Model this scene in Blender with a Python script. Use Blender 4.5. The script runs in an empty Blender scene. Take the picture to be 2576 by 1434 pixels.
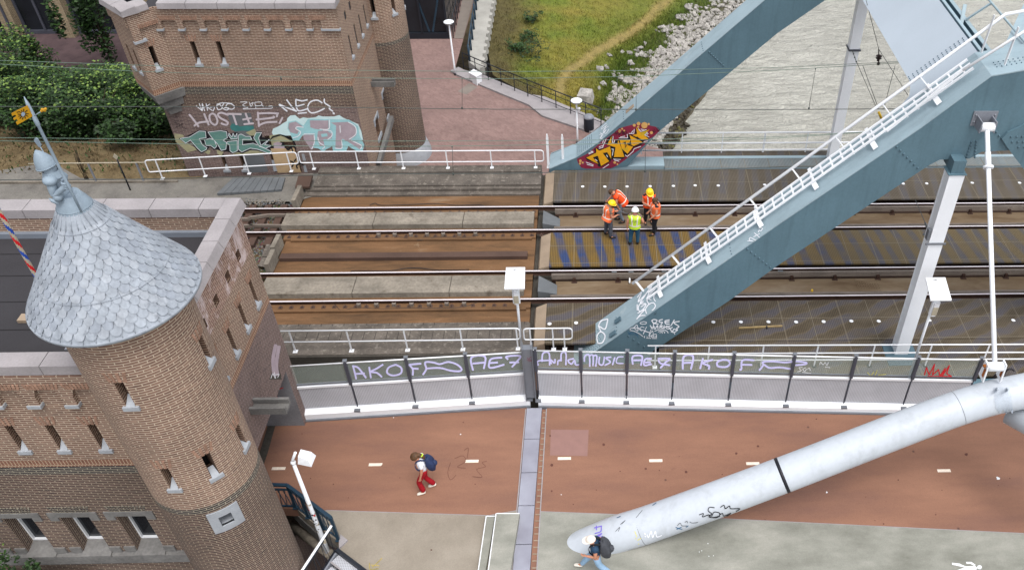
import bpy, bmesh, math, random
from math import sin, cos, pi, radians as rad, sqrt, atan2, tan
from mathutils import Vector as V, Matrix, noise
random.seed(7)
sc = bpy.context.scene
C = sc.collection
# ------------------------------------------------------------------ camera
CF, CX, CY, TH, RO, YA, CH = 2180.0, 1572.0, 717.0, rad(40.95), rad(.88), rad(2.25), 19.8
fw = V((sin(YA)*cos(TH), cos(YA)*cos(TH), -sin(TH)))
r0 = V((cos(YA), -sin(YA), 0)); u0_ = r0.cross(fw)
cr = r0*cos(RO)+u0_*sin(RO); cu = cr.cross(fw)
camd = bpy.data.cameras.new('camera'); cam = bpy.data.objects.new('camera', camd); C.objects.link(cam)
M = Matrix((cr, cu, -fw)).transposed().to_4x4(); M.translation = V((0, 0, CH)); cam.matrix_world = M
camd.sensor_width = 36; camd.lens = CF/2576*36; camd.shift_x = -(CX-1288)/2576; camd.clip_end = 2000; camd.clip_start = .2
sc.camera = cam
# ------------------------------------------------------------------ sky, sun, exposure
SUN_EL, SUN_AZ = 68, 150          # azimuth from +Y towards +X
w = bpy.data.worlds.new('World'); sc.world = w; w.use_nodes = True
nt = w.node_tree; nt.nodes.clear()
sky = nt.nodes.new('ShaderNodeTexSky'); sky.sky_type = 'NISHITA'; sky.sun_disc = False
sky.sun_elevation = rad(SUN_EL); sky.sun_rotation = rad(SUN_AZ); sky.dust_density = 3; sky.air_density = 1.0
hs = nt.nodes.new('ShaderNodeHueSaturation'); hs.inputs['Saturation'].default_value = .22
bg = nt.nodes.new('ShaderNodeBackground'); bg.inputs['Strength'].default_value = .15
wo = nt.nodes.new('ShaderNodeOutputWorld')
nt.links.new(sky.outputs[0], hs.inputs['Color']); nt.links.new(hs.outputs[0], bg.inputs[0]); nt.links.new(bg.outputs[0], wo.inputs[0])
sl = bpy.data.lights.new('sun', 'SUN'); sl.energy = .85; sl.angle = rad(24); sl.color = (1, .96, .9)
so = bpy.data.objects.new('sun', sl); C.objects.link(so)
sd = V((sin(rad(SUN_AZ))*cos(rad(SUN_EL)), cos(rad(SUN_AZ))*cos(rad(SUN_EL)), sin(rad(SUN_EL))))
so.rotation_euler = sd.to_track_quat('Z', 'Y').to_euler(); so.location = (0, 0, 60)
sc.view_settings.view_transform = 'Standard'; sc.view_settings.look = 'None'; sc.view_settings.exposure = .95; sc.view_settings.gamma = 1
# ------------------------------------------------------------------ measuring: a picture position seen on a known plane of the place
def at(x, y, X=None, Y=None, Z=None):
    r = cr*((x-CX)/CF) - cu*((y-CY)/CF) + fw
    t = (Z-CH)/r.z if Z is not None else (Y/r.y if Y is not None else X/r.x)
    return V((0, 0, CH)) + r*t
def zm(x0, y0, k): return lambda a, b: ((x0+a/k)/1.27834, (y0+b/k)/1.27834)
Z1 = zm(0, 0, 2.3133); Z2 = zm(800, 0, 2.3133); Z3 = zm(1600, 0, 2.3133); Z4 = zm(2400, 0, 2.3124)
Z5 = zm(0, 600, 2.3133); Z6 = zm(800, 600, 2.3133); Z7 = zm(1600, 600, 2.3133); Z8 = zm(2400, 600, 2.3124)
Z9 = zm(0, 1200, 2.2656); Z10 = zm(800, 1200, 2.2656); Z11 = zm(1600, 1200, 2.2656); Z12 = zm(2400, 1200, 2.2654)
ZS = zm(30, 300, 3.587); ZB = zm(560, 300, 4.089); ZT = zm(1840, 380, 7.967); ZG1 = zm(1100, 1120, 2.8622); ZG2 = zm(2000, 1120, 2.8622)
ZN = zm(2000, 900, 6.827); ZK = zm(850, 1520, 4.583); ZR = zm(3000, 300, 4.481); ZP = zm(2650, 0, 4.006); ZF = zm(3050, 1120, 5.1235)
# ------------------------------------------------------------------ materials
MATS = {}
def lin(c):
    return tuple(((v/255)/12.92 if v/255 <= .04045 else ((v/255+.055)/1.055)**2.4) for v in c)
class NT:
    def __init__(s, name):
        s.m = bpy.data.materials.new(name); s.m.use_nodes = True; s.t = s.m.node_tree; s.b = s.t.nodes['Principled BSDF']
        s.b.inputs['Specular IOR Level'].default_value = .35
    def n(s, ty, **kw):
        o = s.t.nodes.new(ty)
        for k, v in kw.items():
            if k in o.inputs: o.inputs[k].default_value = v
            else: setattr(o, k, v)
        return o
    def l(s, a, b): s.t.links.new(a, b)
    def pos(s): return s.n('ShaderNodeNewGeometry').outputs['Position']
    def uv(s): return s.n('ShaderNodeTexCoord').outputs['UV']
    def map(s, src, scale=(1, 1, 1), rot=(0, 0, 0), loc=(0, 0, 0)):
        m = s.n('ShaderNodeMapping'); m.inputs['Scale'].default_value = scale; m.inputs['Rotation'].default_value = rot; m.inputs['Location'].default_value = loc
        s.l(src, m.inputs[0]); return m.outputs[0]
    def noise(s, src, scale, detail=3, rough=.55, dist=0):
        o = s.n('ShaderNodeTexNoise'); o.inputs['Scale'].default_value = scale; o.inputs['Detail'].default_value = detail; o.inputs['Roughness'].default_value = rough; o.inputs['Distortion'].default_value = dist
        s.l(src, o.inputs['Vector']); return o.outputs['Fac']
    def ramp(s, src, stops):
        r = s.n('ShaderNodeValToRGB'); e = r.color_ramp.elements
        while len(e) < len(stops): e.new(.5)
        for i, (p, c) in enumerate(stops): e[i].position = p; e[i].color = (*c, 1) if len(c) == 3 else c
        s.l(src, r.inputs[0]); return r.outputs[0]
    def mix(s, f, a, b, mode='MIX'):
        o = s.n('ShaderNodeMix', data_type='RGBA', blend_type=mode)
        for i, v in ((0, f), (6, a), (7, b)):
            if hasattr(v, 'is_linked') or hasattr(v, 'links'): s.l(v, o.inputs[i])
            else: o.inputs[i].default_value = v if i == 0 else ((*v, 1) if len(v) == 3 else v)
        return o.outputs[2]
    def bump(s, h, dist=.01, strength=.5):
        b = s.n('ShaderNodeBump'); b.inputs['Distance'].default_value = dist; b.inputs['Strength'].default_value = strength
        s.l(h, b.inputs['Height']); s.l(b.outputs[0], s.b.inputs['Normal'])
    def col(s, c): 
        if hasattr(c, 'links'): s.l(c, s.b.inputs['Base Color'])
        else: s.b.inputs['Base Color'].default_value = (*c, 1)
    def set(s, **kw):
        for k, v in kw.items(): s.b.inputs[k].default_value = v
G = lambda v: (v, v, v)
KG = .66                                                        # albedo of flat ground against its look in full daylight
GROUND = 'bitumen bitumen_seam lead lead_seam concrete concrete_dark beige_plate lead_mid lead_pale slab_grey guard_rail rail_rust rust_purple rock_wet stone_pale galv steel_grey patch_pink gum paving_slab old_white timber statue stone_grey tube_paint gold bark boot'.split()
def plain(name, c, rough=.6, var=.12, scale=2.0, fine=30, metal=0, bump=.0, spots=None, streak=None):
    """a solid paint or stone with large and fine unevenness of its own"""
    if name in GROUND:
        k = .93 if name == 'tube_paint' else .8 if name in ('statue', 'gold') else KG; c = tuple(v*k for v in c)
        if spots: spots = (spots[0], spots[1], tuple(v*k for v in spots[2]))
    t = NT(name); p = t.pos()
    a = t.ramp(t.noise(p, scale, 5), [(.3, G(1-var)), (.7, G(1+var*.6))])
    f = t.ramp(t.noise(p, fine, 2), [(.3, G(1-var*.6)), (.7, G(1+var*.4))])
    x = t.mix(1, c, a, 'MULTIPLY'); x = t.mix(1, x, f, 'MULTIPLY')
    if spots:
        sc_, th, sc2 = spots
        x = t.mix(t.ramp(t.noise(p, sc_, 6, .65), [(th, G(0)), (th+.1, G(1))]), x, sc2)
    if streak:
        x = t.mix(t.ramp(t.noise(t.map(p, streak[0]), 1.0, 7, .7, .3), [(.5, G(0)), (.74, G(streak[1]))]), x, tuple(v*.5 for v in c) if len(streak) < 3 else streak[2])
    t.col(x); t.set(Roughness=rough, Metallic=metal)
    if bump: t.bump(t.noise(p, fine, 3), bump)
    MATS[name] = t.m; return t.m
def brick(name, c1, c2, mortar, grime=None, w=.25, h=.062, ms=.009, white=0, big=.18):
    t = NT(name); u = t.uv(); p = t.pos()
    b = t.n('ShaderNodeTexBrick'); b.inputs['Scale'].default_value = 1; b.inputs['Brick Width'].default_value = w; b.inputs['Row Height'].default_value = h
    b.inputs['Mortar Size'].default_value = ms; b.inputs['Mortar Smooth'].default_value = .2; b.inputs['Bias'].default_value = -.1
    t.l(u, b.inputs['Vector'])
    mm = t.map(u, (1/w, 1/h, 1)); vo = t.n('ShaderNodeTexWhiteNoise', noise_dimensions='2D')
    # per-brick tone from a stretched noise
    nz = t.noise(t.map(u, (3.1, 13, 1)), 1.0, 2, .8)
    ca = t.ramp(nz, [(.28, tuple(v*1.3 for v in c1)), (.42, c1), (.55, tuple(.5*(x+y) for x, y in zip(c1, c2))), (.66, c2), (.78, tuple(v*.6 for v in c2))])
    t.l(ca, b.inputs['Color1']); t.l(t.mix(.5, ca, tuple(x*.7 for x in c1)), b.inputs['Color2'])
    b.inputs['Mortar'].default_value = (*mortar, 1)
    x = b.outputs['Color']
    g = t.ramp(t.noise(p, .55, 5, .6), [(.3, G(1-big)), (.7, G(1+big*.6))]); x = t.mix(1, x, g, 'MULTIPLY')
    if grime: x = t.mix(t.ramp(t.noise(p, 1.1, 6, .7), [(.5, G(0)), (.72, G(.75))]), x, grime)
    if white: x = t.mix(t.ramp(t.noise(t.map(p, (1, 1, .5)), 1.7, 7, .75, .6), [(.5, G(0)), (.6, G(white))]), x, lin((205, 190, 190)))
    t.col(x); t.set(Roughness=.9); t.bump(b.outputs['Fac'], -.008, .6)
    MATS[name] = t.m; return t.m
brick('brick_orange', lin((130, 102, 88)), lin((96, 71, 63)), lin((180, 164, 145)), ms=.0095)
brick('brick_dark', lin((88, 67, 62)), lin((52, 40, 44)), lin((156, 142, 124)), big=.25)
brick('brick_mauve', lin((112, 92, 89)), lin((76, 62, 64)), lin((146, 132, 124)), big=.2)
brick('brick_band', lin((62, 56, 58)), lin((40, 36, 42)), lin((158, 150, 132)))
brick('brick_white', lin((138, 104, 92)), lin((102, 72, 66)), lin((184, 166, 150)), white=.8)
brick('brick_soldier', lin((136, 98, 80)), lin((106, 70, 58)), lin((178, 156, 132)), w=.075, h=.24, ms=.009)
brick('brick_pale', lin((140, 122, 96)), lin((100, 82, 62)), lin((170, 160, 138)), w=.3, h=.07)
brick('brick_inside', lin((100, 72, 60)), lin((70, 48, 42)), lin((150, 130, 110)))
plain('stone_pale', lin((176, 170, 172)), .85, .14, 1.6, 22, bump=.004)
plain('stone_grey', lin((132, 130, 128)), .85, .3, 1.5, 14, bump=.004)
plain('stone_sill', lin((152, 156, 162)), .8, .12, 3)
for nm_, c_ in (('lead', (174, 182, 193)), ('lead_mid', (167, 175, 187)), ('lead_pale', (182, 189, 199))): plain(nm_, lin(c_), .55, .18, 3, 18, spots=(5, .6, lin((138, 144, 154))), streak=((7, 7, 1.2), .6))
plain('lead_seam', lin((140, 148, 160)), .6, .1)
plain('statue', lin((146, 162, 176)), .55, .12, 6, 40)
plain('gold', lin((196, 146, 26)), .4, .1)
plain('bitumen', lin((62, 60, 64)), .9, .18, .8, 40, bump=.003)
plain('bitumen_seam', lin((44, 43, 46)), .9, .1)
plain('white_paint', lin((222, 224, 228)), .35, .06, 1.2)
plain('white_steel', lin((228, 231, 236)), .4, .06, .8)
plain('tube_paint', lin((188, 194, 202)), .32, .05, .5, 8, spots=(2.2, .69, lin((172, 178, 184))), streak=((2.5, 2.5, .8), .28, lin((120, 122, 120))))
plain('black_rubber', lin((26, 26, 34)), .5)
plain('black_paint', lin((30, 34, 42)), .5)
plain('navy_rail', lin((36, 58, 74)), .4, .2, 3)
plain('teal_lit', lin((140, 159, 168)), .42, .07, .9, 20, spots=(1.4, .6, lin((152, 168, 174))), streak=((.8, 3, .8), .4))  # lighter copy of the teal paint, skylight on upper faces put into the colour
plain('teal_shaded', lin((86, 112, 124)), .55, .1, .7, 16, streak=((5, 5, .35), .42))  # darker copy of the same teal, shade of upright faces put into the colour
plain('teal_rivet', lin((78, 102, 114)), .55, .1)
plain('portal_paint', lin((168, 178, 188)), .5, .05, .6)
plain('steel_grey', lin((128, 132, 140)), .45, .12, 3)
plain('steel_dark', lin((70, 72, 82)), .45, .12, 3)
plain('galv', lin((150, 154, 164)), .45, .12, 4)
plain('rail_top', lin((215, 208, 212)), .25, .08, 1)
plain('rail_rust', lin((74, 50, 40)), .8, .3, 4)
plain('guard_rail', lin((146, 134, 124)), .6, .25, 1.5)
plain('rust_purple', lin((98, 76, 66)), .8, .2, 1)
plain('concrete', lin((158, 149, 136)), .9, .35, 1.0, 12, bump=.01, spots=(3, .58, lin((120, 110, 98))), streak=((.35, 4, 1), .8))
plain('concrete_dark', lin((118, 110, 102)), .95, .35, 1.5, 18, bump=.012, spots=(6, .56, lin((150, 142, 132))))
plain('concrete_wall', lin((72, 68, 62)), .95, .35, .8, 10, bump=.01)
plain('beige_plate', lin((176, 156, 134)), .7, .15, 2)
plain('slab_grey', lin((118, 122, 126)), .9, .15, 2)
plain('wire', lin((70, 76, 74)), .5)
plain('wire_green', lin((96, 116, 104)), .5)
plain('porcelain', lin((50, 34, 30)), .3)
plain('yellow', lin((206, 168, 40)), .5)
plain('yellow_faded', lin((158, 142, 84)), .8, .3, 9)
plain('passage_plaster', lin((120, 120, 124)), .9, .2, 2)
plain('wall_plaster', lin((160, 158, 152)), .85, .2, 1.2)
plain('tube_patch', lin((176, 184, 194)), .5, .12, 3)
plain('bark', lin((62, 50, 38)), .95, .3, 8)
plain('rock', lin((156, 152, 147)), .9, .4, 2.6, 9, bump=.02)
plain('rock_wet', lin((70, 62, 48)), .6, .4, 3, 9, spots=(2.5, .56, lin((122, 120, 60))))
plain('skin', lin((190, 132, 106)), .6, .08, 8)
plain('orange_vest', lin((238, 78, 26)), .6, .08, 6)
plain('orange_vest_pale', lin((236, 112, 66)), .6, .08, 6)
plain('lime_vest', lin((196, 226, 60)), .6, .06, 6)
plain('reflective', lin((232, 226, 214)), .4, .04)
plain('black_cloth', lin((26, 26, 32)), .85, .2, 9)
plain('grey_cloth', lin((78, 82, 92)), .85, .2, 9)
plain('light_grey_cloth', lin((116, 122, 132)), .85, .2, 9)
plain('jeans', lin((40, 84, 112)), .85, .2, 9)
plain('pale_jeans', lin((142, 172, 200)), .85, .15, 9)
plain('navy_cloth', lin((34, 60, 86)), .85, .15, 9)
plain('navy_pack', lin((34, 48, 82)), .7, .2, 9)
plain('grey_pack', lin((62, 64, 70)), .75, .25, 12)
plain('red_cloth', lin((150, 4, 24)), .8, .12, 9)
plain('white_cloth', lin((226, 228, 236)), .8, .05, 9)
plain('cap_cloth', lin((224, 214, 204)), .8, .05, 9)
plain('taupe_cloth', lin((120, 104, 92)), .85, .1, 9)
plain('boot', lin((54, 50, 48)), .8, .2, 9)
plain('shoe_white', lin((218, 212, 200)), .6, .1, 9)
plain('yellow_helmet', lin((240, 206, 30)), .35, .04)
plain('white_helmet', lin((228, 230, 234)), .35, .04)
plain('hair_brown', lin((78, 56, 38)), .7, .3, 14)
plain('hair_long', lin((86, 60, 38)), .6, .35, 18)
plain('arch_brick', lin((150, 118, 100)), .9, .35, 6, 24)
plain('wood_door', lin((182, 156, 122)), .7, .12, 2)
plain('door_frame_white', lin((206, 210, 214)), .5, .06)
plain('window_frame', lin((40, 62, 70)), .5, .1)
plain('clear_rust', lin((150, 86, 36)), .9, .3, 8)
plain('void', lin((20, 20, 22)), 1, .1)
plain('spray_lilac', lin((204, 202, 244)), .6, .06, 6)
plain('spray_white', lin((226, 228, 234)), .6, .08, 8)
plain('spray_white_faded', lin((194, 184, 190)), .7, .12, 8)
plain('spray_black', lin((22, 22, 28)), .6, .1)
plain('spray_red', lin((196, 28, 40)), .6, .1)
plain('spray_violet', lin((120, 104, 200)), .6, .1)
plain('spray_blue', lin((38, 92, 130)), .6, .1)
plain('spray_teal', lin((96, 136, 128)), .7, .16, 2.5)
plain('spray_teal_dark', lin((60, 118, 116)), .7, .16, 2.5)
plain('spray_aqua', lin((150, 196, 202)), .7, .12, 2.5, spots=(2, .6, lin((186, 218, 220))))
plain('spray_aqua_pale', lin((196, 220, 222)), .7, .1, 2.5)
plain('spray_mauve', lin((164, 150, 158)), .8, .12, 5)
plain('spray_gold', lin((218, 156, 22)), .6, .08, 3, spots=(2.6, .58, lin((180, 156, 40))))
plain('spray_crimson', lin((128, 34, 60)), .7, .2, 2.5, spots=(1.8, .62, lin((112, 84, 108))))
plain('spray_sand', lin((206, 160, 96)), .7, .1)
plain('spray_yellow', lin((204, 196, 90)), .7, .2, 4)
plain('spray_olive', lin((160, 156, 124)), .8, .2, 3)
plain('marking', lin((226, 212, 196)), .8, .14, 9, spots=(14, .62, lin((176, 130, 108))))
plain('patch_pink', lin((164, 126, 118)), .85, .06, 4)
plain('gum', lin((110, 70, 60)), .9, .2)
plain('shelf_metal', lin((120, 118, 112)), .8, .25, 3)
plain('blue_paint', lin((30, 70, 160)), .5)
plain('red_paint', lin((190, 26, 34)), .5)
plain('old_white', lin((202, 192, 170)), .6, .15, 6)
plain('timber', lin((196, 170, 120)), .7, .2, 6)
plain('paving_slab', lin((150, 140, 132)), .85, .15, 2)
def ground_mats():
    lin0 = lin
    def lin_(c): return tuple(v*KG for v in lin0(c))
    return lin_
def ground_mats2(lin, lin0):
    # red asphalt of the cycle deck
    t = NT('red_asphalt'); p = t.pos()
    big = t.ramp(t.noise(t.map(p, (.25, 1, 1)), 1.0, 5, .6), [(.28, lin((136, 100, 87))), (.5, lin((155, 113, 93))), (.72, lin((170, 125, 102)))])
    gr = t.ramp(t.noise(p, 55, 2, .8), [(.3, G(.86)), (.7, G(1.12))])
    x = t.mix(1, big, gr, 'MULTIPLY')
    st = t.ramp(t.noise(p, 2.6, 7, .72), [(.66, G(0)), (.76, G(.45))]); x = t.mix(st, x, lin((104, 72, 66)))
    vo = t.n('ShaderNodeTexVoronoi'); vo.inputs['Scale'].default_value = .9; t.l(p, vo.inputs['Vector'])
    x = t.mix(t.ramp(vo.outputs['Distance'], [(.02, G(.7)), (.045, G(0))]), x, lin((70, 52, 52)))
    t.col(x); t.set(Roughness=.9); t.bump(t.noise(p, 60, 2), .004); MATS['red_asphalt'] = t.m
    t = NT('grey_deck'); p = t.pos()
    big = t.ramp(t.noise(t.map(p, (.5, 1, 1)), 1.1, 6, .65), [(.3, lin((134, 134, 124))), (.5, lin((160, 160, 150))), (.68, lin((182, 180, 170)))])
    gr = t.ramp(t.noise(p, 45, 2, .8), [(.3, G(.88)), (.7, G(1.1))]); x = t.mix(1, big, gr, 'MULTIPLY')
    x = t.mix(t.ramp(t.noise(p, 7, 6, .7), [(.68, G(0)), (.8, G(.4))]), x, lin((190, 186, 176)))
    t.col(x); t.set(Roughness=.9); t.bump(t.noise(p, 50, 2), .004); MATS['grey_deck'] = t.m
    t = NT('light_deck'); p = t.pos()
    big = t.ramp(t.noise(p, .9, 6, .6), [(.3, lin((152, 142, 128))), (.7, lin((176, 166, 152)))])
    gr = t.ramp(t.noise(p, 45, 2, .8), [(.3, G(.88)), (.7, G(1.1))]); x = t.mix(1, big, gr, 'MULTIPLY')
    t.col(x); t.set(Roughness=.9); t.bump(t.noise(p, 50, 2), .004); MATS['light_deck'] = t.m
    # rusty trough floor between the rails
    t = NT('rust_floor'); p = t.pos()
    x = t.ramp(t.noise(t.map(p, (.35, 1.6, 1)), 1.2, 7, .68, .4), [(.28, lin((86, 64, 44))), (.45, lin((118, 88, 60))), (.6, lin((138, 102, 70))), (.75, lin((156, 132, 106)))])
    gr = t.ramp(t.noise(p, 26, 3, .8), [(.3, G(.84)), (.7, G(1.12))]); x = t.mix(1, x, gr, 'MULTIPLY')
    x = t.mix(t.ramp(t.noise(p, 1.9, 8, .8, 1.5), [(.63, G(0)), (.66, G(.5)), (.7, G(0))]), x, lin((176, 156, 130)))
    t.col(x); t.set(Roughness=.9); t.bump(t.noise(p, 20, 3), .006); MATS['rust_floor'] = t.m
    t = NT('grey_floor'); p = t.pos()
    x = t.ramp(t.noise(t.map(p, (.4, 1.4, 1)), 1.0, 7, .65, .3), [(.3, lin((106, 84, 60))), (.5, lin((136, 116, 92))), (.7, lin((156, 140, 120)))])
    t.col(x); t.set(Roughness=.85); t.bump(t.noise(p, 20, 3), .004); MATS['grey_floor'] = t.m
    # ballast
    t = NT('ballast'); p = t.pos()
    vo = t.n('ShaderNodeTexVoronoi'); vo.inputs['Scale'].default_value = 14; t.l(p, vo.inputs['Vector'])
    x = t.mix(.75, t.ramp(t.noise(p, 1.2, 4), [(.3, lin((92, 80, 66))), (.7, lin((132, 120, 102)))]), t.mix(.35, vo.outputs['Color'], lin((120, 108, 90)), 'MIX'), 'OVERLAY')
    t.col(x); t.set(Roughness=.95); t.bump(vo.outputs['Distance'], .05, 1); MATS['ballast'] = t.m
    t = NT('grit'); p = t.pos()
    x = t.ramp(t.noise(p, .9, 8, .7), [(.3, lin((108, 104, 100))), (.5, lin((134, 130, 124))), (.7, lin((150, 146, 138)))])
    gr = t.ramp(t.noise(p, 22, 4, .8), [(.3, G(.78)), (.7, G(1.15))]); x = t.mix(1, x, gr, 'MULTIPLY')
    t.col(x); t.set(Roughness=.95); t.bump(t.noise(p, 30, 3), .02); MATS['grit'] = t.m
    t = NT('dry_earth'); p = t.pos()
    x = t.ramp(t.noise(p, 1.3, 9, .72), [(.3, lin((80, 68, 44))), (.45, lin((116, 98, 68))), (.6, lin((138, 120, 88))), (.75, lin((96, 102, 56)))])
    gr = t.ramp(t.noise(p, 16, 4, .85), [(.3, G(.7)), (.7, G(1.2))]); x = t.mix(1, x, gr, 'MULTIPLY')
    t.col(x); t.set(Roughness=.95); t.bump(t.noise(p, 18, 4), .06, .8); MATS['dry_earth'] = t.m
    # brick paving of the quay
    t = NT('paving_red'); p = t.pos()
    b = t.n('ShaderNodeTexBrick'); b.inputs['Scale'].default_value = 1; b.inputs['Brick Width'].default_value = .21; b.inputs['Row Height'].default_value = .105; b.inputs['Mortar Size'].default_value = .007
    t.l(t.map(p, (1, 1, 1), (0, 0, rad(45))), b.inputs['Vector'])
    b.inputs['Color1'].default_value = (*lin((160, 131, 125)), 1); b.inputs['Color2'].default_value = (*lin((143, 115, 111)), 1); b.inputs['Mortar'].default_value = (*lin((156, 134, 126)), 1)
    g = t.ramp(t.noise(t.map(p, (1, 1.6, 1), (0, 0, .5)), .5, 6, .62), [(.28, G(.8)), (.5, G(1)), (.72, G(1.14))])
    gr = t.ramp(t.noise(p, 12, 3, .85), [(.3, G(.88)), (.7, G(1.1))]); x = t.mix(1, b.outputs['Color'], g, 'MULTIPLY'); x = t.mix(1, x, gr, 'MULTIPLY')
    t.col(x); t.set(Roughness=.9); MATS['paving_red'] = t.m
    t = NT('paving_purple'); p = t.pos()
    x = t.ramp(t.noise(p, 1.5, 6, .7), [(.3, lin((78, 62, 66))), (.7, lin((104, 84, 86)))])
    gr = t.ramp(t.noise(p, 18, 3, .85), [(.3, G(.84)), (.7, G(1.12))]); x = t.mix(1, x, gr, 'MULTIPLY')
    t.col(x); t.set(Roughness=.9); MATS['paving_purple'] = t.m
    # river
    t = NT('river'); p = t.pos()
    n1 = t.noise(t.map(p, (1, 2.4, 1), (0, 0, rad(-32))), .55, 6, .6, 1.1); n2 = t.noise(t.map(p, (1, 1.4, 1), (0, 0, rad(-20))), 3.2, 4, .6, 1.2)
    x = t.ramp(t.noise(p, .12, 3), [(.35, lin((204, 202, 191))), (.65, lin((220, 218, 207)))])
    t.col(x); t.set(Roughness=.22); t.b.inputs['Specular IOR Level'].default_value = .5
    a = t.n('ShaderNodeMath', operation='MULTIPLY_ADD'); t.l(n2, a.inputs[0]); a.inputs[1].default_value = .35; t.l(n1, a.inputs[2])
    t.bump(a.outputs[0], .75, 1); MATS['river'] = t.m
    # gratings: fine bars, panel joints, camera moire shimmer painted in as colour bands
    def grating(name, ca, cb, cc, sx, sy, wav, tilt, amt):
        t = NT(name); p = t.pos()
        wv = t.n('ShaderNodeTexWave'); wv.inputs['Scale'].default_value = wav; wv.inputs['Distortion'].default_value = 7; wv.inputs['Detail'].default_value = 3; wv.inputs['Detail Scale'].default_value = .45
        t.l(t.map(p, (1, .45, 1), (0, 0, tilt)), wv.inputs['Vector'])
        x = t.ramp(wv.outputs['Fac'], [(.25, ca), (.5, cb), (.75, cc)])
        base = t.ramp(t.noise(p, .8, 5), [(.3, tuple(v*.8 for v in cb)), (.7, tuple(v*1.15 for v in cb))])
        x = t.mix(t.ramp(t.noise(t.map(p, (1, 1.4, 1)), 1.1, 3), [(.38, G(amt*.35)), (.6, G(amt))]), base, x)
        s2 = t.n('ShaderNodeTexWave'); s2.inputs['Scale'].default_value = 5.2; s2.inputs['Distortion'].default_value = 0; t.l(p, s2.inputs['Vector'])
        x = t.mix(1, x, t.ramp(s2.outputs['Fac'], [(0, G(.66)), (1, G(1.22))]), 'MULTIPLY')
        if name == 'grating_mid':
            sx_ = t.n('ShaderNodeSeparateXYZ'); t.l(p, sx_.inputs[0]); mr = t.n('ShaderNodeMapRange'); mr.inputs[1].default_value = 3; mr.inputs[2].default_value = 11; mr.inputs[4].default_value = .62; t.l(sx_.outputs[0], mr.inputs[0]); x = t.mix(mr.outputs[0], x, lin((108, 98, 78)))
        b = t.n('ShaderNodeTexBrick', offset=0.0); b.inputs['Scale'].default_value = 1; b.inputs['Brick Width'].default_value = sx; b.inputs['Row Height'].default_value = sy; b.inputs['Mortar Size'].default_value = .011
        t.l(t.map(p, (1, 1, 1), (0, 0, 0), (1.9, -21.0, 0)), b.inputs['Vector']); 
        x = t.mix(b.outputs['Fac'], x, lin((132, 122, 104)))
        t.col(x); t.set(Roughness=.7); t.bump(s2.outputs['Fac'], .01, .5); MATS[name] = t.m
    grating('grating_far', lin((94, 84, 70)), lin((106, 96, 82)), lin((98, 95, 98)), 1.0, 1.15, .5, rad(12), .8)
    grating('grating_mid', lin((46, 70, 120)), lin((112, 94, 62)), lin((128, 100, 42)), 1.0, 1.0, .52, rad(-16), .95)
    grating('grating_pale', lin((140, 148, 150)), lin((126, 136, 138)), lin((140, 142, 140)), 1.0, 1.3, .4, rad(10), .5)
    grating('grating_near', lin((84, 72, 54)), lin((106, 94, 76)), lin((92, 88, 94)), 1.0, 1.0, .9, rad(78), .9)
    # glass
    lin = lin0
    t = NT('glass'); t.col(lin((200, 214, 206))); t.set(Roughness=.05, Alpha=.15); t.b.inputs['Specular IOR Level'].default_value = .5; MATS['glass'] = t.m
    t = NT('dark_glass'); p = t.pos(); t.col(t.ramp(t.noise(p, .6, 3), [(.3, lin((16, 20, 24))), (.7, lin((34, 38, 44)))])); t.set(Roughness=.12); MATS['dark_glass'] = t.m
    # perforated sheet
    t = NT('perforated'); u = t.uv(); vo = t.n('ShaderNodeTexVoronoi', voronoi_dimensions='2D'); vo.inputs['Scale'].default_value = 22; vo.inputs['Randomness'].default_value = 0; t.l(u, vo.inputs['Vector'])
    x = t.mix(t.ramp(vo.outputs['Distance'], [(.28, G(1)), (.36, G(0))]), lin((186, 188, 194)), lin((128, 130, 138)))
    x = t.mix(1, x, t.ramp(t.noise(t.pos(), 1.6, 5, .6), [(.3, G(.88)), (.7, G(1.06))]), 'MULTIPLY')
    t.col(x); t.set(Roughness=.45); MATS['perforated'] = t.m
    t = NT('tread_plate'); u = t.pos(); vo = t.n('ShaderNodeTexVoronoi'); vo.inputs['Scale'].default_value = 16; vo.inputs['Randomness'].default_value = .1; t.l(u, vo.inputs['Vector'])
    x = t.mix(t.ramp(vo.outputs['Distance'], [(.2, G(.5)), (.3, G(0))]), t.ramp(t.noise(u, .7, 5), [(.3, lin((114, 112, 124))), (.7, lin((150, 152, 164)))]), lin((96, 96, 112)))
    t.col(x); t.set(Roughness=.5); MATS['tread_plate'] = t.m
    # foliage
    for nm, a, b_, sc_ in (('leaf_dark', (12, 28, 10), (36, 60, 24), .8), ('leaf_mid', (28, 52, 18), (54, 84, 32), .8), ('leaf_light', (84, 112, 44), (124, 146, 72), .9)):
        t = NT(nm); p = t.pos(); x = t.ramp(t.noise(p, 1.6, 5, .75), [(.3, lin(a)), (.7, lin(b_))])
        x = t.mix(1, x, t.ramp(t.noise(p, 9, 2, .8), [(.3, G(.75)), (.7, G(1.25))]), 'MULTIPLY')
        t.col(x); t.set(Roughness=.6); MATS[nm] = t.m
    # bank: vegetation colours of its own carried as a colour attribute
    for nm in ('bank_grass', 'grass_blade'):
        t = NT(nm); p = t.pos(); at_ = t.n('ShaderNodeAttribute', attribute_name='tint')
        x = t.mix(1, at_.outputs['Color'], t.ramp(t.noise(p, 2.4, 8, .75), [(.3, G(.62)), (.5, G(1)), (.7, G(1.3))]), 'MULTIPLY')
        x = t.mix(1, x, t.ramp(t.noise(p, 14, 3, .8), [(.3, G(.72)), (.7, G(1.25))]), 'MULTIPLY')
        t.col(x); t.set(Roughness=.9)
        if nm == 'bank_grass': t.bump(t.noise(p, 7, 6, .8), .15, .8)
        MATS[nm] = t.m
ground_mats2(ground_mats(), lin)
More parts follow.
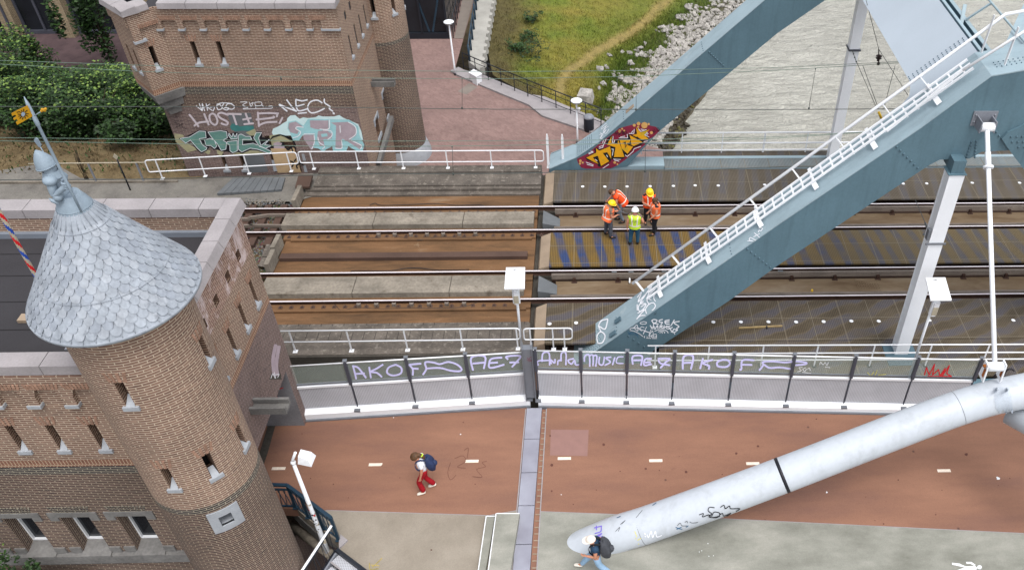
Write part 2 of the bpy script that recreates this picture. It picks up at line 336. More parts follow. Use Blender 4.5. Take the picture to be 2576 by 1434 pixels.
# ------------------------------------------------------------------ mesh builder
class MB:
    def __init__(s): s.v = []; s.f = []; s.uv = []; s.m = []; s.sm = []; s.cols = None
    def face(s, pts, mat=0, uv=None, smooth=False):
        i = len(s.v); s.v += [V(p) for p in pts]; s.f.append(list(range(i, i+len(pts)))); s.uv.append(uv); s.m.append(mat); s.sm.append(smooth)
    def idx(s, ids, mat=0, uv=None, smooth=False): s.f.append(list(ids)); s.uv.append(uv); s.m.append(mat); s.sm.append(smooth)
    def hexa(s, b, t, mat=0, caps=True):
        n = len(b); i = len(s.v); s.v += [V(p) for p in b]+[V(p) for p in t]
        for k in range(n): s.idx((i+k, i+(k+1) % n, i+n+(k+1) % n, i+n+k), mat)
        if caps: s.idx([i+k for k in range(n)][::-1], mat); s.idx([i+n+k for k in range(n)], mat)
        return s
    def box(s, x0, x1, y0, y1, z0, z1, mat=0):
        return s.hexa([(x0, y0, z0), (x1, y0, z0), (x1, y1, z0), (x0, y1, z0)], [(x0, y0, z1), (x1, y0, z1), (x1, y1, z1), (x0, y1, z1)], mat)
    def bar(s, a, b, w, h, up=(0, 0, 1), mat=0):
        """a rectangular bar from a to b, w across and h along up, centred"""
        a, b = V(a), V(b); d = (b-a).normalized(); u = V(up); r = d.cross(u)
        if r.length < 1e-5: r = d.cross(V((0, 1, 0)))
        r.normalize(); u = r.cross(d).normalized(); r = r*w/2; u = u*h/2
        return s.hexa([a-r-u, a+r-u, a+r+u, a-r+u], [b-r-u, b+r-u, b+r+u, b-r+u], mat)
    def prism(s, poly, d, mat=0):
        d = V(d); return s.hexa([V(p) for p in poly], [V(p)+d for p in poly], mat)
    def tube(s, pts, r, n=8, mat=0, caps=True, closed=False):
        pts = [V(p) for p in pts]; rs = r if isinstance(r, (list, tuple)) else [r]*len(pts)
        i0 = len(s.v); m = len(pts); up = None
        for k, p in enumerate(pts):
            if closed: d = (pts[(k+1) % m]-pts[k-1])
            else: d = pts[min(k+1, m-1)]-pts[max(k-1, 0)]
            d.normalize()
            if up is None: up = d.orthogonal().normalized()
            up = (up-d*up.dot(d)); up = up.normalized() if up.length > 1e-6 else d.orthogonal().normalized()
            q = d.cross(up)
            for j in range(n):
                a = 2*pi*j/n; s.v.append(p+(up*cos(a)+q*sin(a))*rs[k])
        for k in range(m if closed else m-1):
            a, b = i0+k*n, i0+((k+1) % m)*n
            for j in range(n): s.idx((a+j, a+(j+1) % n, b+(j+1) % n, b+j), mat, None, True)
        if caps and not closed:
            s.idx([i0+j for j in range(n)][::-1], mat); s.idx([i0+(m-1)*n+j for j in range(n)], mat)
        return s
    def lathe(s, c, prof, n=32, mat=0, axis='z', smooth=True, cap=True):
        """prof: (radius, height) pairs about a vertical axis through c"""
        c = V(c); i0 = len(s.v)
        for r, z in prof:
            for j in range(n):
                a = 2*pi*j/n
                s.v.append(c+(V((cos(a)*r, sin(a)*r, z)) if axis == 'z' else V((cos(a)*r, z, sin(a)*r)) if axis == 'y' else V((z, cos(a)*r, sin(a)*r))))
        for k in range(len(prof)-1):
            a, b = i0+k*n, i0+(k+1)*n
            for j in range(n): s.idx((a+j, a+(j+1) % n, b+(j+1) % n, b+j), mat, None, smooth)
        if cap: s.idx([i0+j for j in range(n)][::-1], mat); s.idx([i0+(len(prof)-1)*n+j for j in range(n)], mat)
        return s
    def ball(s, c, r, n=10, mat=0, sc_=(1, 1, 1)):
        c = V(c); i0 = len(s.v); m = n//2+1
        for k in range(m+1):
            t = pi*k/m
            for j in range(n):
                a = 2*pi*j/n; s.v.append(c+V((r*sin(t)*cos(a)*sc_[0], r*sin(t)*sin(a)*sc_[1], -r*cos(t)*sc_[2])))
        for k in range(m):
            a, b = i0+k*n, i0+(k+1)*n
            for j in range(n): s.idx((a+j, a+(j+1) % n, b+(j+1) % n, b+j), mat, None, True)
        return s
    def build(s, name, mats, parent=None):
        if not isinstance(mats, (list, tuple)): mats = [mats]
        me = bpy.data.meshes.new(name); me.from_pydata([tuple(p) for p in s.v], [], s.f)
        for m in mats: me.materials.append(MATS[m] if isinstance(m, str) else m)
        uvl = me.uv_layers.new(name='UVMap').data
        for pi_, pl in enumerate(me.polygons):
            pl.material_index = s.m[pi_]; pl.use_smooth = s.sm[pi_]
            u = s.uv[pi_]
            if u is None:
                n = pl.normal
                if abs(n.z) > .75: u = [(s.v[i].x, s.v[i].y) for i in s.f[pi_]]
                else:
                    t = V((-n.y, n.x, 0)); t = t.normalized() if t.length > 1e-6 else V((1, 0, 0))
                    u = [(s.v[i].dot(t), s.v[i].z) for i in s.f[pi_]]
            for li, q in zip(pl.loop_indices, u): uvl[li].uv = q
        o = bpy.data.objects.new(name, me); C.objects.link(o)
        if parent is not None: o.parent = parent
        return o
def fixn(o):
    bm = bmesh.new(); bm.from_mesh(o.data); bmesh.ops.recalc_face_normals(bm, faces=bm.faces); bm.to_mesh(o.data); bm.free(); return o
def tag(o, label=None, cat=None, group=None, kind=None):
    if label: o['label'] = label
    if cat: o['category'] = cat
    if group: o['group'] = group
    if kind: o['kind'] = kind
    return o
def empty(name, loc=(0, 0, 0), label=None, cat=None, group=None, rz=0):
    o = bpy.data.objects.new(name, None); C.objects.link(o); o.location = loc; o.rotation_euler = (0, 0, rz); o.empty_display_size = .2
    return tag(o, label, cat, group)
def part(mb, name, mats, root):
    """link a mesh made in world coordinates as a child of an Empty standing at the thing's base"""
    o = mb.build(name, mats); o.parent = root
    w_ = Matrix.Translation(root.location) if root.parent is None else Matrix()
    r = root
    off = V((0, 0, 0))
    while r is not None: off = off+r.location; r = r.parent
    o.location = -off if root.type == 'EMPTY' else V((0, 0, 0)); return o
def sub(mb, name, mats, par):
    """a sub-part: a child of a part whose mesh is in the same coordinates"""
    o = mb.build(name, mats); o.parent = par; return o
def copy_tree(o, parent=None):
    c = o.copy(); C.objects.link(c)
    if parent is not None: c.parent = parent
    for ch in [k for k in o.children]: copy_tree(ch, c)
    return c
def arc_pts(pts, r=.1, n=4):
    """round the corners of a polyline"""
    pts = [V(p) for p in pts]; out = [pts[0]]
    for a, b, c in zip(pts, pts[1:], pts[2:]):
        d1 = (a-b); d2 = (c-b); k = min(r, d1.length*.45, d2.length*.45); p = b+d1.normalized()*k; q = b+d2.normalized()*k
        for i in range(n+1):
            t = i/n; out.append(p*(1-t)**2+b*2*t*(1-t)+q*t*t)
    out.append(pts[-1]); return out
def smooth_line(pts, n=5):
    out = []
    for i in range(len(pts)-1):
        p0 = pts[max(i-1, 0)]; p1 = pts[i]; p2 = pts[i+1]; p3 = pts[min(i+2, len(pts)-1)]
        for k in range(n):
            t = k/n
            out.append(tuple(.5*((2*b)+(-a+c)*t+(2*a-5*b+4*c-d)*t*t+(-a+3*b-3*c+d)*t**3) for a, b, c, d in zip(p0, p1, p2, p3)))
    out.append(pts[-1]); return out
def spray(mb, zf, proj, strokes, w, off=.003, curve=True, mat=0):
    """paint strokes measured on the photograph, laid as thin ribbons on their own surface"""
    nrm = None; c = 0
    for st in strokes:
        ww = w
        if isinstance(st, tuple) and isinstance(st[0], (int, float)): ww, st = st[0], st[1]
        pts = smooth_line(st, 4) if curve and len(st) > 2 else list(st)
        for a, b in zip(pts, pts[1:]):
            dx, dy = b[0]-a[0], b[1]-a[1]; L = sqrt(dx*dx+dy*dy)
            if L < 1e-3: continue
            nx, ny = -dy/L*ww/2, dx/L*ww/2; c += 1; o = off+(c % 40)*.0003
            ex, ey = dx/L*ww*.3, dy/L*ww*.3
            q = [(a[0]-ex+nx*.7, a[1]-ey+ny*.7), (a[0]+nx, a[1]+ny), (b[0]+nx, b[1]+ny), (b[0]+ex+nx*.7, b[1]+ey+ny*.7), (b[0]+ex-nx*.7, b[1]+ey-ny*.7), (b[0]-nx, b[1]-ny), (a[0]-nx, a[1]-ny), (a[0]-ex-nx*.7, a[1]-ey-ny*.7)]
            mb.face([proj(*zf(*p), o) for p in q], mat)
def fill(mb, zf, proj, polys, off=.002, mat=0):
    for i, po in enumerate(polys):
        mb.face([proj(*zf(*p), off+i*.0004) for p in po], mat)
def on_y(Yp, s=-1): return lambda x, y, o: at(x, y, Y=Yp+s*o)
def on_x(Xp, s=1): return lambda x, y, o: at(x, y, X=Xp+s*o)
def on_z(Zp): return lambda x, y, o: at(x, y, Z=Zp+o)
def wall(mb, f, u0, u1, z0, z1, holes, bands, ustep=None):
    """a wall sheet with real openings; f(u, z, depth) -> point; bands: (top z, material index); holes: (u0, u1, z0, z1)"""
    us = {u0, u1}; zs = {z0, z1}
    for h in holes: us |= {h[0], h[1]}; zs |= {h[2], h[3]}
    for b in bands:
        if z0 < b[0] < z1: zs.add(b[0])
    if ustep:
        n = int((u1-u0)/ustep)+1
        for k in range(1, n):
            q = u0+(u1-u0)*k/n
            if all(abs(q-x) > ustep*.15 for x in us): us.add(q)
    us = sorted(x for x in us if u0 <= x <= u1); zs = sorted(x for x in zs if z0 <= x <= z1)
    for a, b in zip(us, us[1:]):
        for c, d in zip(zs, zs[1:]):
            um, z_ = (a+b)/2, (c+d)/2
            if any(h[0] < um < h[1] and h[2] < z_ < h[3] for h in holes): continue
            mi = next((m for t, m in bands if z_ < t), bands[-1][1])
            mb.face([f(a, c, 0), f(b, c, 0), f(b, d, 0), f(a, d, 0)], mi, [(a, c), (b, c), (b, d), (a, d)])
def niche(mb, f, u0, u1, z0, z1, dep, mr=0, mback=1):
    A, B, Cc, D = (u0, z0), (u1, z0), (u1, z1), (u0, z1)
    for p, q in ((A, B), (B, Cc), (Cc, D), (D, A)):
        mb.face([f(p[0], p[1], 0), f(q[0], q[1], 0), f(q[0], q[1], dep), f(p[0], p[1], dep)], mr,
                [(0 if p[0] == q[0] else p[0], p[1]), (0 if p[0] == q[0] else q[0], q[1]), (dep if p[0] == q[0] else q[0], q[1]+(0 if p[0] == q[0] else dep)), (dep if p[0] == q[0] else p[0], p[1]+(0 if p[0] == q[0] else dep))])
    mb.face([f(u0, z0, dep), f(u1, z0, dep), f(u1, z1, dep), f(u0, z1, dep)], mback, [(u0, z0), (u1, z0), (u1, z1), (u0, z1)])
def fbox(mb, f, u0, u1, z0, z1, d0, d1, mat=0):
    """a block on a mapped wall: depth d is negative outwards"""
    mb.hexa([f(u0, z0, d0), f(u1, z0, d0), f(u1, z0, d1), f(u0, z0, d1)], [f(u0, z1, d0), f(u1, z1, d0), f(u1, z1, d1), f(u0, z1, d1)], mat)
def stone_sill(mb, f, uc, z, w=.17, mat=0):
    """sloping throat in the slit and a projecting T-shaped block beneath it"""
    mb.hexa([f(uc-w*.4, z+.17, .16), f(uc+w*.4, z+.17, .16), f(uc+w*.4, z-.02, .16), f(uc-w*.4, z-.02, .16)],
            [f(uc-w*.4, z+.16, .15), f(uc+w*.4, z+.16, .15), f(uc+w*.46, z, -.03), f(uc-w*.46, z, -.03)], mat)
    fbox(mb, f, uc-w*.85, uc+w*.85, z-.1, z, .02, -.05, mat)
def voussoir(mb, f, uc, z, w, n, h, spread, d=-.012, mat=0):
    for k in range(n):
        a = (k-(n-1)/2)/max(1, (n-1)/2); u = uc+a*w/2; t = a*spread; hw = w/n*.42
        mb.hexa([f(u-hw, z, .01), f(u+hw, z, .01), f(u+hw+t, z+h, .01), f(u-hw+t, z+h, .01)], [f(u-hw, z, d), f(u+hw, z, d), f(u+hw+t, z+h, d), f(u-hw+t, z+h, d)], mat)
# ================================================================== the ground, the water and the decks
def struct(o, **k): return tag(o, kind='structure', **k)
mb = MB(); mb.box(-400, 400, -100, 700, -9.4, -9.0); struct(mb.build('ground', 'dry_earth'))
mb = MB(); n = 60
mb.face([(-3, -60, -7.6), (400, -60, -7.6), (400, 700, -7.6), (-3, 700, -7.6)]); struct(mb.build('water', 'river'))
mb = MB(); mb.face([(-60, -20, -6.2), (-2.2, -20, -6.2), (-2.2, 19.0, -6.2), (-60, 19.0, -6.2)]); struct(mb.build('quay_floor', 'concrete_wall'))
# cycle and foot deck of the side bridge. Left (land) span and right (river) span meet at the joint plate
DZ = -.3
kerb = lambda x: 17.50-.034*(x+1.3) if x > -1.6 else 17.53+.032*(x+1.6)      # inner face of the barrier kerb
edge = lambda px, py: at(px, py, Z=DZ)
jl = [at(1326, 1011, Z=DZ), at(1289, 1434, Z=DZ)]; jr = [at(1365, 1011, Z=DZ), at(1334, 1434, Z=DZ)]
jm = lambda L, y: V((L[0].x+(L[1].x-L[0].x)*(y-L[0].y)/(L[1].y-L[0].y), y, DZ))
t2 = at(1377, 1011, Z=DZ), at(1352, 1434, Z=DZ)
def slab(name, poly, mat, th=.35, z=DZ):
    mb = MB(); p = [V((q[0], q[1], z)) for q in poly]
    mb.hexa([q-V((0, 0, th)) for q in p], p); return fixn(mb.build(name, mat))
yb = 13.86                                                             # border between red and grey, at the joint
bl = at(820, 1283, Z=DZ)
struct(slab('cycle_path', [(-16, bl.y+.12), (at(700, 1277, Z=DZ).x, at(700, 1277, Z=DZ).y), at(745, 1279, Z=DZ)[:2], bl[:2], at(1230, 1296, Z=DZ)[:2], jm(jl, yb)[:2], jm(jl, kerb(-1.7))[:2], (-9.0, kerb(-9)), (-16, kerb(-16))], 'red_asphalt'))
brr = at(2576, 1341, Z=DZ)
struct(slab('cycle_path', [jm(t2, yb-.05)[:2], at(1800, 1303, Z=DZ)[:2], brr[:2], (32, brr.y-.9), (32, kerb(32)), jm(t2, kerb(-1.2))[:2]], 'red_asphalt'))
pit = [at(*ZK(470, 520), Z=DZ), at(766, 1298, Z=DZ), at(852, 1363, Z=DZ), at(853, 1384, Z=DZ), at(911, 1434, Z=DZ), at(990, 1500, Z=DZ)]
struct(slab('footpath', [bl[:2], pit[0][:2], pit[1][:2], pit[2][:2], pit[3][:2], pit[4][:2], pit[5][:2], (-3, 9.5), jm(jl, 9.5)[:2], jm(jl, yb)[:2], at(1230, 1296, Z=DZ)[:2]][::-1], 'light_deck'))
struct(slab('footpath', [jm(t2, yb-.055)[:2], jm(t2, 8.5)[:2], (32, 8.5), (32, brr.y-.905), (brr.x, brr.y-.005), (at(1800, 1303, Z=DZ).x, at(1800, 1303, Z=DZ).y-.005)], 'grey_deck'))
mb = MB()
def line_strip(mb, a, b, w=.02, z=DZ+.004, mat=0):
    a = V((a[0], a[1], z)); b = V((b[0], b[1], z)); d = (b-a).normalized(); r = V((-d.y, d.x, 0))*w/2
    mb.face([a-r, b-r, b+r, a+r], mat)
line_strip(mb, bl, at(1230, 1296, Z=DZ)); line_strip(mb, at(1230, 1296, Z=DZ), jm(jl, yb))
line_strip(mb, jm(t2, yb-.05), at(1800, 1303, Z=DZ)); line_strip(mb, at(1800, 1303, Z=DZ), brr)
struct(mb.build('border_line', 'stone_pale'))
# joint plates and the toothed strip beside them
ji = empty('expansion_joint', jm(jl, 15), 'long steel joint plate crossing the red deck between the two spans', 'expansion joint')
ys = [17.5, 16.3, 15.1, 14.0, 12.8, 11.2, 9.6]
for a, b in zip(ys, ys[1:]):
    mb = MB(); q = [jm(jl, a)+V((.01, -.012, .012)), jm(jr, a)+V((-.01, -.012, .012)), jm(jr, b)+V((-.01, .012, .012)), jm(jl, b)+V((.01, .012, .012))]
    mb.hexa([x-V((0, 0, .2)) for x in q], q); part(mb, 'cover_plate', 'tread_plate', ji)
mb = MB()
for k in range(40):
    y = 17.3-k*.2
    mb.hexa([jm(jr, y)+V((.03, 0, -.05)), jm(t2, y)+V((-.03, 0, -.05)), jm(t2, y+.028)+V((-.03, 0, -.05)), jm(jr, y+.028)+V((.03, 0, -.05))],
            [jm(jr, y)+V((.03, 0, .006)), jm(t2, y)+V((-.03, 0, .006)), jm(t2, y+.028)+V((-.03, 0, .006)), jm(jr, y+.028)+V((.03, 0, .006))])
part(mb, 'joint_teeth', 'beige_plate', ji)
mb = MB(); q = [jm(t2, 17.45), jm(t2, 8.5)]; mb.bar(q[0]+V((-.015, 0, 0)), q[1]+V((-.015, 0, 0)), .03, .03); mb.bar(jm(jl, 17.45)+V((-.02, 0, 0)), jm(jl, 8.5)+V((-.02, 0, 0)), .03, .03)
part(mb, 'edge_strip', 'stone_pale', ji)
mb = MB(); mb.hexa([jm(jr, 17.45)+V((.0, 0, -.1)), jm(t2, 17.45)+V((0, 0, -.1)), jm(t2, 8.5)+V((0, 0, -.1)), jm(jr, 8.5)+V((0, 0, -.1))],
    [jm(jr, 17.45)+V((.0, 0, -.012)), jm(t2, 17.45)+V((0, 0, -.012)), jm(t2, 8.5)+V((0, 0, -.012)), jm(jr, 8.5)+V((0, 0, -.012))]); fixn(part(mb, 'joint_bed', 'red_asphalt', ji))
# two raised slabs on the footpath
for nm, x0, x1, y0, h, lab in (('raised_slab', 1247, 1309, 1290, .2, 'wider pale stone slab raised against the steel joint plate'), ('raised_slab', 1222, 1247, 1297, .1, 'narrow lower stone slab along the left of the wider one')):
    a = at(x0, y0, Z=DZ+h); b = at(x1-2, y0, Z=DZ+h); xb = at(x0-20, 1434, Z=DZ+h); xc = at(x1-25, 1434, Z=DZ+h)
    mb = MB(); P = [(a.x, a.y), (b.x, b.y), (xc.x, xc.y), (xb.x, xb.y)]
    t = [V((p[0], p[1], DZ+h)) for p in P]; mb.hexa([p-V((0, 0, h-.003)) for p in t], t)
    o = fixn(mb.build(nm, 'grey_deck')); tag(o, lab, 'stone slab', 'slabs beside the joint')
    m2 = MB(); m2.bar(t[0]+V((.012, -.012, .003)), t[3]+V((.012, 0, .003)), .025, .012); m2.bar(t[0]+V((.024, -.012, .003)), t[1]+V((0, -.012, .003)), .025, .012); part(m2, 'white_edging', 'white_paint', o)
# road dashes
for (px, py) in [Z10(218, 693), Z10(923, 665), Z10(1626, 640), Z11(487, 620), Z11(1153, 636), Z11(1860, 657), Z12(1440, 709)]:
    a = at(px, py, Z=DZ); mb = MB()
    mb.face([(a.x-.19, a.y-.05, DZ+.004), (a.x+.19, a.y-.05, DZ+.004), (a.x+.19, a.y+.05, DZ+.004), (a.x-.19, a.y+.05, DZ+.004)]); struct(mb.build('lane_dash', 'marking'))
mb = MB(); c = [at(*Z11(x, y), Z=DZ) for x, y in ((388, 410), (664, 412), (655, 603), (382, 598))]; mb.face([p+V((0, 0, .003)) for p in c]); struct(mb.build('asphalt_patch', 'patch_pink'))
mb = MB(); fill(mb, zm(700, 1150, 2.706), on_z(DZ), [[(458, 520), (522, 520), (440, 812), (330, 1150), (250, 1150), (368, 812)]], .004); struct(mb.build('expansion_strip', 'concrete_wall'))
# painted walker pictogram, droppings, arrow and tags on the deck
PZ = on_z(DZ)
mb = MB()
fill(mb, Z12, PZ, [[(1560, 1388), (1600, 1405), (1665, 1400), (1685, 1418), (1668, 1434), (1600, 1434), (1530, 1434), (1590, 1412), (1500, 1392), (1498, 1378), (1555, 1384)], [(1600, 1372), (1640, 1372), (1672, 1395), (1660, 1400), (1632, 1385), (1605, 1385)],
    [(1685, 1400), (1700, 1395), (1714, 1402), (1716, 1415), (1706, 1425), (1692, 1424), (1683, 1413)]], .004)
struct(mb.build('walker_symbol', 'white_paint'))
mb = MB()
for z_, pts in ((Z12, [(586, 866, 9), (1835, 766, 14), (1828, 758, 8)]), (Z11, [(464, 883, 4), (1533, 1239, 4), (1488, 1291, 4), (1470, 1300, 4), (1540, 1330, 4), (1573, 1327, 4)]), (Z10, [(1543, 444, 6), (1055, 322, 4)])):
    for x, y, r in pts: fill(mb, z_, PZ, [[(x+r*cos(a)*random.uniform(.6, 1.2), y+r*sin(a)*random.uniform(.5, 1)) for a in [k*pi/4 for k in range(8)]]], .005)
struct(mb.build('white_droppings', 'white_paint'))
mb = MB()
for z_, pts in ((Z11, [(1081, 695, 9), (1374, 718, 11), (773, 519, 11), (1740, 583, 10), (1898, 530, 10), (396, 668, 12), (383, 455, 7), (720, 849, 5), (893, 713, 5), (1180, 707, 5), (1637, 736, 5), (1324, 605, 4), (1285, 302, 5), (552, 953, 5), (395, 857, 8)]), (Z12, [(510, 333, 6), (640, 298, 5), (1107, 776, 6), (1380, 1028, 6), (1000, 1096, 6), (868, 900, 4), (1920, 765, 5), (1836, 815, 4), (1603, 590, 12), (1425, 851, 4), (937, 1070, 4), (136, 1064, 4)]), (Z10, [(617, 807, 6), (450, 765, 5), (1650, 806, 5), (1562, 357, 5), (388, 440, 5), (1100, 760, 4), (1330, 1285, 7), (726, 906, 4), (970, 672, 5)])):
    for x, y, r in pts: fill(mb, z_, PZ, [[(x+r*cos(a)*random.uniform(.8, 1.2), y+r*sin(a)*random.uniform(.7, 1)) for a in [k*pi/4 for k in range(8)]]], .0045)
struct(mb.build('deck_stains', 'gum'))
mb = MB(); spray(mb, Z10, PZ, [[(970, 1345), (930, 1385), (900, 1410)], [(880, 1380), (885, 1425), (945, 1420)], [(892, 1395), (950, 1400)]], 8)
struct(mb.build('yellow_arrow', 'yellow_faded'))
mb = MB(); spray(mb, Z10, PZ, [[(1470, 650), (1450, 720), (1470, 775), (1510, 740)], [(1500, 620), (1560, 600), (1580, 640), (1520, 680), (1580, 690)], [(1570, 560), (1600, 545), (1590, 620)], [(1630, 750), (1700, 755), (1660, 700), (1725, 680), (1700, 650), (1735, 640)]], 3)
struct(mb.build('faded_chalk', 'gum'))
# ------------------------------------------------------------------ railway formation
yr = lambda row, z=0: at(1340, row, Z=z).y
XL, XR = -11.9, -2.2
mb = MB(); mb.face([(-60, 19.7, -.34), (-11.6, 19.7, -.34), (-11.6, 28.2, -.34), (-60, 28.2, -.34)]); struct(mb.build('ballast_bed', 'ballast'))
mb = MB(); mb.box(-11.6, -1.7, 19.66, 30.3, -7, -.42); struct(mb.build('viaduct', 'concrete_wall'))
mb = MB(); mb.box(-60, -11.6, 19.66, 30.3, -7, -.36); struct(mb.build('embankment', 'concrete_wall'))
mb = MB(); mb.face([(-60, 28.2, -.18), (-11.9, 28.2, -.18), (-9.9, 29.2, -.1), (-9.9, 30.2, -.1), (-16.4, 29.75, -.13), (-18.7, 29.77, -.15), (-20.9, 29.9, -.15), (-22.6, 31.1, -.15), (-24.4, 30.5, -.15), (-26, 30.2, -.15), (-60, 30.0, -.15)]); struct(mb.build('gravel_path', 'grit'))
# dry slope behind the path and the lane below it
mb = MB(); nx, ny = 30, 10
def slope_z(x, y): return -.17+(-2.0)*max(0, min(1, (y-32)/9.0))+.12*noise.noise(V((x*.6, y*.6, 0)))
vs = [[V((-60+44.0*i/nx, 29.5+15*j/ny, slope_z(-60+44.0*i/nx, 29.5+15*j/ny)-(.12 if j == 0 else .02))) for j in range(ny+1)] for i in range(nx+1)]
for i in range(nx):
    for j in range(ny): mb.face([vs[i][j], vs[i+1][j], vs[i+1][j+1], vs[i][j+1]], 0, None, True)
struct(mb.build('dry_slope', 'dry_earth'))
mb = MB(); mb.face([(-60, 39, -1.96), (-17, 39, -1.96), (-17, 60, -1.96), (-60, 60, -1.96)]); struct(mb.build('lane', 'paving_purple'))
# brick quay behind the railway: its right edge follows the kerb
PLZ = -2.6
kp = [at(1160, 60, Z=PLZ), at(1143, 180, Z=PLZ), at(1175, 200, Z=PLZ), at(1330, 262, Z=PLZ), at(1490, 330, Z=PLZ)]
mb = MB(); mb.face([(-16.5, 30.35, PLZ), (4, 30.35, PLZ), (4, kp[4].y-2.2, PLZ), kp[4], kp[3], kp[2], kp[1], (kp[1].x+.2, 60, PLZ), (-16.5, 60, PLZ)]); struct(mb.build('quay_paving', 'paving_red'))
# ================================================================== the near gatehouse: brick block, round corner tower with scaled lead roof
XW, YN, YF, ZC, ZB4 = -8.77, 12.04, 17.4, 7.5, 4.25
gx = empty('gatehouse', (-12, 15, -.3), 'near brick gatehouse with black flat roof and a round tower under a scaled lead cone', 'gatehouse')
fr = lambda u, z, d: V((XW-d, u, z))                       # right wall, u = y
fn = lambda u, z, d: V((u, YN+d, z))                       # near wall, u = x
fb = lambda u, z, d: V((u, YF-d, z))
bands = [(ZB4, 1), (ZB4+.0, 1), (ZB4+.22, 3), (99, 0)]
bandsN = [(ZB4-.25, 1), (ZB4+.02, 2), (ZB4+.24, 3), (6.85, 0), (99, 0)]
slR = [15.0, 15.88, 16.76, 14.12]
hR = [(y-.085, y+.085, 4.72, 5.52) for y in slR if y > 13.4]
hH = [(y-.12, y+.12, 6.28, 6.55) for y in (13.4, 14.2, 15.02, 15.86, 16.66, 17.1) if y > 13.6]
door = (13.3, 16.95, -2, 2.0)
mb = MB()
wall(mb, fr, YN, YF, -7, ZC-.25, hR+hH[:4]+[door], [(ZB4, 4), (ZB4+.2, 3), (6.05, 0), (99, 5)])
wall(mb, fb, -40, XW, -7, ZC-.25, [], [(ZB4, 4), (99, 0)])
slN = [-12.22-.0-1.0*k for k in range(0, 9)]
q0, q1, q2_ = [at(x, 1133, Y=YN).x-.03 for x in (272, 167, 67)]; slN = [q0, q1, q2_]+[q2_-(q0-q2_)/2*k for k in range(1, 4)]
hN = [(x-.085, x+.085, 4.85, 5.66) for x in slN]
w0_, w1_, w2_ = [at(x, 1330, Y=YN+.35).x-.02 for x in (385, 248, 108)]; wx = [w0_, w1_, w2_, w2_-(w0_-w2_)/2]
hW = [(x-.33, x+.33, .95, 2.42) for x in wx]
cbx = [at(*Z9(505, 203), Y=YN-.1).x, at(*Z9(226, 203), Y=YN-.1).x]; cst = cbx[0]-cbx[1]; cbx0 = cbx[0]+cst
wall(mb, fn, -40, XW, -7, ZC-.25, hN+hW, bandsN)
part(mb, 'walls', ['brick_orange', 'brick_dark', 'brick_band', 'brick_soldier', 'brick_mauve', 'brick_white'], gx)
for h, f in [(h, fr) for h in hR]+[(h, fn) for h in hN]:
    mb = MB(); niche(mb, f, *h, .42); w_ = part(mb, 'slit_window', ['brick_inside', 'void'], gx)
    mb = MB(); stone_sill(mb, f, (h[0]+h[1])/2, h[2]); sub(mb, 'sill', 'stone_sill', w_)
    mb = MB(); voussoir(mb, f, (h[0]+h[1])/2, h[3], .26, 4, .24, .05); sub(mb, 'brick_arch', 'arch_brick', w_)
for h in hH[:4]:
    mb = MB(); niche(mb, fr, *h, .3); part(mb, 'vent_hole', ['brick_inside', 'void'], gx)
# ground-floor windows of the near wall with stone lintel, deep splayed reveal and sloping sill
for h in hW:
    xc = (h[0]+h[1])/2
    mb = MB(); niche(mb, fn, *h, .38); w_ = part(mb, 'window', ['brick_dark', 'void'], gx)
    mb = MB(); fbox(mb, fn, xc-.33, xc+.33, 1.06, 2.42, .34, .36); sub(mb, 'pane', 'dark_glass', w_)
    mb = MB()
    for a, b, c, d in ((xc-.33, xc-.295, 1.06, 2.42), (xc+.305, xc+.33, 1.06, 2.42), (xc-.295, xc+.305, 1.06, 1.095)): fbox(mb, fn, a, b, c, d, .28, .34)
    sub(mb, 'frame', 'white_paint', w_)
    mb = MB(); fbox(mb, fn, xc-.56, xc+.56, 2.42, 2.58, .02, -.03); fbox(mb, fn, xc-.56, xc-.36, 2.28, 2.42, .02, -.03); fbox(mb, fn, xc+.36, xc+.56, 2.28, 2.42, .02, -.03)
    sub(mb, 'lintel', 'stone_grey', w_)
    mb = MB(); mb.hexa([fn(xc-.325, 1.06, .33), fn(xc+.325, 1.06, .33), fn(xc+.36, .97, -.14), fn(xc-.36, .97, -.14)], [fn(xc-.325, .96, .33), fn(xc+.325, .96, .33), fn(xc+.36, .9, -.14), fn(xc-.36, .9, -.14)])
    fbox(mb, fn, xc-.6, xc-.335, .945, 1.16, .02, -.035); fbox(mb, fn, xc+.335, xc+.6, .945, 1.16, .02, -.035)
    sub(mb, 'sill', 'stone_grey', w_)
    mb = MB(); voussoir(mb, fn, xc, 2.585, .74, 12, .22, .07); sub(mb, 'brick_arch', 'brick_band', w_)
mb = MB(); fbox(mb, fn, -40, XW-.6, .62, .94, .02, -.13)
for k in range(14): pass
part(mb, 'plinth_ledge', 'stone_grey', gx)
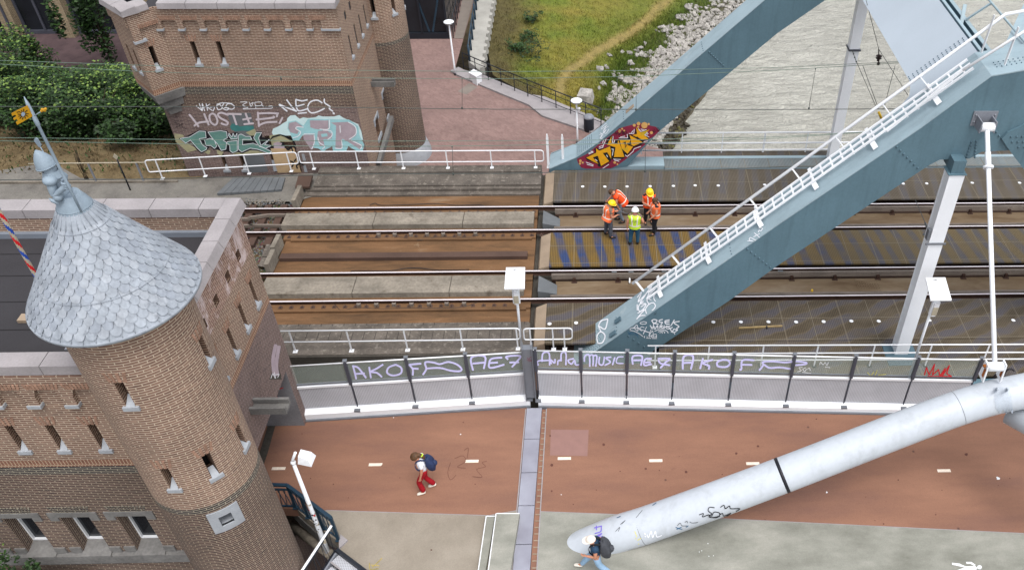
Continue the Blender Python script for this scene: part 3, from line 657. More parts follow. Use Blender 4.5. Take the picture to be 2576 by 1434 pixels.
# corbel table below the coping of the near wall
f2 = lambda u, z, d: V((u, YN+d, z))
mb = MB()
for k in range(7):
    x = cbx0-cst*k
    fbox(mb, f2, x-.12, x+.12, 6.38, 6.62, .01, -.10); 
mb.box(-40, XW-.9, YN-.11, YN-.002, 6.84, ZC-.26)
for k in range(7):
    x = cbx0-cst*k
    mb.hexa([(x-.12, YN-.1, 6.62), (x+.12, YN-.1, 6.62), (x+.12, YN-.003, 6.62), (x-.12, YN-.003, 6.62)], [(x-.2, YN-.1, 6.84), (x+.2, YN-.1, 6.84), (x+.2, YN-.003, 6.84), (x-.2, YN-.003, 6.84)])
part(mb, 'corbel_table', 'brick_orange', gx)
for k in range(6): x = cbx0-cst*k; mb = MB(); fbox(mb, f2, x-.14, x+.14, 6.30, 6.38, .01, -.13); part(mb, 'corbel_stone', 'stone_sill', gx)
for k in range(7):
    mb = MB(); voussoir(mb, lambda u, z, d: V((u, YN-.112+d, z)), cbx0-cst*(k+.5), 6.86, .56, 9, .15, .04); part(mb, 'corbel_arch', 'arch_brick', gx)
mb = MB(); niche(mb, fr, door[0], door[1], -.6, 2.0, 6.0, 0, 1); pw = part(mb, 'passage_lining', ['passage_plaster', 'concrete_wall'], gx)
mb = MB(); pr_ = lambda x, y, o: at(x, y, Y=16.95-o)
spray(mb, Z9, pr_, [[(1985, 10), (2010, 30), (1995, 60)], [(1975, 40), (2020, 50), (2025, 70)]], 4); sub(mb, 'white_tag', 'spray_white', pw)
mb = MB(); spray(mb, Z10, pr_, [[(140, 130), (175, 95), (215, 115), (250, 105)], [(160, 125), (195, 160), (225, 200)], [(150, 115), (210, 118)], [(245, 175), (290, 190), (275, 205)]], 6); sub(mb, 'red_tag', 'spray_red', pw)
mb = MB(); q = [at(*Z10(x, y), Y=16.2) for x, y in ((10, 205), (275, 222))]
c0 = at(*Z9(1835, 225), Y=16.3); s_ = at(632, 1018, X=XW); c1 = at(724, 1020, Y=s_.y); ys_ = s_.y
mb.box(XW-.05, c1.x, ys_-.18, ys_-.1, c1.z-.12, c1.z+.1); mb.box(XW-.05, c1.x, ys_+.12, ys_+.2, c1.z-.12, c1.z+.1); mb.box(XW-.05, c1.x, ys_-.1, ys_+.12, c1.z-.12, c1.z-.05)
part(mb, 'drain_channel', 'stone_grey', gx)
# paint and a triangular tag sheet by the corner
mb = MB(); spray(mb, Z6, on_x(XW), [[(200, 1180), (180, 1290), (190, 1400)], [(225, 1190), (205, 1320), (215, 1400)]], 26); part(mb, 'faded_paint', 'spray_mauve', gx)
mb = MB(); fill(mb, Z6, on_x(XW), [[(205, 1310), (150, 1434), (245, 1434), (240, 1400)]], .004); o = part(mb, 'grey_sheet', 'concrete_wall', gx)
mb = MB(); spray(mb, Z6, on_x(XW), [[(165, 1425), (180, 1390), (195, 1425)], [(200, 1400), (225, 1395), (215, 1420)], [(190, 1380), (200, 1425)]], 4, .008); sub(mb, 'sheet_tag', 'spray_white', o)
# coping stones with irregular joints, inner upstand and roof
cop = MB()
L = [(-40, 17.52, 17.08), ]
y0c, y1c = 17.54, 17.08
def cop_stone(a, b, y0, y1, j):
    cop.hexa([V((a, y0, ZC-.24)), V((b, y0, ZC-.24)), V((b-j, y1, ZC-.24)), V((a-j, y1, ZC-.24))], [V((a, y0, ZC)), V((b, y0, ZC)), V((b-j, y1, ZC)), V((a-j, y1, ZC))])
x = -8.6; xs = [x]
while x > -36: x -= random.uniform(.78, 1.25); xs.append(x)
cop_stone(xs[1]+.008, -9.04, y0c, y1c, -.0)
for a, b in zip(xs[1:], xs[2:]): cop_stone(b+.008, a-.008, y0c, y1c, random.uniform(-.12, .12) if False else 0)
y = 17.54; yy = [17.54]
while y > 12.6: y -= random.uniform(.75, 1.1); yy.append(max(y, 12.2))
for a, b in zip(yy, yy[1:]):
    cop.hexa([V((-9.035, b+.008, ZC-.24)), V((-8.6, b+.008, ZC-.24)), V((-8.6, a-.008, ZC-.24)), V((-9.035, a-.008, ZC-.24))], [V((-9.035, b+.008, ZC)), V((-8.68, b+.008, ZC)), V((-8.68, a-.008, ZC)), V((-9.035, a-.008, ZC))])
part(cop, 'coping', 'stone_pale', gx); cop = MB()
for a, b in zip(xs, xs[1:]): cop_stone(b+.008-1.3, a-.008-1.3, 12.34, 11.94, 0)
part(cop, 'coping', 'stone_pale', gx)
mb = MB(); mb.face([(-40, 12.3, 6.72), (-9.0, 12.3, 6.72), (-9.0, 17.1, 6.72), (-40, 17.1, 6.72)]); rf = part(mb, 'roof', 'bitumen', gx)
mb = MB()
for y in (12.9, 13.8, 14.7, 15.6, 16.4): mb.box(-40, -9.05, y-.012, y+.012, 6.722, 6.73)
for x, y0, y1 in ((-15, 13.8, 14.7), (-12.3, 14.7, 15.6), (-13.7, 12.9, 13.8)): mb.box(x-.012, x+.012, y0+.02, y1-.02, 6.722, 6.731)
sub(mb, 'roof_seams', 'bitumen_seam', rf)
mb = MB(); mb.box(-40, -9.04, 17.1, 17.2, 6.6, ZC-.24); mb.box(-9.14, -9.04, 12.3, 17.1, 6.6, ZC-.24); part(mb, 'parapet', 'brick_orange', gx)
mb = MB(); mb.box(-40, -9.16, 17.0, 17.1, 6.7, 6.86); mb.box(-9.24, -9.15, 12.4, 17.0, 6.7, 6.86); part(mb, 'flashing', 'lead_seam', gx)
mb = MB(); p = at(*Z5(175, 985), Z=6.75); mb.box(p.x-.08, p.x+.12, p.y-.1, p.y+.12, 6.724, 6.8); part(mb, 'roof_outlet', 'beige_plate', gx)
# ---------------- round tower
TX, TY, TR = -8.73, 12.04, 1.125
fc = lambda u, z, d: V((TX+cos(u/TR)*(TR-d), TY+sin(u/TR)*(TR-d), z))
def cyl_u(px, py):
    """angle on the tower surface seen at a picture position"""
    r = at(px, py, Y=TY); d = (r-V((0, 0, CH))); a = d.x**2+d.y**2; b = -2*(d.x*TX+d.y*TY); c = TX**2+TY**2-TR**2
    t = (-b-sqrt(max(0, b*b-4*a*c)))/(2*a); p = V((0, 0, CH))+d*t; return atan2(p.y-TY, p.x-TX)*TR, p.z
slits = [(Z9(1240, 665), Z9(0, 0)), ]
sp = [(Z5(1500, 1110), Z5(1555, 1315)), (Z9(870, 75), Z9(945, 235)), (Z9(1195, 700), Z9(1270, 835)), (Z9(1495, 600), Z9(1575, 740)), (Z9(1730, 385), Z9(1785, 530))]
th = []
for a, b in sp:
    ua, za = cyl_u(*a); ub, zb = cyl_u(*b); u = (ua+ub)/2; th.append((u-.085, u+.085, zb-.02, za+.03))
us_, zs_ = cyl_u(*Z9(1650, 1060))
th.append((us_-.13, us_+.13, zs_-.16, zs_+.16))
zb1 = cyl_u(*Z9(1500, 1010))[1]
mb = MB(); circ = 2*pi*TR
nu = 96
wall(mb, fc, -circ/2, circ/2, -7, 9.3, th, [(zb1-.02, 1), (zb1+.16, 2), (99, 0)], circ/nu)
for k in range(len(mb.sm)): mb.sm[k] = True
tw = part(mb, 'round_tower', ['brick_orange', 'brick_dark', 'brick_band'], gx)
bm = bmesh.new(); bm.from_mesh(tw.data); bmesh.ops.remove_doubles(bm, verts=bm.verts, dist=.0005); bm.to_mesh(tw.data); bm.free()
for i, h in enumerate(th):
    mb = MB(); niche(mb, fc, *h, .40 if i < 5 else .3, 0 if i < 5 else 2, 1); o = sub(mb, 'slit_window' if i < 5 else 'loophole', ['brick_inside', 'void', 'stone_sill'], tw)
    mb = MB()
    if i < 5: stone_sill(mb, fc, (h[0]+h[1])/2, h[2])
    else:
        c_, z_ = us_, zs_
        for a, b, c2, d2 in ((-.32, .32, .16, .36), (-.32, .32, -.34, -.16), (-.32, -.13, -.16, .16), (.13, .32, -.16, .16)):
            for q in range(4): fbox(mb, fc, c_+a+(b-a)*q/4, c_+a+(b-a)*(q+1)/4, z_+c2, z_+d2, .05, -.025)
    sub(mb, 'window_stone', 'stone_sill', tw)
    if i < 5: mb = MB(); voussoir(mb, fc, (h[0]+h[1])/2, h[3], .26, 4, .24, .05); sub(mb, 'brick_arch', 'arch_brick', tw)
# cone: concave lead skin, scalloped scales in three belts, rolled seams and eaves
ZR0, ZR1, RR0, RR1 = 9.38, 11.22, 1.43, .27
def cr_(t): return RR0+(RR1-RR0)*(t+.01*sin(pi*t))
def cpt(t, a, o=0):
    r = cr_(t); r2 = cr_(min(1, t+.01)); dz = (ZR1-ZR0)*.01; n_ = V((dz, 0, r-r2)).normalized()
    rr = r+n_.x*o; return V((TX+cos(a)*rr, TY+sin(a)*rr, ZR0+(ZR1-ZR0)*t+n_.z*o))
mb = MB(); n = 72; m = 24
for k in range(m):
    for j in range(n):
        a0, a1 = 2*pi*j/n, 2*pi*(j+1)/n; t0, t1 = k/m, (k+1)/m
        mb.face([cpt(t0, a0), cpt(t0, a1), cpt(t1, a1), cpt(t1, a0)], 0, None, True)
mb.lathe((TX, TY, 0), [(RR0-.02, ZR0-.07), (RR0+.015, ZR0-.06), (RR0+.02, ZR0-.01), (RR0, ZR0+.01)], 72)
mb.lathe((TX, TY, 0), [(TR+.02, ZR0-.12), (RR0-.03, ZR0-.05)], 72, cap=False)
cone = part(mb, 'cone_roof', 'lead', gx)
mb = MB(); rows = [i*.0585+.035 for i in range(14)]
belts = [(0, .30, 44), (.30, .60, 34), (.60, .86, 22)]
for i, t in enumerate(rows):
    nn = next((b[2] for b in belts if b[0] <= t < b[1]), 16)
    for j in range(nn):
        ac = 2*pi*(j+(i % 2)*.5)/nn+random.uniform(-.006, .006); w_ = 2*pi/nn*.5*random.uniform(.94, 1.0); hgt = .082*random.uniform(.95, 1.06)
        pts = []
        for q in range(9):
            s_ = -1+2*q/8; pts.append((ac+w_*s_, t+hgt*(.62-.62*sqrt(max(0, 1-s_*s_)))-.01))
        lo = [cpt(tt, aa, .022) for aa, tt in pts]; hi = [cpt(t+hgt, ac+w_, .006), cpt(t+hgt, ac-w_, .006)]
        q_ = random.choice((0, 0, 1, 2)); mb.face(lo+hi, q_); ed = [cpt(tt, aa, .001) for aa, tt in pts]
        for q in range(8): mb.face([ed[q], ed[q+1], lo[q+1], lo[q]])
sub(mb, 'lead_scales', ['lead', 'lead_mid', 'lead_pale'], cone)
mb = MB()
for t, o in ((.305, .026), (.845, .022)):
    mb.tube([cpt(t, 2*pi*k/72, o) for k in range(72)], .005, 6, closed=True)
for j in range(44):
    a = 2*pi*(j+.25)/44; mb.tube([cpt(.0, a, .008), cpt(.045, a, .012)], .007, 5)
for j in range(26):
    a = 2*pi*j/26; mb.tube([cpt(.87, a, .004), cpt(.93, a, .006), cpt(1, a, .004)], .008, 5)
sub(mb, 'lead_rolls', 'lead', cone)
# ================================================================== the far gatehouse
ZBz = zm(560, 300, 4.089)
BX, BY = -9.3, 30.13
g2 = empty('gatehouse', (-13, 33, -2.6), 'far brick gatehouse behind the tracks with graffiti along its foot and an angled turret', 'gatehouse')
gr_ = lambda u, z, d: V((BX-d, u, z)); gf = lambda u, z, d: V((u, BY+d, z))
BL = -15.72                                              # where the projecting corner turret begins
ZB = 3.78; ZT2 = 6.92
# turret plan, from the front wall round to the left side, over stone corbels
q1 = V((BL, BY, 0)); q2 = at(389, 243, Z=3.78); q2 = V((q2.x, q2.y, 0)); q3 = at(350, 207, Z=3.78); q3 = V((q3.x-.1, q3.y, 0))
gt = lambda a, b: (lambda u, z, d: (a+(b-a).normalized()*u+V((-(b-a).normalized().y, (b-a).normalized().x, 0))*-d+V((0, 0, z))))
L12 = (q1-q2).length; L23 = (q2-q3).length
ft = lambda u, z, d: q2+(q1-q2).normalized()*u+V((-(q1-q2).normalized().y, (q1-q2).normalized().x, 0))*d+V((0, 0, z))
fl = lambda u, z, d: q3+(q2-q3).normalized()*u+V((-(q2-q3).normalized().y, (q2-q3).normalized().x, 0))*d+V((0, 0, z))
def uz(f_, a, Yp=BY): p = at(*a, Y=Yp); return p.x, p.z
s1 = uz(0, Z1(1470, 440)); s2 = uz(0, Z1(1660, 440))
hF = [(s1[0]-.085, s1[0]+.085, 4.72, 5.6), (s2[0]-.085, s2[0]+.085, 4.72, 5.6)]
low = [(-15.15, -15.0, .05, 1.0), (-14.42, -14.27, .05, 1.0)]
dr = [uz(0, ZBz(1350, 1000))[0], uz(0, ZBz(1640, 1000))[0]]
dpl = (dr[0]-.1, dr[1]+.1, -.1, 1.62)
mb = MB()
wall(mb, gf, BL, BX, ZB, ZT2-.0, hF, [(ZB+.0, 1), (ZB+.22, 3), (99, 0)])
wall(mb, gf, -16.68, BX, -7, ZB, low+[dpl], [(2.9, 4), (ZB-.32, 1), (ZB, 2)])
# right wall: openings of the passage and slits
hRt = []
for (x, y0, y1) in ((765, 300, 455), (803, 210, 370), (835, 128, 285), (868, 50, 205)):
    a = at(*Z2(x, (y0+y1)/2), X=BX); hRt.append((a.y-.085, a.y+.085, 4.6, 5.45))
hv = []
for x, y in ((718, 118), (752, 45)):
    a = at(*Z2(x, y), X=BX); hv.append((a.y-.13, a.y+.13, a.z-.16, a.z+.16))
al = []
for (x, y0, y1) in ((945, 880, 1010), (1000, 680, 880)):
    a = at(*Z2(x, y0), X=BX); b = at(*Z2(x+25, y1), X=BX); al.append((a.y-.28, a.y+.28, b.z, a.z))
wall(mb, gr_, BY, 36.5, -7, ZT2, hRt+hv+al, [(ZB-.0, 0), (ZB+.2, 3), (99, 0)])
part(mb, 'walls', ['brick_orange', 'brick_dark', 'brick_band', 'brick_soldier', 'brick_mauve'], g2)
for h in al:
    mb = MB(); niche(mb, gr_, *h, .3); w_ = part(mb, 'window', ['brick_inside', 'void'], g2)
    mb = MB(); fbox(mb, gr_, h[0]-.08, h[1]+.08, h[2]-.16, h[2], .02, -.05); fbox(mb, gr_, h[0]-.14, h[0]-.0, h[3]-.2, h[3]+.12, .02, -.03); fbox(mb, gr_, h[1], h[1]+.14, h[3]-.2, h[3]+.12, .02, -.03); fbox(mb, gr_, h[0], h[1], h[3], h[3]+.12, .02, -.03)
    sub(mb, 'stone_surround', 'stone_sill', w_)
for h in hRt:
    mb = MB(); niche(mb, gr_, *h, .4); w_ = part(mb, 'slit_window', ['brick_inside', 'void'], g2)
    mb = MB(); stone_sill(mb, gr_, (h[0]+h[1])/2, h[2]); sub(mb, 'sill', 'stone_sill', w_)
for h in hv: mb = MB(); niche(mb, gr_, *h, .3); part(mb, 'vent_hole', ['brick_inside', 'void'], g2)
for h in hF+low:
    mb = MB(); niche(mb, gf, *h, .4); w_ = part(mb, 'slit_window', ['brick_inside', 'void'], g2)
    mb = MB(); stone_sill(mb, gf, (h[0]+h[1])/2, h[2]); sub(mb, 'sill', 'stone_sill', w_)
    if h in hF: mb = MB(); voussoir(mb, gf, (h[0]+h[1])/2, h[3], .26, 4, .24, .05); sub(mb, 'brick_arch', 'arch_brick', w_)
# turret
mb = MB()
hT = (L12*.47-.085, L12*.47+.085, 4.72, 5.6)
wall(mb, ft, 0, L12, ZB, ZT2, [hT], [(ZB+.22, 3), (99, 0)])
hL = [(L23*.35-.085, L23*.35+.085, 4.6, 5.5), (L23*.72-.085, L23*.72+.085, 4.6, 5.5)]
wall(mb, fl, 0, L23, ZB, ZT2, hL, [(ZB+.22, 3), (99, 0)])
tu = part(mb, 'corner_turret', ['brick_orange', 'brick_dark', 'brick_band', 'brick_soldier'], g2)
for f_, h in [(ft, hT)]+[(fl, h) for h in hL]:
    mb = MB(); niche(mb, f_, *h, .4); sub(mb, 'slit_window', ['brick_inside', 'void'], tu)
    mb = MB(); stone_sill(mb, f_, (h[0]+h[1])/2, h[2]); sub(mb, 'window_stone', 'stone_sill', tu)
mb = MB(); voussoir(mb, ft, L12*.47, 5.6, .26, 4, .24, .05)
sub(mb, 'brick_arch', 'arch_brick', tu)
mb = MB()   # machicolation of the turret: stepped brick cheek, arch and stone
fbox(mb, ft, 0, .3, 5.95, ZT2, .01, -.1); fbox(mb, ft, .3, L12, 6.45, ZT2, .01, -.1); fbox(mb, fl, 0, L23, 6.45, ZT2, .01, -.06)
sub(mb, 'turret_cornice', 'brick_orange', tu)
mb = MB(); fbox(mb, ft, -.02, .42, 5.86, 5.95, .01, -.13); sub(mb, 'corbel_stone', 'stone_sill', tu)
mb = MB(); voussoir(mb, lambda u, z, d: ft(u, z, d-.1), L12*.62, 6.35, .62, 10, .16, .04); sub(mb, 'turret_arch', 'arch_brick', tu)
# stepped stone corbel under the turret
mb = MB(); cqq = V((-16.25, BY+.05, 0))
for k, (zt, zb_, f_) in enumerate(((ZB, 3.42, 1.0), (3.42, 3.08, .74), (3.08, 2.76, .48))):
    a = cqq+(q1+V((.12, 0, 0))-cqq)*f_; b = cqq+(q2+V((0, -.05, 0))-cqq)*f_; c = cqq+(q3-cqq)*f_
    top = [a, b, c, cqq+V((-.4, .5, 0))*f_+V((0, .6, 0))]; bot = [cqq+(p-cqq)*.9 for p in top]
    mb.hexa([p+V((0, 0, zb_)) for p in bot], [p+V((0, 0, zt-.01)) for p in top])
part(mb, 'turret_corbel', 'stone_grey', g2)
mb = MB(); mb.box(-16.6, BX-.02, BY+.4, 36, ZB, ZT2-.4); part(mb, 'roof', 'bitumen', g2)
# corbel table and coping
cx = [at(*Z2(x, 228), Y=BY).x for x in (-30+0, 147, 305, 463)]; step = .74
xs_ = []; x = at(*Z2(463, 228), Y=BY).x
while x > BL: xs_.append(x); x -= (cx[3]-cx[1])/2
mb = MB()
for x in xs_:
    mb.hexa([(x-.1, BY-.1, 6.12), (x+.1, BY-.1, 6.12), (x+.1, BY+.01, 6.12), (x-.1, BY+.01, 6.12)], [(x-.1, BY-.1, 6.36), (x+.1, BY-.1, 6.36), (x+.1, BY+.01, 6.36), (x-.1, BY+.01, 6.36)])
    mb.hexa([(x-.1, BY-.1, 6.362), (x+.1, BY-.1, 6.362), (x+.1, BY+.01, 6.362), (x-.1, BY+.01, 6.362)], [(x-.18, BY-.1, 6.45), (x+.18, BY-.1, 6.45), (x+.18, BY+.01, 6.45), (x-.18, BY+.01, 6.45)])
mb.box(BL, BX-.02, BY-.1, BY+.01, 6.452, ZT2)
mb.box(BX-.62, BX+.002, BY-.1, BY+.01, 6.12, 6.45)
part(mb, 'corbel_table', 'brick_orange', g2)
for a, b in [(x-.12, x+.12) for x in xs_]+[(BX-.66, BX+.03)]: mb = MB(); mb.box(a, b, BY-.13, BY+.01, 6.05, 6.12); part(mb, 'corbel_stone', 'stone_sill', g2)
for u_ in [x+.5*(xs_[0]-xs_[1]) for x in xs_[1:]]+[xs_[0]+.36]: mb = MB(); voussoir(mb, lambda u, z, d: V((u, BY-.102+d, z)), u_, 6.46, .5, 9, .17, .04); part(mb, 'corbel_arch', 'arch_brick', g2)
mb = MB(); x = BX+.06; k = 0
while x > BL+.3:
    x2 = max(x-random.uniform(.95, 1.2), BL-.02)
    mb.hexa([(x2+.008, BY-.22, ZT2), (x-.008, BY-.22, ZT2), (x-.008, BY+.5, ZT2), (x2+.008, BY+.5, ZT2)], [(x2+.008, BY-.2, ZT2+.2), (x-.008, BY-.2, ZT2+.2), (x-.008, BY+.45, ZT2+.27), (x2+.008, BY+.45, ZT2+.27)]); x = x2
o1 = V((BL-.03, BY-.22, 0)); n12 = V((-(q1-q2).normalized().y, (q1-q2).normalized().x, 0)); o2 = q2-n12*.2+(q2-q1).normalized()*.12; n23 = V((-(q2-q3).normalized().y, (q2-q3).normalized().x, 0)); o3 = q3-n23*.2
for a, b, nn in ((o1, o2, n12), (o2, o3, n23)):
    for s_ in range(2):
        p = a+(b-a)*(s_/2+.006); r = a+(b-a)*((s_+1)/2-.006)
        mb.hexa([p+V((0, 0, ZT2+.001)), r+V((0, 0, ZT2+.001)), r+nn*.6+V((0, 0, ZT2+.001)), p+nn*.6+V((0, 0, ZT2+.001))], [p+nn*.03+V((0, 0, ZT2+.2)), r+nn*.03+V((0, 0, ZT2+.2)), r+nn*.5+V((0, 0, ZT2+.262)), p+nn*.5+V((0, 0, ZT2+.262))])
part(mb, 'coping', 'stone_pale', g2)
# round tower at the back corner
T2X, T2Y = -9.22, 35.5
fc2 = lambda u, z, d: V((T2X+cos(u/TR)*(TR-d), T2Y+sin(u/TR)*(TR-d), z))
mb = MB(); h2 = []
def cyl2(px, py):
    r = at(px, py, Y=T2Y); d = (r-V((0, 0, CH))); a = d.x**2+d.y**2; b = -2*(d.x*T2X+d.y*T2Y); c = T2X**2+T2Y**2-TR**2
    t = (-b-sqrt(max(0, b*b-4*a*c)))/(2*a); p = V((0, 0, CH))+d*t; return atan2(p.y-T2Y, p.x-T2X)*TR, p.z
for a in (Z2(935, 130), Z2(1085, 100), Z2(1160, 45)):
    u, z = cyl2(*a); h2.append((u-.085, u+.085, z-.02, z+.85))
wall(mb, fc2, -circ/2, circ/2, -2.1, 9.0, h2, [(3.35, 1), (3.5, 2), (99, 0)], circ/64)
for k in range(len(mb.sm)): mb.sm[k] = True
t2w = part(mb, 'round_tower', ['brick_orange', 'brick_dark', 'brick_band', 'brick_soldier', 'brick_mauve'], g2)
bm = bmesh.new(); bm.from_mesh(t2w.data); bmesh.ops.remove_doubles(bm, verts=bm.verts, dist=.0005); bm.to_mesh(t2w.data); bm.free()
for h in h2:
    mb = MB(); niche(mb, fc2, *h, .4); sub(mb, 'slit_window', ['brick_inside', 'void'], t2w)
    mb = MB(); stone_sill(mb, fc2, (h[0]+h[1])/2, h[2]); sub(mb, 'window_stone', 'stone_sill', t2w)
mb = MB(); mb.lathe((T2X, T2Y, 0), [(TR+.2, -2.6), (TR+.18, -2.4), (TR+.04, -1.95), (TR+.01, -1.9)], 40, cap=False); sub(mb, 'stone_foot', 'stone_sill', t2w)
mb = MB(); a = at(*Z2(915, 620), X=BX); b = at(*Z2(1080, 620), Y=a.y)
mb.box(BX-.02, BX+.95, a.y-.16, a.y-.1, a.z-.1, a.z+.12); mb.box(BX-.02, BX+.95, a.y+.1, a.y+.16, a.z-.1, a.z+.12); mb.box(BX-.02, BX+.95, a.y-.1, a.y+.1, a.z-.1, a.z-.05); part(mb, 'drain_channel', 'stone_grey', g2)
mb = MB(); a = at(*Z2(1065, 880), X=BX+.25); b = at(*Z2(965, 1230), X=BX+.1); mb.bar(a, b, .26, .16, (1, 0, 0)); part(mb, 'leaning_beam', 'stone_grey', g2)
# door and shuttered opening
mb = MB(); niche(mb, gf, *dpl, .18, 0, 1); dd = part(mb, 'doorway', ['brick_inside', 'brick_inside'], g2)
mb = MB(); fbox(mb, gf, dr[0]-.0, dr[1]+.05, -.1, 1.05, .02, -.015); dl = sub(mb, 'door', 'wood_door', dd)
# graffiti. Traced on the wall plane
PB = on_y(BY)
def gpart(name, mat, strokes=None, polys=None, w=16, off=.003, par=None, zf_=None, proj=None, curve=True):
    mb = MB(); zz = zf_ or ZBz
    if polys: fill(mb, zz, proj or PB, polys, off)
    if strokes: spray(mb, zz, proj or PB, strokes, w, off+.003, curve)
    return part(mb, name, mat, par or g2)
ZBz = zm(560, 300, 4.089)
gpart('grey_door', 'slab_grey', polys=[[(690, 262), (1005, 262), (1060, 470), (1240, 1035), (985, 1050), (905, 780)]], off=.002)
gpart('olive_paint', 'spray_olive', polys=[[(0, 530), (120, 550), (150, 640), (240, 700), (330, 740), (180, 780), (90, 700), (20, 640)], [(380, 730), (480, 760), (460, 810), (400, 780)], [(560, 750), (650, 770), (620, 830), (570, 800)], [(740, 740), (1280, 770), (1180, 800), (980, 810), (780, 800)], [(940, 520), (1060, 470), (1100, 560), (1000, 560)], [(1250, 560), (1380, 540), (1560, 640), (1400, 640), (1290, 700)]], off=.0045)
gpart('aqua_cloud', 'spray_aqua_pale', polys=[[(1285, 520), (1300, 470), (1370, 440), (1430, 400), (1480, 370), (1490, 330), (1530, 295), (1590, 290), (1650, 340), (1700, 320), (1760, 330), (1860, 320), (1900, 295), (1960, 310), (2100, 310), (2170, 290), (2230, 330), (2330, 370), (2420, 410), (2460, 500), (2485, 620), (2420, 600), (2300, 520), (1700, 560), (1560, 560), (1400, 560), (1310, 570)]], off=.004)
gpart('aqua_letters', 'spray_aqua', polys=[[(1500, 380), (1600, 360), (1700, 430), (1760, 340), (2300, 350), (2420, 440), (2440, 560), (2500, 680), (2480, 760), (2430, 780), (2290, 700), (2260, 770), (2090, 765), (2080, 700), (2000, 740), (1960, 780), (1900, 730), (1830, 720), (1830, 560), (1700, 540), (1640, 630), (1560, 620), (1520, 520), (1490, 470)]], off=.0055)
gpart('mauve_letter_fill', 'spray_mauve', polys=[[(1510, 395), (1600, 375), (1690, 440), (1600, 450), (1640, 500), (1620, 540), (1530, 520), (1500, 460)], [(1785, 360), (2030, 360), (2030, 480), (1900, 480), (1840, 470), (1790, 450)], [(1700, 550), (1840, 550), (1850, 660), (1800, 745), (1700, 600)], [(1890, 500), (2000, 490), (2080, 540), (2070, 600), (1960, 610), (1980, 700), (1920, 700), (1880, 600)], [(2060, 390), (2290, 380), (2390, 460), (2390, 560), (2320, 610), (2470, 680), (2440, 740), (2300, 650), (2210, 600), (2210, 725), (2120, 725), (2130, 430)]], off=.007)
gpart('aqua_counter', 'spray_aqua', polys=[[(2185, 440), (2270, 440), (2320, 490), (2290, 540), (2190, 530)], [(1930, 540), (2010, 530), (2020, 570), (1940, 580)]], off=.0085)
gpart('white_outline', 'spray_white', strokes=[[(1700, 450), (1620, 445), (1600, 470), (1660, 510), (1640, 560), (1600, 580), (1560, 590)], [(2040, 355), (2035, 470), (1915, 475)], [(1845, 540), (1710, 540)], [(1840, 560), (1845, 640), (1810, 740)], [(1890, 580), (1910, 650), (1980, 700), (1950, 735)], [(1960, 490), (2060, 500), (2075, 560), (2020, 610)], [(2180, 430), (2185, 520)], [(2290, 385), (2380, 440), (2390, 540), (2300, 610)], [(2200, 620), (2205, 725), (2120, 725)], [(2330, 625), (2460, 690), (2450, 735)]], w=11, off=.009, curve=True)
gpart('faded_tag', 'spray_white_faded', strokes=[[(200, 285), (255, 350), (320, 440)], [(265, 430), (330, 390), (450, 375)], [(395, 275), (455, 420)], [(500, 270), (465, 300), (480, 380), (540, 420), (570, 370), (540, 290), (500, 270)], [(710, 290), (620, 260), (575, 285), (610, 330), (700, 380), (690, 420), (620, 400)], [(770, 270), (820, 415)], [(700, 275), (880, 280)], [(940, 270), (990, 400)], [(905, 350), (1010, 330)], [(920, 410), (1040, 400)], [(1100, 255), (1115, 440)], [(1110, 270), (1250, 265), (1370, 270)], [(1080, 350), (1300, 325), (1305, 310)], [(1110, 430), (1200, 390), (1350, 380)], [(1360, 265), (1350, 310)], [(1425, 325), (1385, 400)]], w=25)
gpart('white_tags', 'spray_white', strokes=[(18, [(1380, 155), (1485, 240)]), (18, [(1385, 150), (1500, 200), (1610, 240)]), (18, [(1480, 90), (1540, 170), (1600, 240)]), (18, [(1600, 90), (1605, 170), (1640, 235), (1750, 210)]), (18, [(1600, 85), (1680, 105), (1750, 90)]), (17, [(1610, 175), (1710, 150)]), (17, [(1630, 270), (1740, 258)]), (18, [(1945, 130), (1880, 95), (1790, 120), (1755, 200), (1800, 260), (1880, 250), (1975, 205)]), (18, [(1975, 80), (1980, 130), (2050, 180), (2040, 205), (2085, 240)]), (22, [(2090, 262), (2105, 272)]),
  (11, [(290, 170), (340, 210), (370, 235)]), (11, [(330, 140), (370, 230), (370, 140), (400, 235)]), (11, [(375, 190), (420, 180), (470, 145)]), (11, [(420, 140), (440, 230)]), (11, [(440, 190), (500, 230)]), (11, [(470, 190), (530, 185), (510, 240)]), (11, [(600, 150), (560, 170), (580, 220), (630, 200), (600, 150)]), (11, [(660, 130), (630, 190), (690, 225), (720, 200), (660, 195)]), (11, [(700, 145), (680, 190), (760, 215), (795, 180), (750, 145), (700, 145)]), (11, [(560, 150), (640, 130), (760, 140)]),
  (8, [(870, 120), (960, 120), (900, 160), (970, 190), (905, 205)]), (8, [(990, 120), (1010, 180), (1040, 125), (1000, 150)]), (8, [(1060, 130), (1075, 200)]), (8, [(1060, 125), (1140, 120), (1150, 160), (1070, 170)]), (8, [(1150, 160), (1200, 185), (1280, 170), (1285, 200), (1180, 205), (910, 212)])])
gpart('black_scrawl', 'spray_black', strokes=[[(0, 400), (30, 385), (40, 420), (60, 400), (80, 440)], [(20, 450), (70, 430), (110, 400), (100, 440), (155, 465)]], w=5)
gpart('teal_scribble', 'spray_teal_dark', polys=[[(735, 440), (760, 400), (820, 410), (860, 440), (960, 430), (1040, 430), (1050, 470), (1000, 500), (900, 495), (800, 505), (750, 480)]], off=.0045)
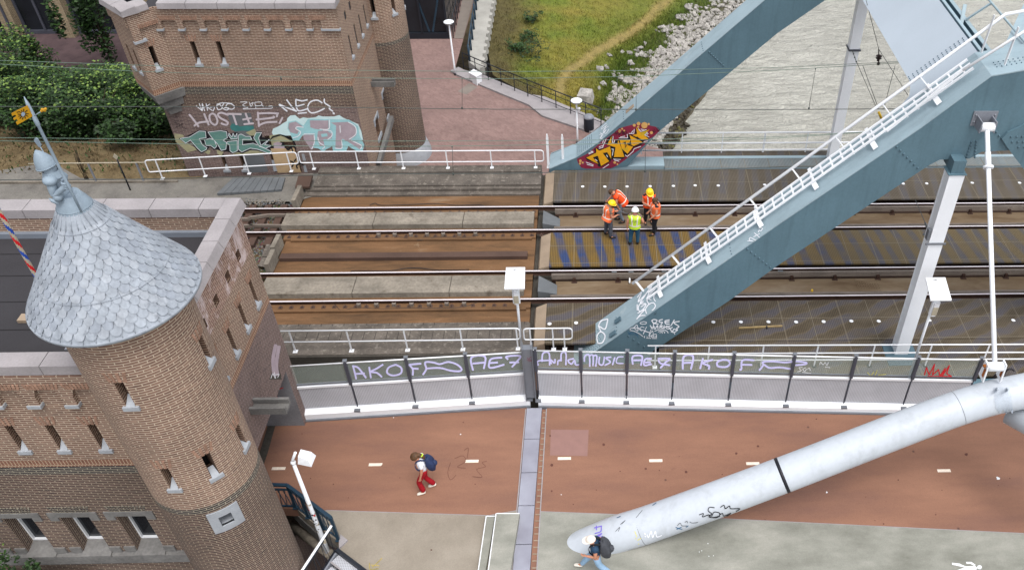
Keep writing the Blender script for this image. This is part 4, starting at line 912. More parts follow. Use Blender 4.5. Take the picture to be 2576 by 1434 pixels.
bk = [[(60, 595), (150, 575), (330, 485), (420, 492), (440, 510), (610, 482), (700, 495), (730, 540), (770, 520), (830, 515), (850, 540), (960, 560), (1040, 560), (1080, 505), (1150, 505), (1160, 580), (1260, 600), (1240, 660), (1290, 690), (1380, 620), (1440, 650), (1470, 720), (1440, 770), (1320, 800), (1290, 760), (1260, 805), (1130, 770), (1030, 740), (900, 795), (840, 780), (760, 795), (700, 770), (620, 770), (570, 740), (520, 750), (470, 700), (430, 760), (360, 795), (290, 740), (220, 640), (150, 670)]]
gpart('black_backing', 'spray_black', polys=bk, off=.006)
gpart('black_backing', 'spray_black', polys=[[(1240, 640), (1290, 570), (1390, 540), (1500, 570), (1580, 630), (1605, 690), (1590, 690), (1540, 610), (1400, 560), (1300, 590)]], off=.010)
tl = [[(80, 597), (200, 580), (330, 500), (410, 505), (420, 590), (330, 600), (370, 680), (430, 720), (420, 745), (360, 775), (310, 730), (215, 620), (150, 660)],
      [(445, 515), (610, 495), (690, 510), (700, 590), (640, 620), (690, 650), (680, 740), (620, 755), (570, 670), (550, 650), (490, 580)], [(400, 620), (470, 595), (530, 620), (560, 700), (530, 730), (480, 690), (420, 690)],
      [(715, 560), (720, 530), (760, 580), (775, 530), (800, 580), (825, 530), (830, 600), (750, 605)], [(700, 640), (830, 625), (830, 760), (770, 785), (735, 760), (730, 680), (690, 660)],
      [(845, 555), (880, 540), (940, 570), (1000, 570), (1020, 610), (900, 610), (900, 680), (1040, 660), (1180, 720), (1280, 770), (1250, 795), (1100, 740), (1000, 725), (890, 775), (845, 740)],
      [(1045, 590), (1080, 520), (1150, 520), (1110, 590), (1140, 690), (1250, 610), (1190, 680), (1280, 690), (1200, 730), (1120, 700)]]
gpart('teal_letters', 'spray_teal', polys=tl, off=.0085)
gpart('pale_letter', 'spray_mauve', polys=[[(1305, 660), (1360, 640), (1420, 660), (1400, 700), (1450, 700), (1455, 750), (1320, 780)]], off=.0085)
gpart('letter_outline', 'spray_white', strokes=[s_+[s_[0]] for s_ in tl], w=6.5, off=.010, curve=False)
gpart('black_flourish', 'spray_black', strokes=[[(1470, 715), (1500, 750), (1540, 720), (1560, 770)], [(1480, 740), (1560, 700), (1600, 730)], [(1530, 895), (1570, 920), (1550, 970)], [(1600, 870), (1580, 900)], [(1620, 990), (1610, 950), (1660, 930), (1700, 950)]], w=17, off=.02)
mb = MB(); mb.face([at(*ZBz(*p), Y=BY-.004) for p in ((1280, 880), (1330, 880), (1375, 1030), (1310, 1030))]); part(mb, 'stone_jamb', 'stone_sill', g2)
mb = MB()
for c in ((1690, 800), (1710, 950)): mb.face([at(*ZBz(*p), Y=BY-.004) for p in ((c[0]-15, c[1]), (c[0]+20, c[1]), (c[0]+45, c[1]+90), (c[0]+5, c[1]+90))])
part(mb, 'stone_quoin', 'stone_sill', g2)
# ================================================================== tracks
Y1, Y2_, Y3, Y4 = 27.5, 26.01, 23.61, 22.13
ORD = 'first second third fourth fifth sixth seventh eighth ninth tenth eleventh twelfth'.split()
def ydrift(y, x): return y-.012*0*x
def rail(name, x0, x1, y, ztop=0, lab='', grp=None, mat_top='rail_top', h=.16, drift=0, cat='rail'):
    o = None; f = lambda x: y+drift*(x+2)
    mb = MB(); mb.bar((x0, f(x0), ztop-.02), (x1, f(x1), ztop-.02), .07, .04); mb.bar((x0, f(x0), ztop-.09), (x1, f(x1), ztop-.09), .025, .1); mb.bar((x0, f(x0), ztop-.15), (x1, f(x1), ztop-.15), .15, .02)
    o = mb.build(name, 'rail_rust'); tag(o, lab, cat, grp)
    mb = MB(); mb.bar((x0, f(x0), ztop+.002), (x1, f(x1), ztop+.002), .055, .005); part(mb, 'polished_head', mat_top, o)
    return o
names = ['farthest running rail, beside the dotted grating', 'second running rail from the far side, behind the workers in vests', 'third running rail, along the near edge of the striped middle grating', 'nearest running rail, beside the row of white discs']
for y, nm, dx in zip((Y1, Y2_, Y3, Y4), names, (.0, .0, .0, .0)):
    rail('rail', -60, 60, y, 0, 'long polished steel rail, '+nm, 'running rails of the two tracks')
yt = lambda r: at(1340, r, Z=0).y
def trough(name, y0, y1, z, mat, x0=-11.6, x1=-2.35, th=.3, kind='structure', skew=0):
    mb = MB(); mb.hexa([(x0+skew, y0, z-th), (x1, y0, z-th), (x1, y1, z-th), (x0, y1, z-th)], [(x0+skew, y0, z), (x1, y0, z), (x1, y1, z), (x0, y1, z)]); o = fixn(mb.build(name, mat)); tag(o, kind=kind); return o
# left span: rusty trough floors, ledges, slabs between the rails
a0 = 28.25
trough('trough_floor', 21.1, 28.6, -.20, 'rust_floor')
for y0, y1, z in ((Y1-.55, Y1+.1, -.16), (Y2_-.3, Y2_+.3, -.16), (Y3-.1, Y3+.12, -.16), (Y4-.3, Y4+.3, -.16), (Y3-.32, Y3+.2, -.165)):
    trough('rail_plinth', y0, y1, z+.025, 'rust_floor', x0=-11.7)
def slab_row(y0, y1, z, joints, mat, lab, grp):
    xs_ = joints
    for i, (a, b) in enumerate(zip(xs_, xs_[1:])):
        mb = MB(); g = .012; mb.hexa([(a+g, y0, z-.22), (b-g, y0, z-.22), (b-g, y1, z-.22), (a+g, y1, z-.22)], [(a+g, y0+.02, z), (b-g, y0+.02, z), (b-g, y1-.02, z), (a+g, y1-.02, z)])
        tag(mb.build('track_slab', mat), lab[i], 'concrete slab', grp)
jx1 = [-11.9, at(*Z6(940, 230), Z=.03).x, at(*Z6(1600, 225), Z=.03).x, -2.45]
jx2 = [-11.6, at(*Z6(785, 740), Z=.03).x, at(*Z6(1500, 735), Z=.03).x, -2.6]
slab_row(26.3, 27.12, .06, jx1, 'concrete', ['weathered concrete slab between the far rails, at their left end', 'weathered concrete slab between the far rails, the middle one of three', 'weathered concrete slab between the far rails, next to the bridge end'], 'concrete slabs between the rails')
slab_row(22.42, 23.35, .06, jx2, 'concrete', ['weathered concrete slab between the near rails, by the brick gatehouse', 'weathered concrete slab between the near rails, the middle one of three', 'weathered concrete slab between the near rails, under the solar lamp'], 'concrete slabs between the rails')
mb = MB(); mb.box(-11.5, -2.6, 24.50, 24.80, -.4, -.05); tag(mb.build('cable_duct', 'rust_purple'), 'rust brown steel duct running midway between the two tracks', 'cable duct')
for (y, zt) in ((25.62, -.12), (21.74, -.12)):
    mb = MB(); mb.box(-11.4, -2.5, y, y+.09, -.41, zt); tag(mb.build('ledge', 'rust_floor'), 'rust stained concrete ledge in the trough '+('beside the far track' if y > 24 else 'beside the near track'), 'ledge', 'trough ledges')
# rail fastenings along the left span and the taller clamps
for (y, xs_, lab) in ((Y2_-.17, range(27), 'far'), (Y4-.17, range(24), 'near'), (Y1-.17, range(26), 'farthest'), (Y3-.17, range(24), 'third')):
    mb = MB()
    for k in xs_:
        x = -11.5+.36*k
        mb.box(x-.07, x+.07, y-.06, y+.06, -.16, -.12); mb.box(x-.02, x+.02, y-.03, y+.05, -.12, -.07)
    tag(mb.build('rail_fastenings', 'rust_purple'), 'row of small rusty clips holding the %s rail of the left span' % lab, 'rail clips')
for y, (xa, xb) in ((Y2_-.1, (Z6(972, 350), Z6(1690, 345))), (Y4-.1, (Z6(822, 880), Z6(1605, 870)))):
    a = at(*xa, Z=-.1).x; b = at(*xb, Z=-.1).x
    for k in range(7):
        x = a+(b-a)*k/6; mb = MB(); mb.box(x-.05, x+.05, y-.09, y-.0, -.17, -.02); mb.box(x-.065, x-.045, y-.1, y+.0, -.17, -.0); mb.box(x+.045, x+.065, y-.1, y+.0, -.17, -.0); mb.box(x-.09, x+.09, y-.16, y-.1, -.16, -.14)
        tag(mb.build('rail_clamp', 'guard_rail'), '%s of seven grey steel clamps from the left on the %s rail' % (ORD[k], 'second' if y > 24 else 'nearest'), 'clamp', 'clamps on the %s rail' % ('second' if y > 24 else 'nearest'))
for zz, pts, lab in ((Z6, [(760, 345), (800, 350), (840, 380), (950, 388), (1100, 378), (1270, 405), (1400, 382), (1600, 385), (1700, 370), (1780, 340), (1870, 333)], 'second'), (Z6, [(590, 870), (640, 880), (690, 925), (800, 908), (1000, 915), (1200, 910), (1560, 905), (1700, 868), (1800, 852)], 'nearest'), (Z6, [(900, 145), (940, 130), (990, 145), (1200, 140), (1400, 132), (1550, 145), (1700, 140), (1750, 150)], 'farthest'), (Z6, [(760, 635), (800, 630), (900, 632), (1060, 630), (1180, 612), (1280, 612), (1400, 625), (1640, 622)], 'third')):
    mb = MB(); mb.tube([at(*zz(*p), Z=-.17)+V((0, 0, .03)) for p in smooth_line(pts, 4)], .013, 6); tag(mb.build('cable', 'black_rubber'), 'black cable lying in curves beside the %s rail' % lab, 'cable', 'cables beside the rails')
# joint gaps
# concrete walkways outside the tracks: far and near
mb = MB(); mb.box(-11.9, -2.3, 28.51, 28.73, -.42, -.12); mb.box(-11.6, -2.3, 28.73, 28.9, -.42, 0); mb.box(-11.3, -2.3, 28.9, 29.72, -.42, .07); mb.box(-11.3, -2.3, 29.72, 30.18, -.42, .16); struct(mb.build('far_walkway', 'concrete_dark'))
mb = MB(); mb.box(-11.5, -2.35, 20.95, 21.1, -.42, -.1); mb.box(-11.5, -2.3, 20.85, 20.95, -.42, -.0); mb.box(-11.2, -2.3, 20.1, 20.85, -.42, .0); mb.box(-10.8, -2.2, 19.5, 20.1, -.42, .08); struct(mb.build('near_walkway', 'concrete_dark'))
mb = MB()
for yy_ in (20.86, 20.1):
    for k in range(24): mb.box(-11+.37*k, -11+.37*k+.012, yy_-.0+.02, yy_+(.5 if yy_ < 20.5 else .12), .002+(0 if yy_ < 20.5 else .02), .006+(0 if yy_ < 20.5 else .02))
struct(mb.build('walkway_joints', 'void'))
mb = MB(); mb.box(-11.0, -2.0, 19.42, 19.5, -7, .06); struct(mb.build('viaduct_wall', 'concrete_wall'))
# kerb blocks at the left end of the span and deck end of the ballast
for (a, b, lab) in ((Z6(390, 30), Z6(340, 145), 'beside the farthest rail'), (Z6(235, 395), Z6(185, 495), 'between the tracks, upper one'), (Z6(195, 505), Z6(140, 620), 'between the tracks, lower one'), ):
    p, q = at(*a, Z=.1), at(*b, Z=.1); mb = MB(); mb.bar(p, q, .16, .5); tag(mb.build('kerb_block', 'concrete'), 'long grey concrete kerb block closing the trough, '+lab, 'kerb block', 'kerb blocks at the end of the trough')
# sleepers and switch rails on the ballast at the left
for k in range(11):
    x = -12.25-.6*k
    mb = MB(); mb.box(x-.13, x+.13, 25.45, 28.0, -.33, -.17); tag(mb.build('sleeper', 'rust_purple'), 'dark sleeper under the far track, %s one from the concrete edge' % ORD[k], 'sleeper', 'sleepers of the far track')
    if k < 5: mb = MB(); mb.box(x-.13, x+.13, 21.6, 24.1, -.33, -.17); tag(mb.build('sleeper', 'rust_purple'), 'dark sleeper under the near track, %s one from the concrete edge' % ORD[k], 'sleeper', 'sleepers of the near track')
for (pts, lab) in (([Z6(275, 205), Z6(150, 205), Z6(0, 225), Z5(1850, 235)], 'upper'), ([Z6(245, 285), Z6(100, 283), Z6(0, 282), Z5(1880, 285)], 'lower')):
    P = [at(*p, Z=-.02) for p in pts]; P = P+[P[-1]+V((-6, .1, 0))]; mb = MB()
    for a, b in zip(P, P[1:]): mb.bar(a-V((0, 0, .06)), b-V((0, 0, .06)), .07, .12)
    tag(mb.build('check_rail', 'guard_rail'), 'short bent check rail between the far rails on the ballast, %s one' % lab, 'check rail', 'check rails on the ballast')
mb = MB(); mb.hexa([at(*p, Z=-.3) for p in (Z6(130, 430), Z6(200, 430), Z6(150, 520), Z6(95, 520))], [at(*p, Z=-.14) for p in (Z6(130, 430), Z6(200, 430), Z6(150, 520), Z6(95, 520))]); tag(mb.build('stone_block', 'concrete_dark'), 'dark square stone block at the ballast edge, upper of two', 'stone block', 'stone blocks at the ballast edge')
mb = MB(); mb.hexa([at(*p, Z=-.3) for p in (Z6(95, 525), Z6(155, 525), Z6(120, 600), Z6(70, 590))], [at(*p, Z=-.14) for p in (Z6(95, 525), Z6(155, 525), Z6(120, 600), Z6(70, 590))]); tag(mb.build('stone_block', 'concrete_dark'), 'dark square stone block at the ballast edge, lower of two', 'stone block', 'stone blocks at the ballast edge')
# loose ballast stones
mb = MB(); rnd = random.Random(3)
def pebble(mb, p, s, rnd, mat=0):
    i = len(mb.v); pts = [V((rnd.uniform(.6, 1)*s*a, rnd.uniform(.6, 1)*s*b, rnd.uniform(.5, .9)*s*c)) for a, b, c in ((1, 0, 0), (0, 1, 0), (-1, 0, 0), (0, -1, 0), (.1, .1, 1), (0, 0, -.6))]
    a = rnd.uniform(0, 6.28); R_ = Matrix.Rotation(a, 3, 'Z')@Matrix.Rotation(rnd.uniform(-.5, .5), 3, 'X'); mb.v += [p+R_@q for q in pts]
    for f in ((0, 1, 4), (1, 2, 4), (2, 3, 4), (3, 0, 4), (1, 0, 5), (2, 1, 5), (3, 2, 5), (0, 3, 5)): mb.idx([i+k for k in f], mat)
for k in range(4200):
    x, y = rnd.uniform(-16.5, -11.7), rnd.uniform(21.5, 28.3)
    pebble(mb, V((x, y, -.33)), rnd.uniform(.03, .065), rnd, rnd.choice((0, 0, 1, 2)))
for k in range(1500):
    x, y = rnd.uniform(-30, -11.9), rnd.gauss(28.15, .12); pebble(mb, V((x, y, -.18)), rnd.uniform(.03, .06), rnd, rnd.choice((0, 1, 2)))
tag(mb.build('ballast_stones', ['concrete', 'slab_grey', 'concrete_dark']), kind='stuff')
mb = MB(); q = [at(*p, Z=-.05) for p in ((545, 487), (585, 448), (718, 446), (708, 477))]
for k in range(9):
    a = q[0].lerp(q[3], k/9+.004); b = q[1].lerp(q[2], k/9+.004); c = q[1].lerp(q[2], (k+1)/9-.004); d = q[0].lerp(q[3], (k+1)/9-.004)
    mb.hexa([p-V((0, 0, .1)) for p in (a, d, c, b)], [a, d, c, b])
tag(mb.build('cable_cover', 'slab_grey'), 'row of blue grey cover slabs on the gravel, in front of the far gatehouse', 'cover slabs')
q = [at(*Z2(*p), Z=.165) for p in ((370, 1300), (475, 1300), (450, 1390), (345, 1392))]; mb = MB(); mb.hexa([p-V((0, 0, .1)) for p in q], q); tag(mb.build('access_lid', 'rust_purple'), 'square purplish metal lid on the concrete walkway, below the wooden door', 'access lid')
# ------------------------------------------------------------------ river span deck
GX0, GX1 = -1.78, 60
def grate(name, y0, y1, z, mat, lab, ramp=True):
    o = empty(name, (GX0, (y0+y1)/2, -.3), lab, 'grating')
    mb = MB(); mb.box(GX0, GX1, y0, y1, z-.06, z); part(mb, 'grid', mat, o)
    if ramp:
        mb = MB(); mb.hexa([(GX0-.42, y0+.02, z-.3), (GX0-.004, y0+.02, z-.3), (GX0-.004, y1-.02, z-.3), (GX0-.42, y1-.02, z-.3)], [(GX0-.36, y0+.05, z-.14), (GX0-.004, y0+.02, z+.004), (GX0-.004, y1-.02, z+.004), (GX0-.36, y1-.05, z-.14)]); part(mb, 'end_plate', 'beige_plate', o)
        mb = MB(); mb.box(GX0-.36, GX0-.01, (y0+y1)/2-.008, (y0+y1)/2+.008, z-.2, z+.008)
    return o
grate('grating', 27.78, 29.98, .02, 'grating_far', 'brown grating along the far side of the tracks with a row of white discs')
grate('grating', 23.82, 25.80, .02, 'grating_mid', 'blue and ochre striped grating between the two tracks where workers stand')
grate('grating', 19.92, 21.88, .02, 'grating_near', 'brown grating along the near side of the tracks with a row of white discs')
mb = MB(); mb.box(GX0-.3, GX1, 18.5, 31.5, -.72, -.6); struct(mb.build('bridge_floor', 'rust_purple'))
for (y0, y1) in ((24.9, 24.92),): pass
for (ya, yb_, lab) in ((Y2_, Y1, 'far'), (Y4, Y3, 'near')):
    mb = MB(); mb.box(GX0+.25, GX1, ya+.26, yb_-.26, -.36, -.28); struct(mb.build('trough_floor', 'grey_floor'))
    for y, s_ in ((ya+.17, 'lower'), (yb_-.17, 'upper')):
        mb = MB(); mb.box(GX0+.1, GX1, y-.055, y-.02, -.05, -.01); mb.box(GX0+.1, GX1, y+.02, y+.05, -.08, -.02); mb.box(GX0+.1, GX1, y-.07, y+.07, -.2, -.08)
        g = mb.build('guard_rail', 'guard_rail'); tag(g, 'dull grey guard rail inside the %s track, along its %s rail' % (lab, s_), 'guard rail', 'guard rails of the bridge tracks')
        if s_ == 'upper':
            mb = MB()
            for k in range(40):
                x = GX0+.9+1.55*k; mb.box(x-.05, x+.05, y-.14, y-.07, -.28, -.12); mb.box(x-.1, x+.1, y-.2, y-.07, -.28, -.26)
            part(mb, 'brackets', 'rail_rust', g)
    a = (GX0-.34, GX0+.3); mb = MB(); mb.hexa([(a[0], ya+.35, -.3), (a[1], ya+.5, -.34), (a[1], yb_-.5, -.34), (a[0], yb_-.3, -.3)], [(a[0], ya+.35, .03), (a[1], ya+.5, -.24), (a[1], yb_-.5, -.24), (a[0], yb_-.3, .03)]); tag(fixn(mb.build('end_ramp', 'slab_grey')), 'sloping pale steel ramp plate at the bridge end between the %s rails' % lab, 'ramp plate', 'ramp plates at the bridge end')
for px, lab in ((800, ''),):
    x = at(*Z8(900, 720), Z=-.28).x; mb = MB(); mb.box(x-.42, x+.42, Y4+.3, Y3-.3, -.278, -.268)
    for i in range(9):
        for j in range(6): mb.ball((x-.36+.09*i, Y4+.42+.12*j, -.262), .018, 6)
    tag(mb.build('riveted_plate', 'grey_floor'), 'riveted rusty steel plate on the floor between the near rails', 'steel plate')
# discs
DC = {}
def discs(row_pts, zz, lab, grp):
    for p in row_pts:
        DC[grp] = DC.get(grp, -1)+1; lab = 'small white round disc on the %s brown grating, %s from the left' % ('far' if 'far' in grp else 'near', ORD[DC[grp]])
        c = at(*zz(*p), Z=.03); mb = MB(); mb.lathe((c.x, c.y, 0), [(.065, .021), (.07, .03), (.05, .036)], 14); tag(mb.build('marker_disc', 'white_paint'), lab, 'disc', grp)
W = 'white_paint'
discs([(633, 1388), (798, 1389), (963, 1388), (1135, 1386), (1308, 1384), (1470, 1380), (1642, 1381), (1987, 1375)], Z3, 'small white round disc on the far brown grating, in a row', 'white discs on the far grating')
discs([(1166, 1366), (1341, 1365), (1680, 1360), (2032, 1360)], Z4, 'small white round disc on the far brown grating, in a row', 'white discs on the far grating')
discs([(386, 1020), (584, 1013), (1605, 1007), (1810, 1006), (2015, 1005)], Z7, 'small white round disc on the near brown grating, in a row', 'white discs on the near grating')
discs([(370, 1006), (575, 1003), (781, 999), (985, 1000), (1362, 993), (1985, 993)], Z8, 'small white round disc on the near brown grating, in a row', 'white discs on the near grating')
mb = MB(); a, b = at(*Z7(1795, 1052), Z=.05), at(*Z8(268, 1036), Z=.05); mb.bar(a, b, .04, .05); o = tag(mb.build('timber_pole', 'timber'), 'long yellowish timber pole lying on the near brown grating', 'pole')
mb = MB(); mb.box(a.x+.9, a.x+.95, a.y-.03, a.y+.05, .02, .08); part(mb, 'tape_band', 'black_rubber', o)
mb = MB(); mb.bar(at(*Z7(983, 680), Z=-.2), at(*Z7(983, 716), Z=-.2), .05, .06); o = tag(mb.build('small_bottle', 'white_paint'), 'small white object lying on the floor between the near rails', 'object')
for zz, ps in ((Z7, [(868, 637), (993, 636), (1240, 634)]), (Z8, [(255, 629)])):
    for p in ps:
        DC['s'] = DC.get('s', -1)+1; c = at(*zz(*p), Z=-.0); mb = MB(); mb.box(c.x-.09, c.x+.09, c.y-.02, c.y+.04, -.02, .01); tag(mb.build('track_sensor', 'slab_grey'), 'small pale box clipped beside the third rail, %s from the left' % ORD[DC['s']], 'sensor', 'sensors on the third rail')
c = at(*Z8(489, 775), Z=-.02); mb = MB(); mb.box(c.x-.03, c.x+.03, c.y-.04, c.y+.04, -.1, .02); tag(mb.build('yellow_tag', 'yellow'), 'tiny yellow tag on the guard rail of the near track', 'tag')
# ================================================================== the truss bridge
tb = empty('truss_bridge', (5, 24.8, -1), 'grey blue steel truss bridge with slanting end posts and riveted node', 'bridge')
def zY(x, y, Yp): p = at(x, y, Y=Yp); return V((p.x, 0, p.z))
# profile of the near truss: side face outline in its plane
up = [(-1.95, -1.16), (-1.15, -.86), (-.63, -.42), (0.0, .12), (2.99, 2.97), (5.09, 4.98), (8.47, 8.13), (9.9, 9.60), (14.5, 10.5), (30, 13)]
lo = [(-1.95, -1.7), (1.0, -1.7), (1.70, -.05), (3.96, 2.09), (5.28, 3.47), (8.02, 6.06), (8.79, 6.79), (9.0, 6.98), (9.22, 7.13), (10.02, 7.16), (10.15, 7.25), (10.29, 7.37), (11.1, 7.42), (14.5, 8.6), (30, 11)]
def member(mb, Yf, w, upper, lower, mt=0, ms=1):
    """a box girder: side face between two outlines, top face in the lit copy of the same paint"""
    for Yq in (Yf, Yf+w):
        poly = [V((x, Yq, z)) for x, z in upper]+[V((x, Yq, z)) for x, z in lower[::-1]]
        mb.face(poly if Yq == Yf else poly[::-1], ms)
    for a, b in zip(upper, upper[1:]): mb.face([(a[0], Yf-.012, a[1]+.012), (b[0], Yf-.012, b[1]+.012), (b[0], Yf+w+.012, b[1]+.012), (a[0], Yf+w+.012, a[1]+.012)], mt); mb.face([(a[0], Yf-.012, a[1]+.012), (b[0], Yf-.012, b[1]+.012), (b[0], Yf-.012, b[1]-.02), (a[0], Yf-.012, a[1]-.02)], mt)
    for a, b in zip(lower, lower[1:]): mb.face([(a[0], Yf, a[1]), (b[0], Yf, b[1]), (b[0], Yf+w, b[1]), (a[0], Yf+w, a[1])], ms)
NY, TW = 19.6, 1.25
mb = MB(); member(mb, NY, TW, up, lo); nd = part(mb, 'end_post', ['teal_lit', 'teal_shaded'], tb)
tb_far = [(x+.0, z+.95) if z > -.2 else (x, z+.6) for x, z in up]
FY = 30.1
fu = [(-2.0, .02), (-.9, .55), (0.03, 1.27), (6.07, 7.17), (9.0, 9.9), (14, 10.9), (30, 13)]
fl_ = [(-2.0, -.3), (1.2, .1), (2.45, 1.75), (6.68, 5.89), (9.2, 7.9), (14, 9), (30, 11)]
mb = MB(); member(mb, FY, 1.05, fu, fl_); fp = part(mb, 'end_post', ['teal_lit', 'teal_shaded'], tb)
# feet of both end posts: curved flange, inner recess
for Yf, dz in ((FY, .0),):
    mb = MB(); a = [at(*Z3(*p), Y=FY-.05) for p in ((400, 1255), (640, 1160))]
    q = [at(*Z3(*p), Y=FY+TW+.06) for p in ((400, 1150), (500, 1110), (640, 1062))]
    for r, s_ in zip(q, q[1:]): mb.bar(r, s_, .03, .12)
    sub(mb, 'flange_edge', 'teal_lit', fp); mb = MB()
    c = [at(*Z3(*p), Y=FY+.5) for p in ((560, 1182), (595, 1150), (600, 1130), (575, 1130), (530, 1150), (515, 1170), (530, 1188))]; mb.tube(c, .02, 6); sub(mb, 'lifting_eye', 'teal_rivet', fp)
mb = MB(); mb.box(GX0+.1, 2.74, FY+.02, FY+.7, -.4, .12); mb.box(2.75, 60, FY-.1, FY+.5, -.5, .06); part(mb, 'bottom_chord', 'teal_lit', tb)
mb = MB(); mb.box(1.9, 60, 18.28, 19.9, -.04, .02); part(mb, 'outer_grating', 'grating_near', tb)
mb = MB(); mb.box(-1.95, 60, NY+.02, NY+.6, -2.3, -1.2); mb.box(1.9, 60, NY-.1, NY+.6, -1.2, -.12); mb.box(1.9, 60, 18.0, 18.26, -1.9, -.1); part(mb, 'bottom_chord', 'teal_shaded', tb)
# grating edge strip and parapet channel on the far side
mb = MB(); mb.box(2.75, 60, 30.0, 30.72, .064, .075); part(mb, 'outer_grating', 'grating_pale', tb)
mb = MB(); mb.box(2.75, 60, 30.72, 30.9, .0, .08); part(mb, 'channel', 'teal_lit', tb)
mb = MB(); mb.box(2.75, 60, 30.9, 31.3, -.0, .06); part(mb, 'outer_grating', 'grating_far', tb)
# rivets: seam lines on faces, portal joint, foot patch, node plates
def along(P, off): return lambda x, y: at(x, y, Y=P-off)
def rivets(mb, pts, r=.022):
    for p in pts: mb.ball(p, r, 6)
topn = V((-.695, 0, .719))
mb = MB()
for zz, ps, pl in ((Z7, [((1860, 465), (2030, 600), 7)], NY), (Z4, [((1120, 1095), (1275, 1250), 7), ((1860, 985), (1900, 1040), 3)], NY), (Z3, [((1575, 390), (1680, 490), 8)], FY), (Z7, [((975, 1110), (1090, 1190), 4)], NY), (Z4, [((1710, 1055), (1700, 1170), 6), ((1675, 1060), (1640, 1170), 6)], NY)):
    for a, b, n in ps:
        for k in range(n):
            q = (a[0]+(b[0]-a[0])*k/(n-1), a[1]+(b[1]-a[1])*k/(n-1)); rivets(mb, [at(*zz(*q), Y=pl-.008)], .036)
# top face rivets: rows across the near end post
def topp(x, yy, o=.016):
    z = None
    for a, b in zip(up, up[1:]):
        if a[0] <= x <= b[0]: z = a[1]+(b[1]-a[1])*(x-a[0])/(b[0]-a[0]); d = V((b[0]-a[0], 0, b[1]-a[1])).normalized()
    return V((x, yy, z))+V((-d.z, 0, d.x))*o
for i in range(9):
    for j in range(9): rivets(mb, [topp(-.55+.07*i+.02*(j % 2), NY+.08+.1*j)], .017)
for j in range(6): rivets(mb, [topp(.55, NY+.1+.15*j), topp(3.9, NY+.1+.15*j)], .02)
def topf(x, yy, o=.016):
    for a, b in zip(fu, fu[1:]):
        if a[0] <= x <= b[0]: z = a[1]+(b[1]-a[1])*(x-a[0])/(b[0]-a[0]); d = V((b[0]-a[0], 0, b[1]-a[1])).normalized()
    return V((x, yy, z))+V((-d.z, 0, d.x))*o
for i in range(8):
    for j in range(9): rivets(mb, [topf(-.8+.08*i, FY+.08+.1*j)], .018)
for j in range(5): rivets(mb, [topf(1.05, FY+.1+.18*j), topf(4.0, FY+.1+.18*j)], .02)
for i in range(10):
    for j in range(3): rivets(mb, [topp(10.15+.12*i, NY+.35+.12*j)], .02)
tag(part(mb, 'rivets', 'teal_rivet', tb), kind='stuff')
def on_top(P0, P1, off0=.016):
    p0, p1 = V(P0), V(P1); d = (p1-p0).normalized(); n_ = d.cross(V((0, 1, 0))); n_ = n_ if n_.z > 0 else -n_
    def f(x, y, o):
        r = cr*((x-CX)/CF)-cu*((y-CY)/CF)+fw; q = p0+n_*(o+off0); t = (q-V((0, 0, CH))).dot(n_)/r.dot(n_); return V((0, 0, CH))+r*t
    return f
# node gusset plate with the descending diagonal
mb = MB(); gp = [at(*Z4(*p), Y=NY-.05) for p in ((1897, 1032), (1945, 985), (2065, 930))]; gq = [at(*Z4(*p), Y=NY-.05) for p in ((1897, 1032), (1950, 1110), (2065, 1262))]
o1_ = [(p.x, p.z) for p in gp]+[(13.2, 9.0)]; o2_ = [(p.x, p.z) for p in gq]+[(13.2, 5.2)]
poly = [V((x, NY-.07, z)) for x, z in o1_]+[V((x, NY-.07, z)) for x, z in o2_[:0:-1]]
mb.hexa(poly, [p+V((0, .068, 0)) for p in poly]); part(fixn and mb, 'gusset_plate', 'teal_shaded', tb)
mb = MB(); d0 = [(10.9, 8.6), (12.5, 8.6), (20, 1.2), (18.5, -.6)]
mb.hexa([V((x, NY+.02, z)) for x, z in d0], [V((x, NY+.9, z)) for x, z in d0]); part(mb, 'diagonal', 'teal_shaded', tb)
mb = MB()
for i in range(11):
    for j in range(16):
        x, z = gp[0].x+.16+.15*i+(.07 if j % 2 else 0), gp[0].z-1.05+.16*j
        if abs(z-gp[0].z) < (x-gp[0].x)*.62-.06 and z < 8.6: rivets(mb, [V((x, NY-.075, z))], .032)
tag(part(mb, 'node_rivets', 'teal_rivet', tb), kind='stuff')
# portal plate between the end posts and the beam behind it
PTP = on_top(topp(6, NY, 0), topp(8.4, NY, 0), 0)
pa, pb_ = PTP(2287, 203, 0), PTP(2434, 97, 0)
dd_ = (topp(8.4, 0, 0)-topp(6, 0, 0)).normalized(); nn_ = V((-dd_.z, 0, dd_.x))
A0_, B0_ = V((pa.x, 0, pa.z)), V((pb_.x, 0, pb_.z)); e0 = V((0, NY+TW-.02, 0)); e1 = V((0, FY, 0))
c0_ = PTP(2287, 203, 0); fil = [PTP(x, y, 0) for x, y in ((2287, 203), (2290, 222), (2287, 243), (2268, 264), (2225, 292))]
low_ = [p for p in fil]+[V((fil[-1].x, NY+TW-.02, fil[-1].z)), B0_+e0]
mb = MB(); poly = [A0_+e1]+low_+[B0_+e1]
mb.hexa([p-nn_*.25 for p in poly], [p+nn_*.003 for p in poly]); part(mb, 'portal_plate', 'portal_paint', tb)
mb = MB()
for i in range(14):
    for j in range(4):
        x = 1125+(1820-1125)*i/13-12*j; y = 1058+(560-1058)*i/13-21*j; rivets(mb, [PTP(*ZP(x, y), .012)], .02)
part(mb, 'portal_rivets', 'teal_rivet', tb)
mb = MB(); mb.bar(PTP(*ZP(1130, 1080), .012), PTP(*ZP(1835, 560), .012), .02, .02); part(mb, 'portal_seam', 'teal_rivet', tb)
bx0 = pb_.x+.04; bz = pb_.z
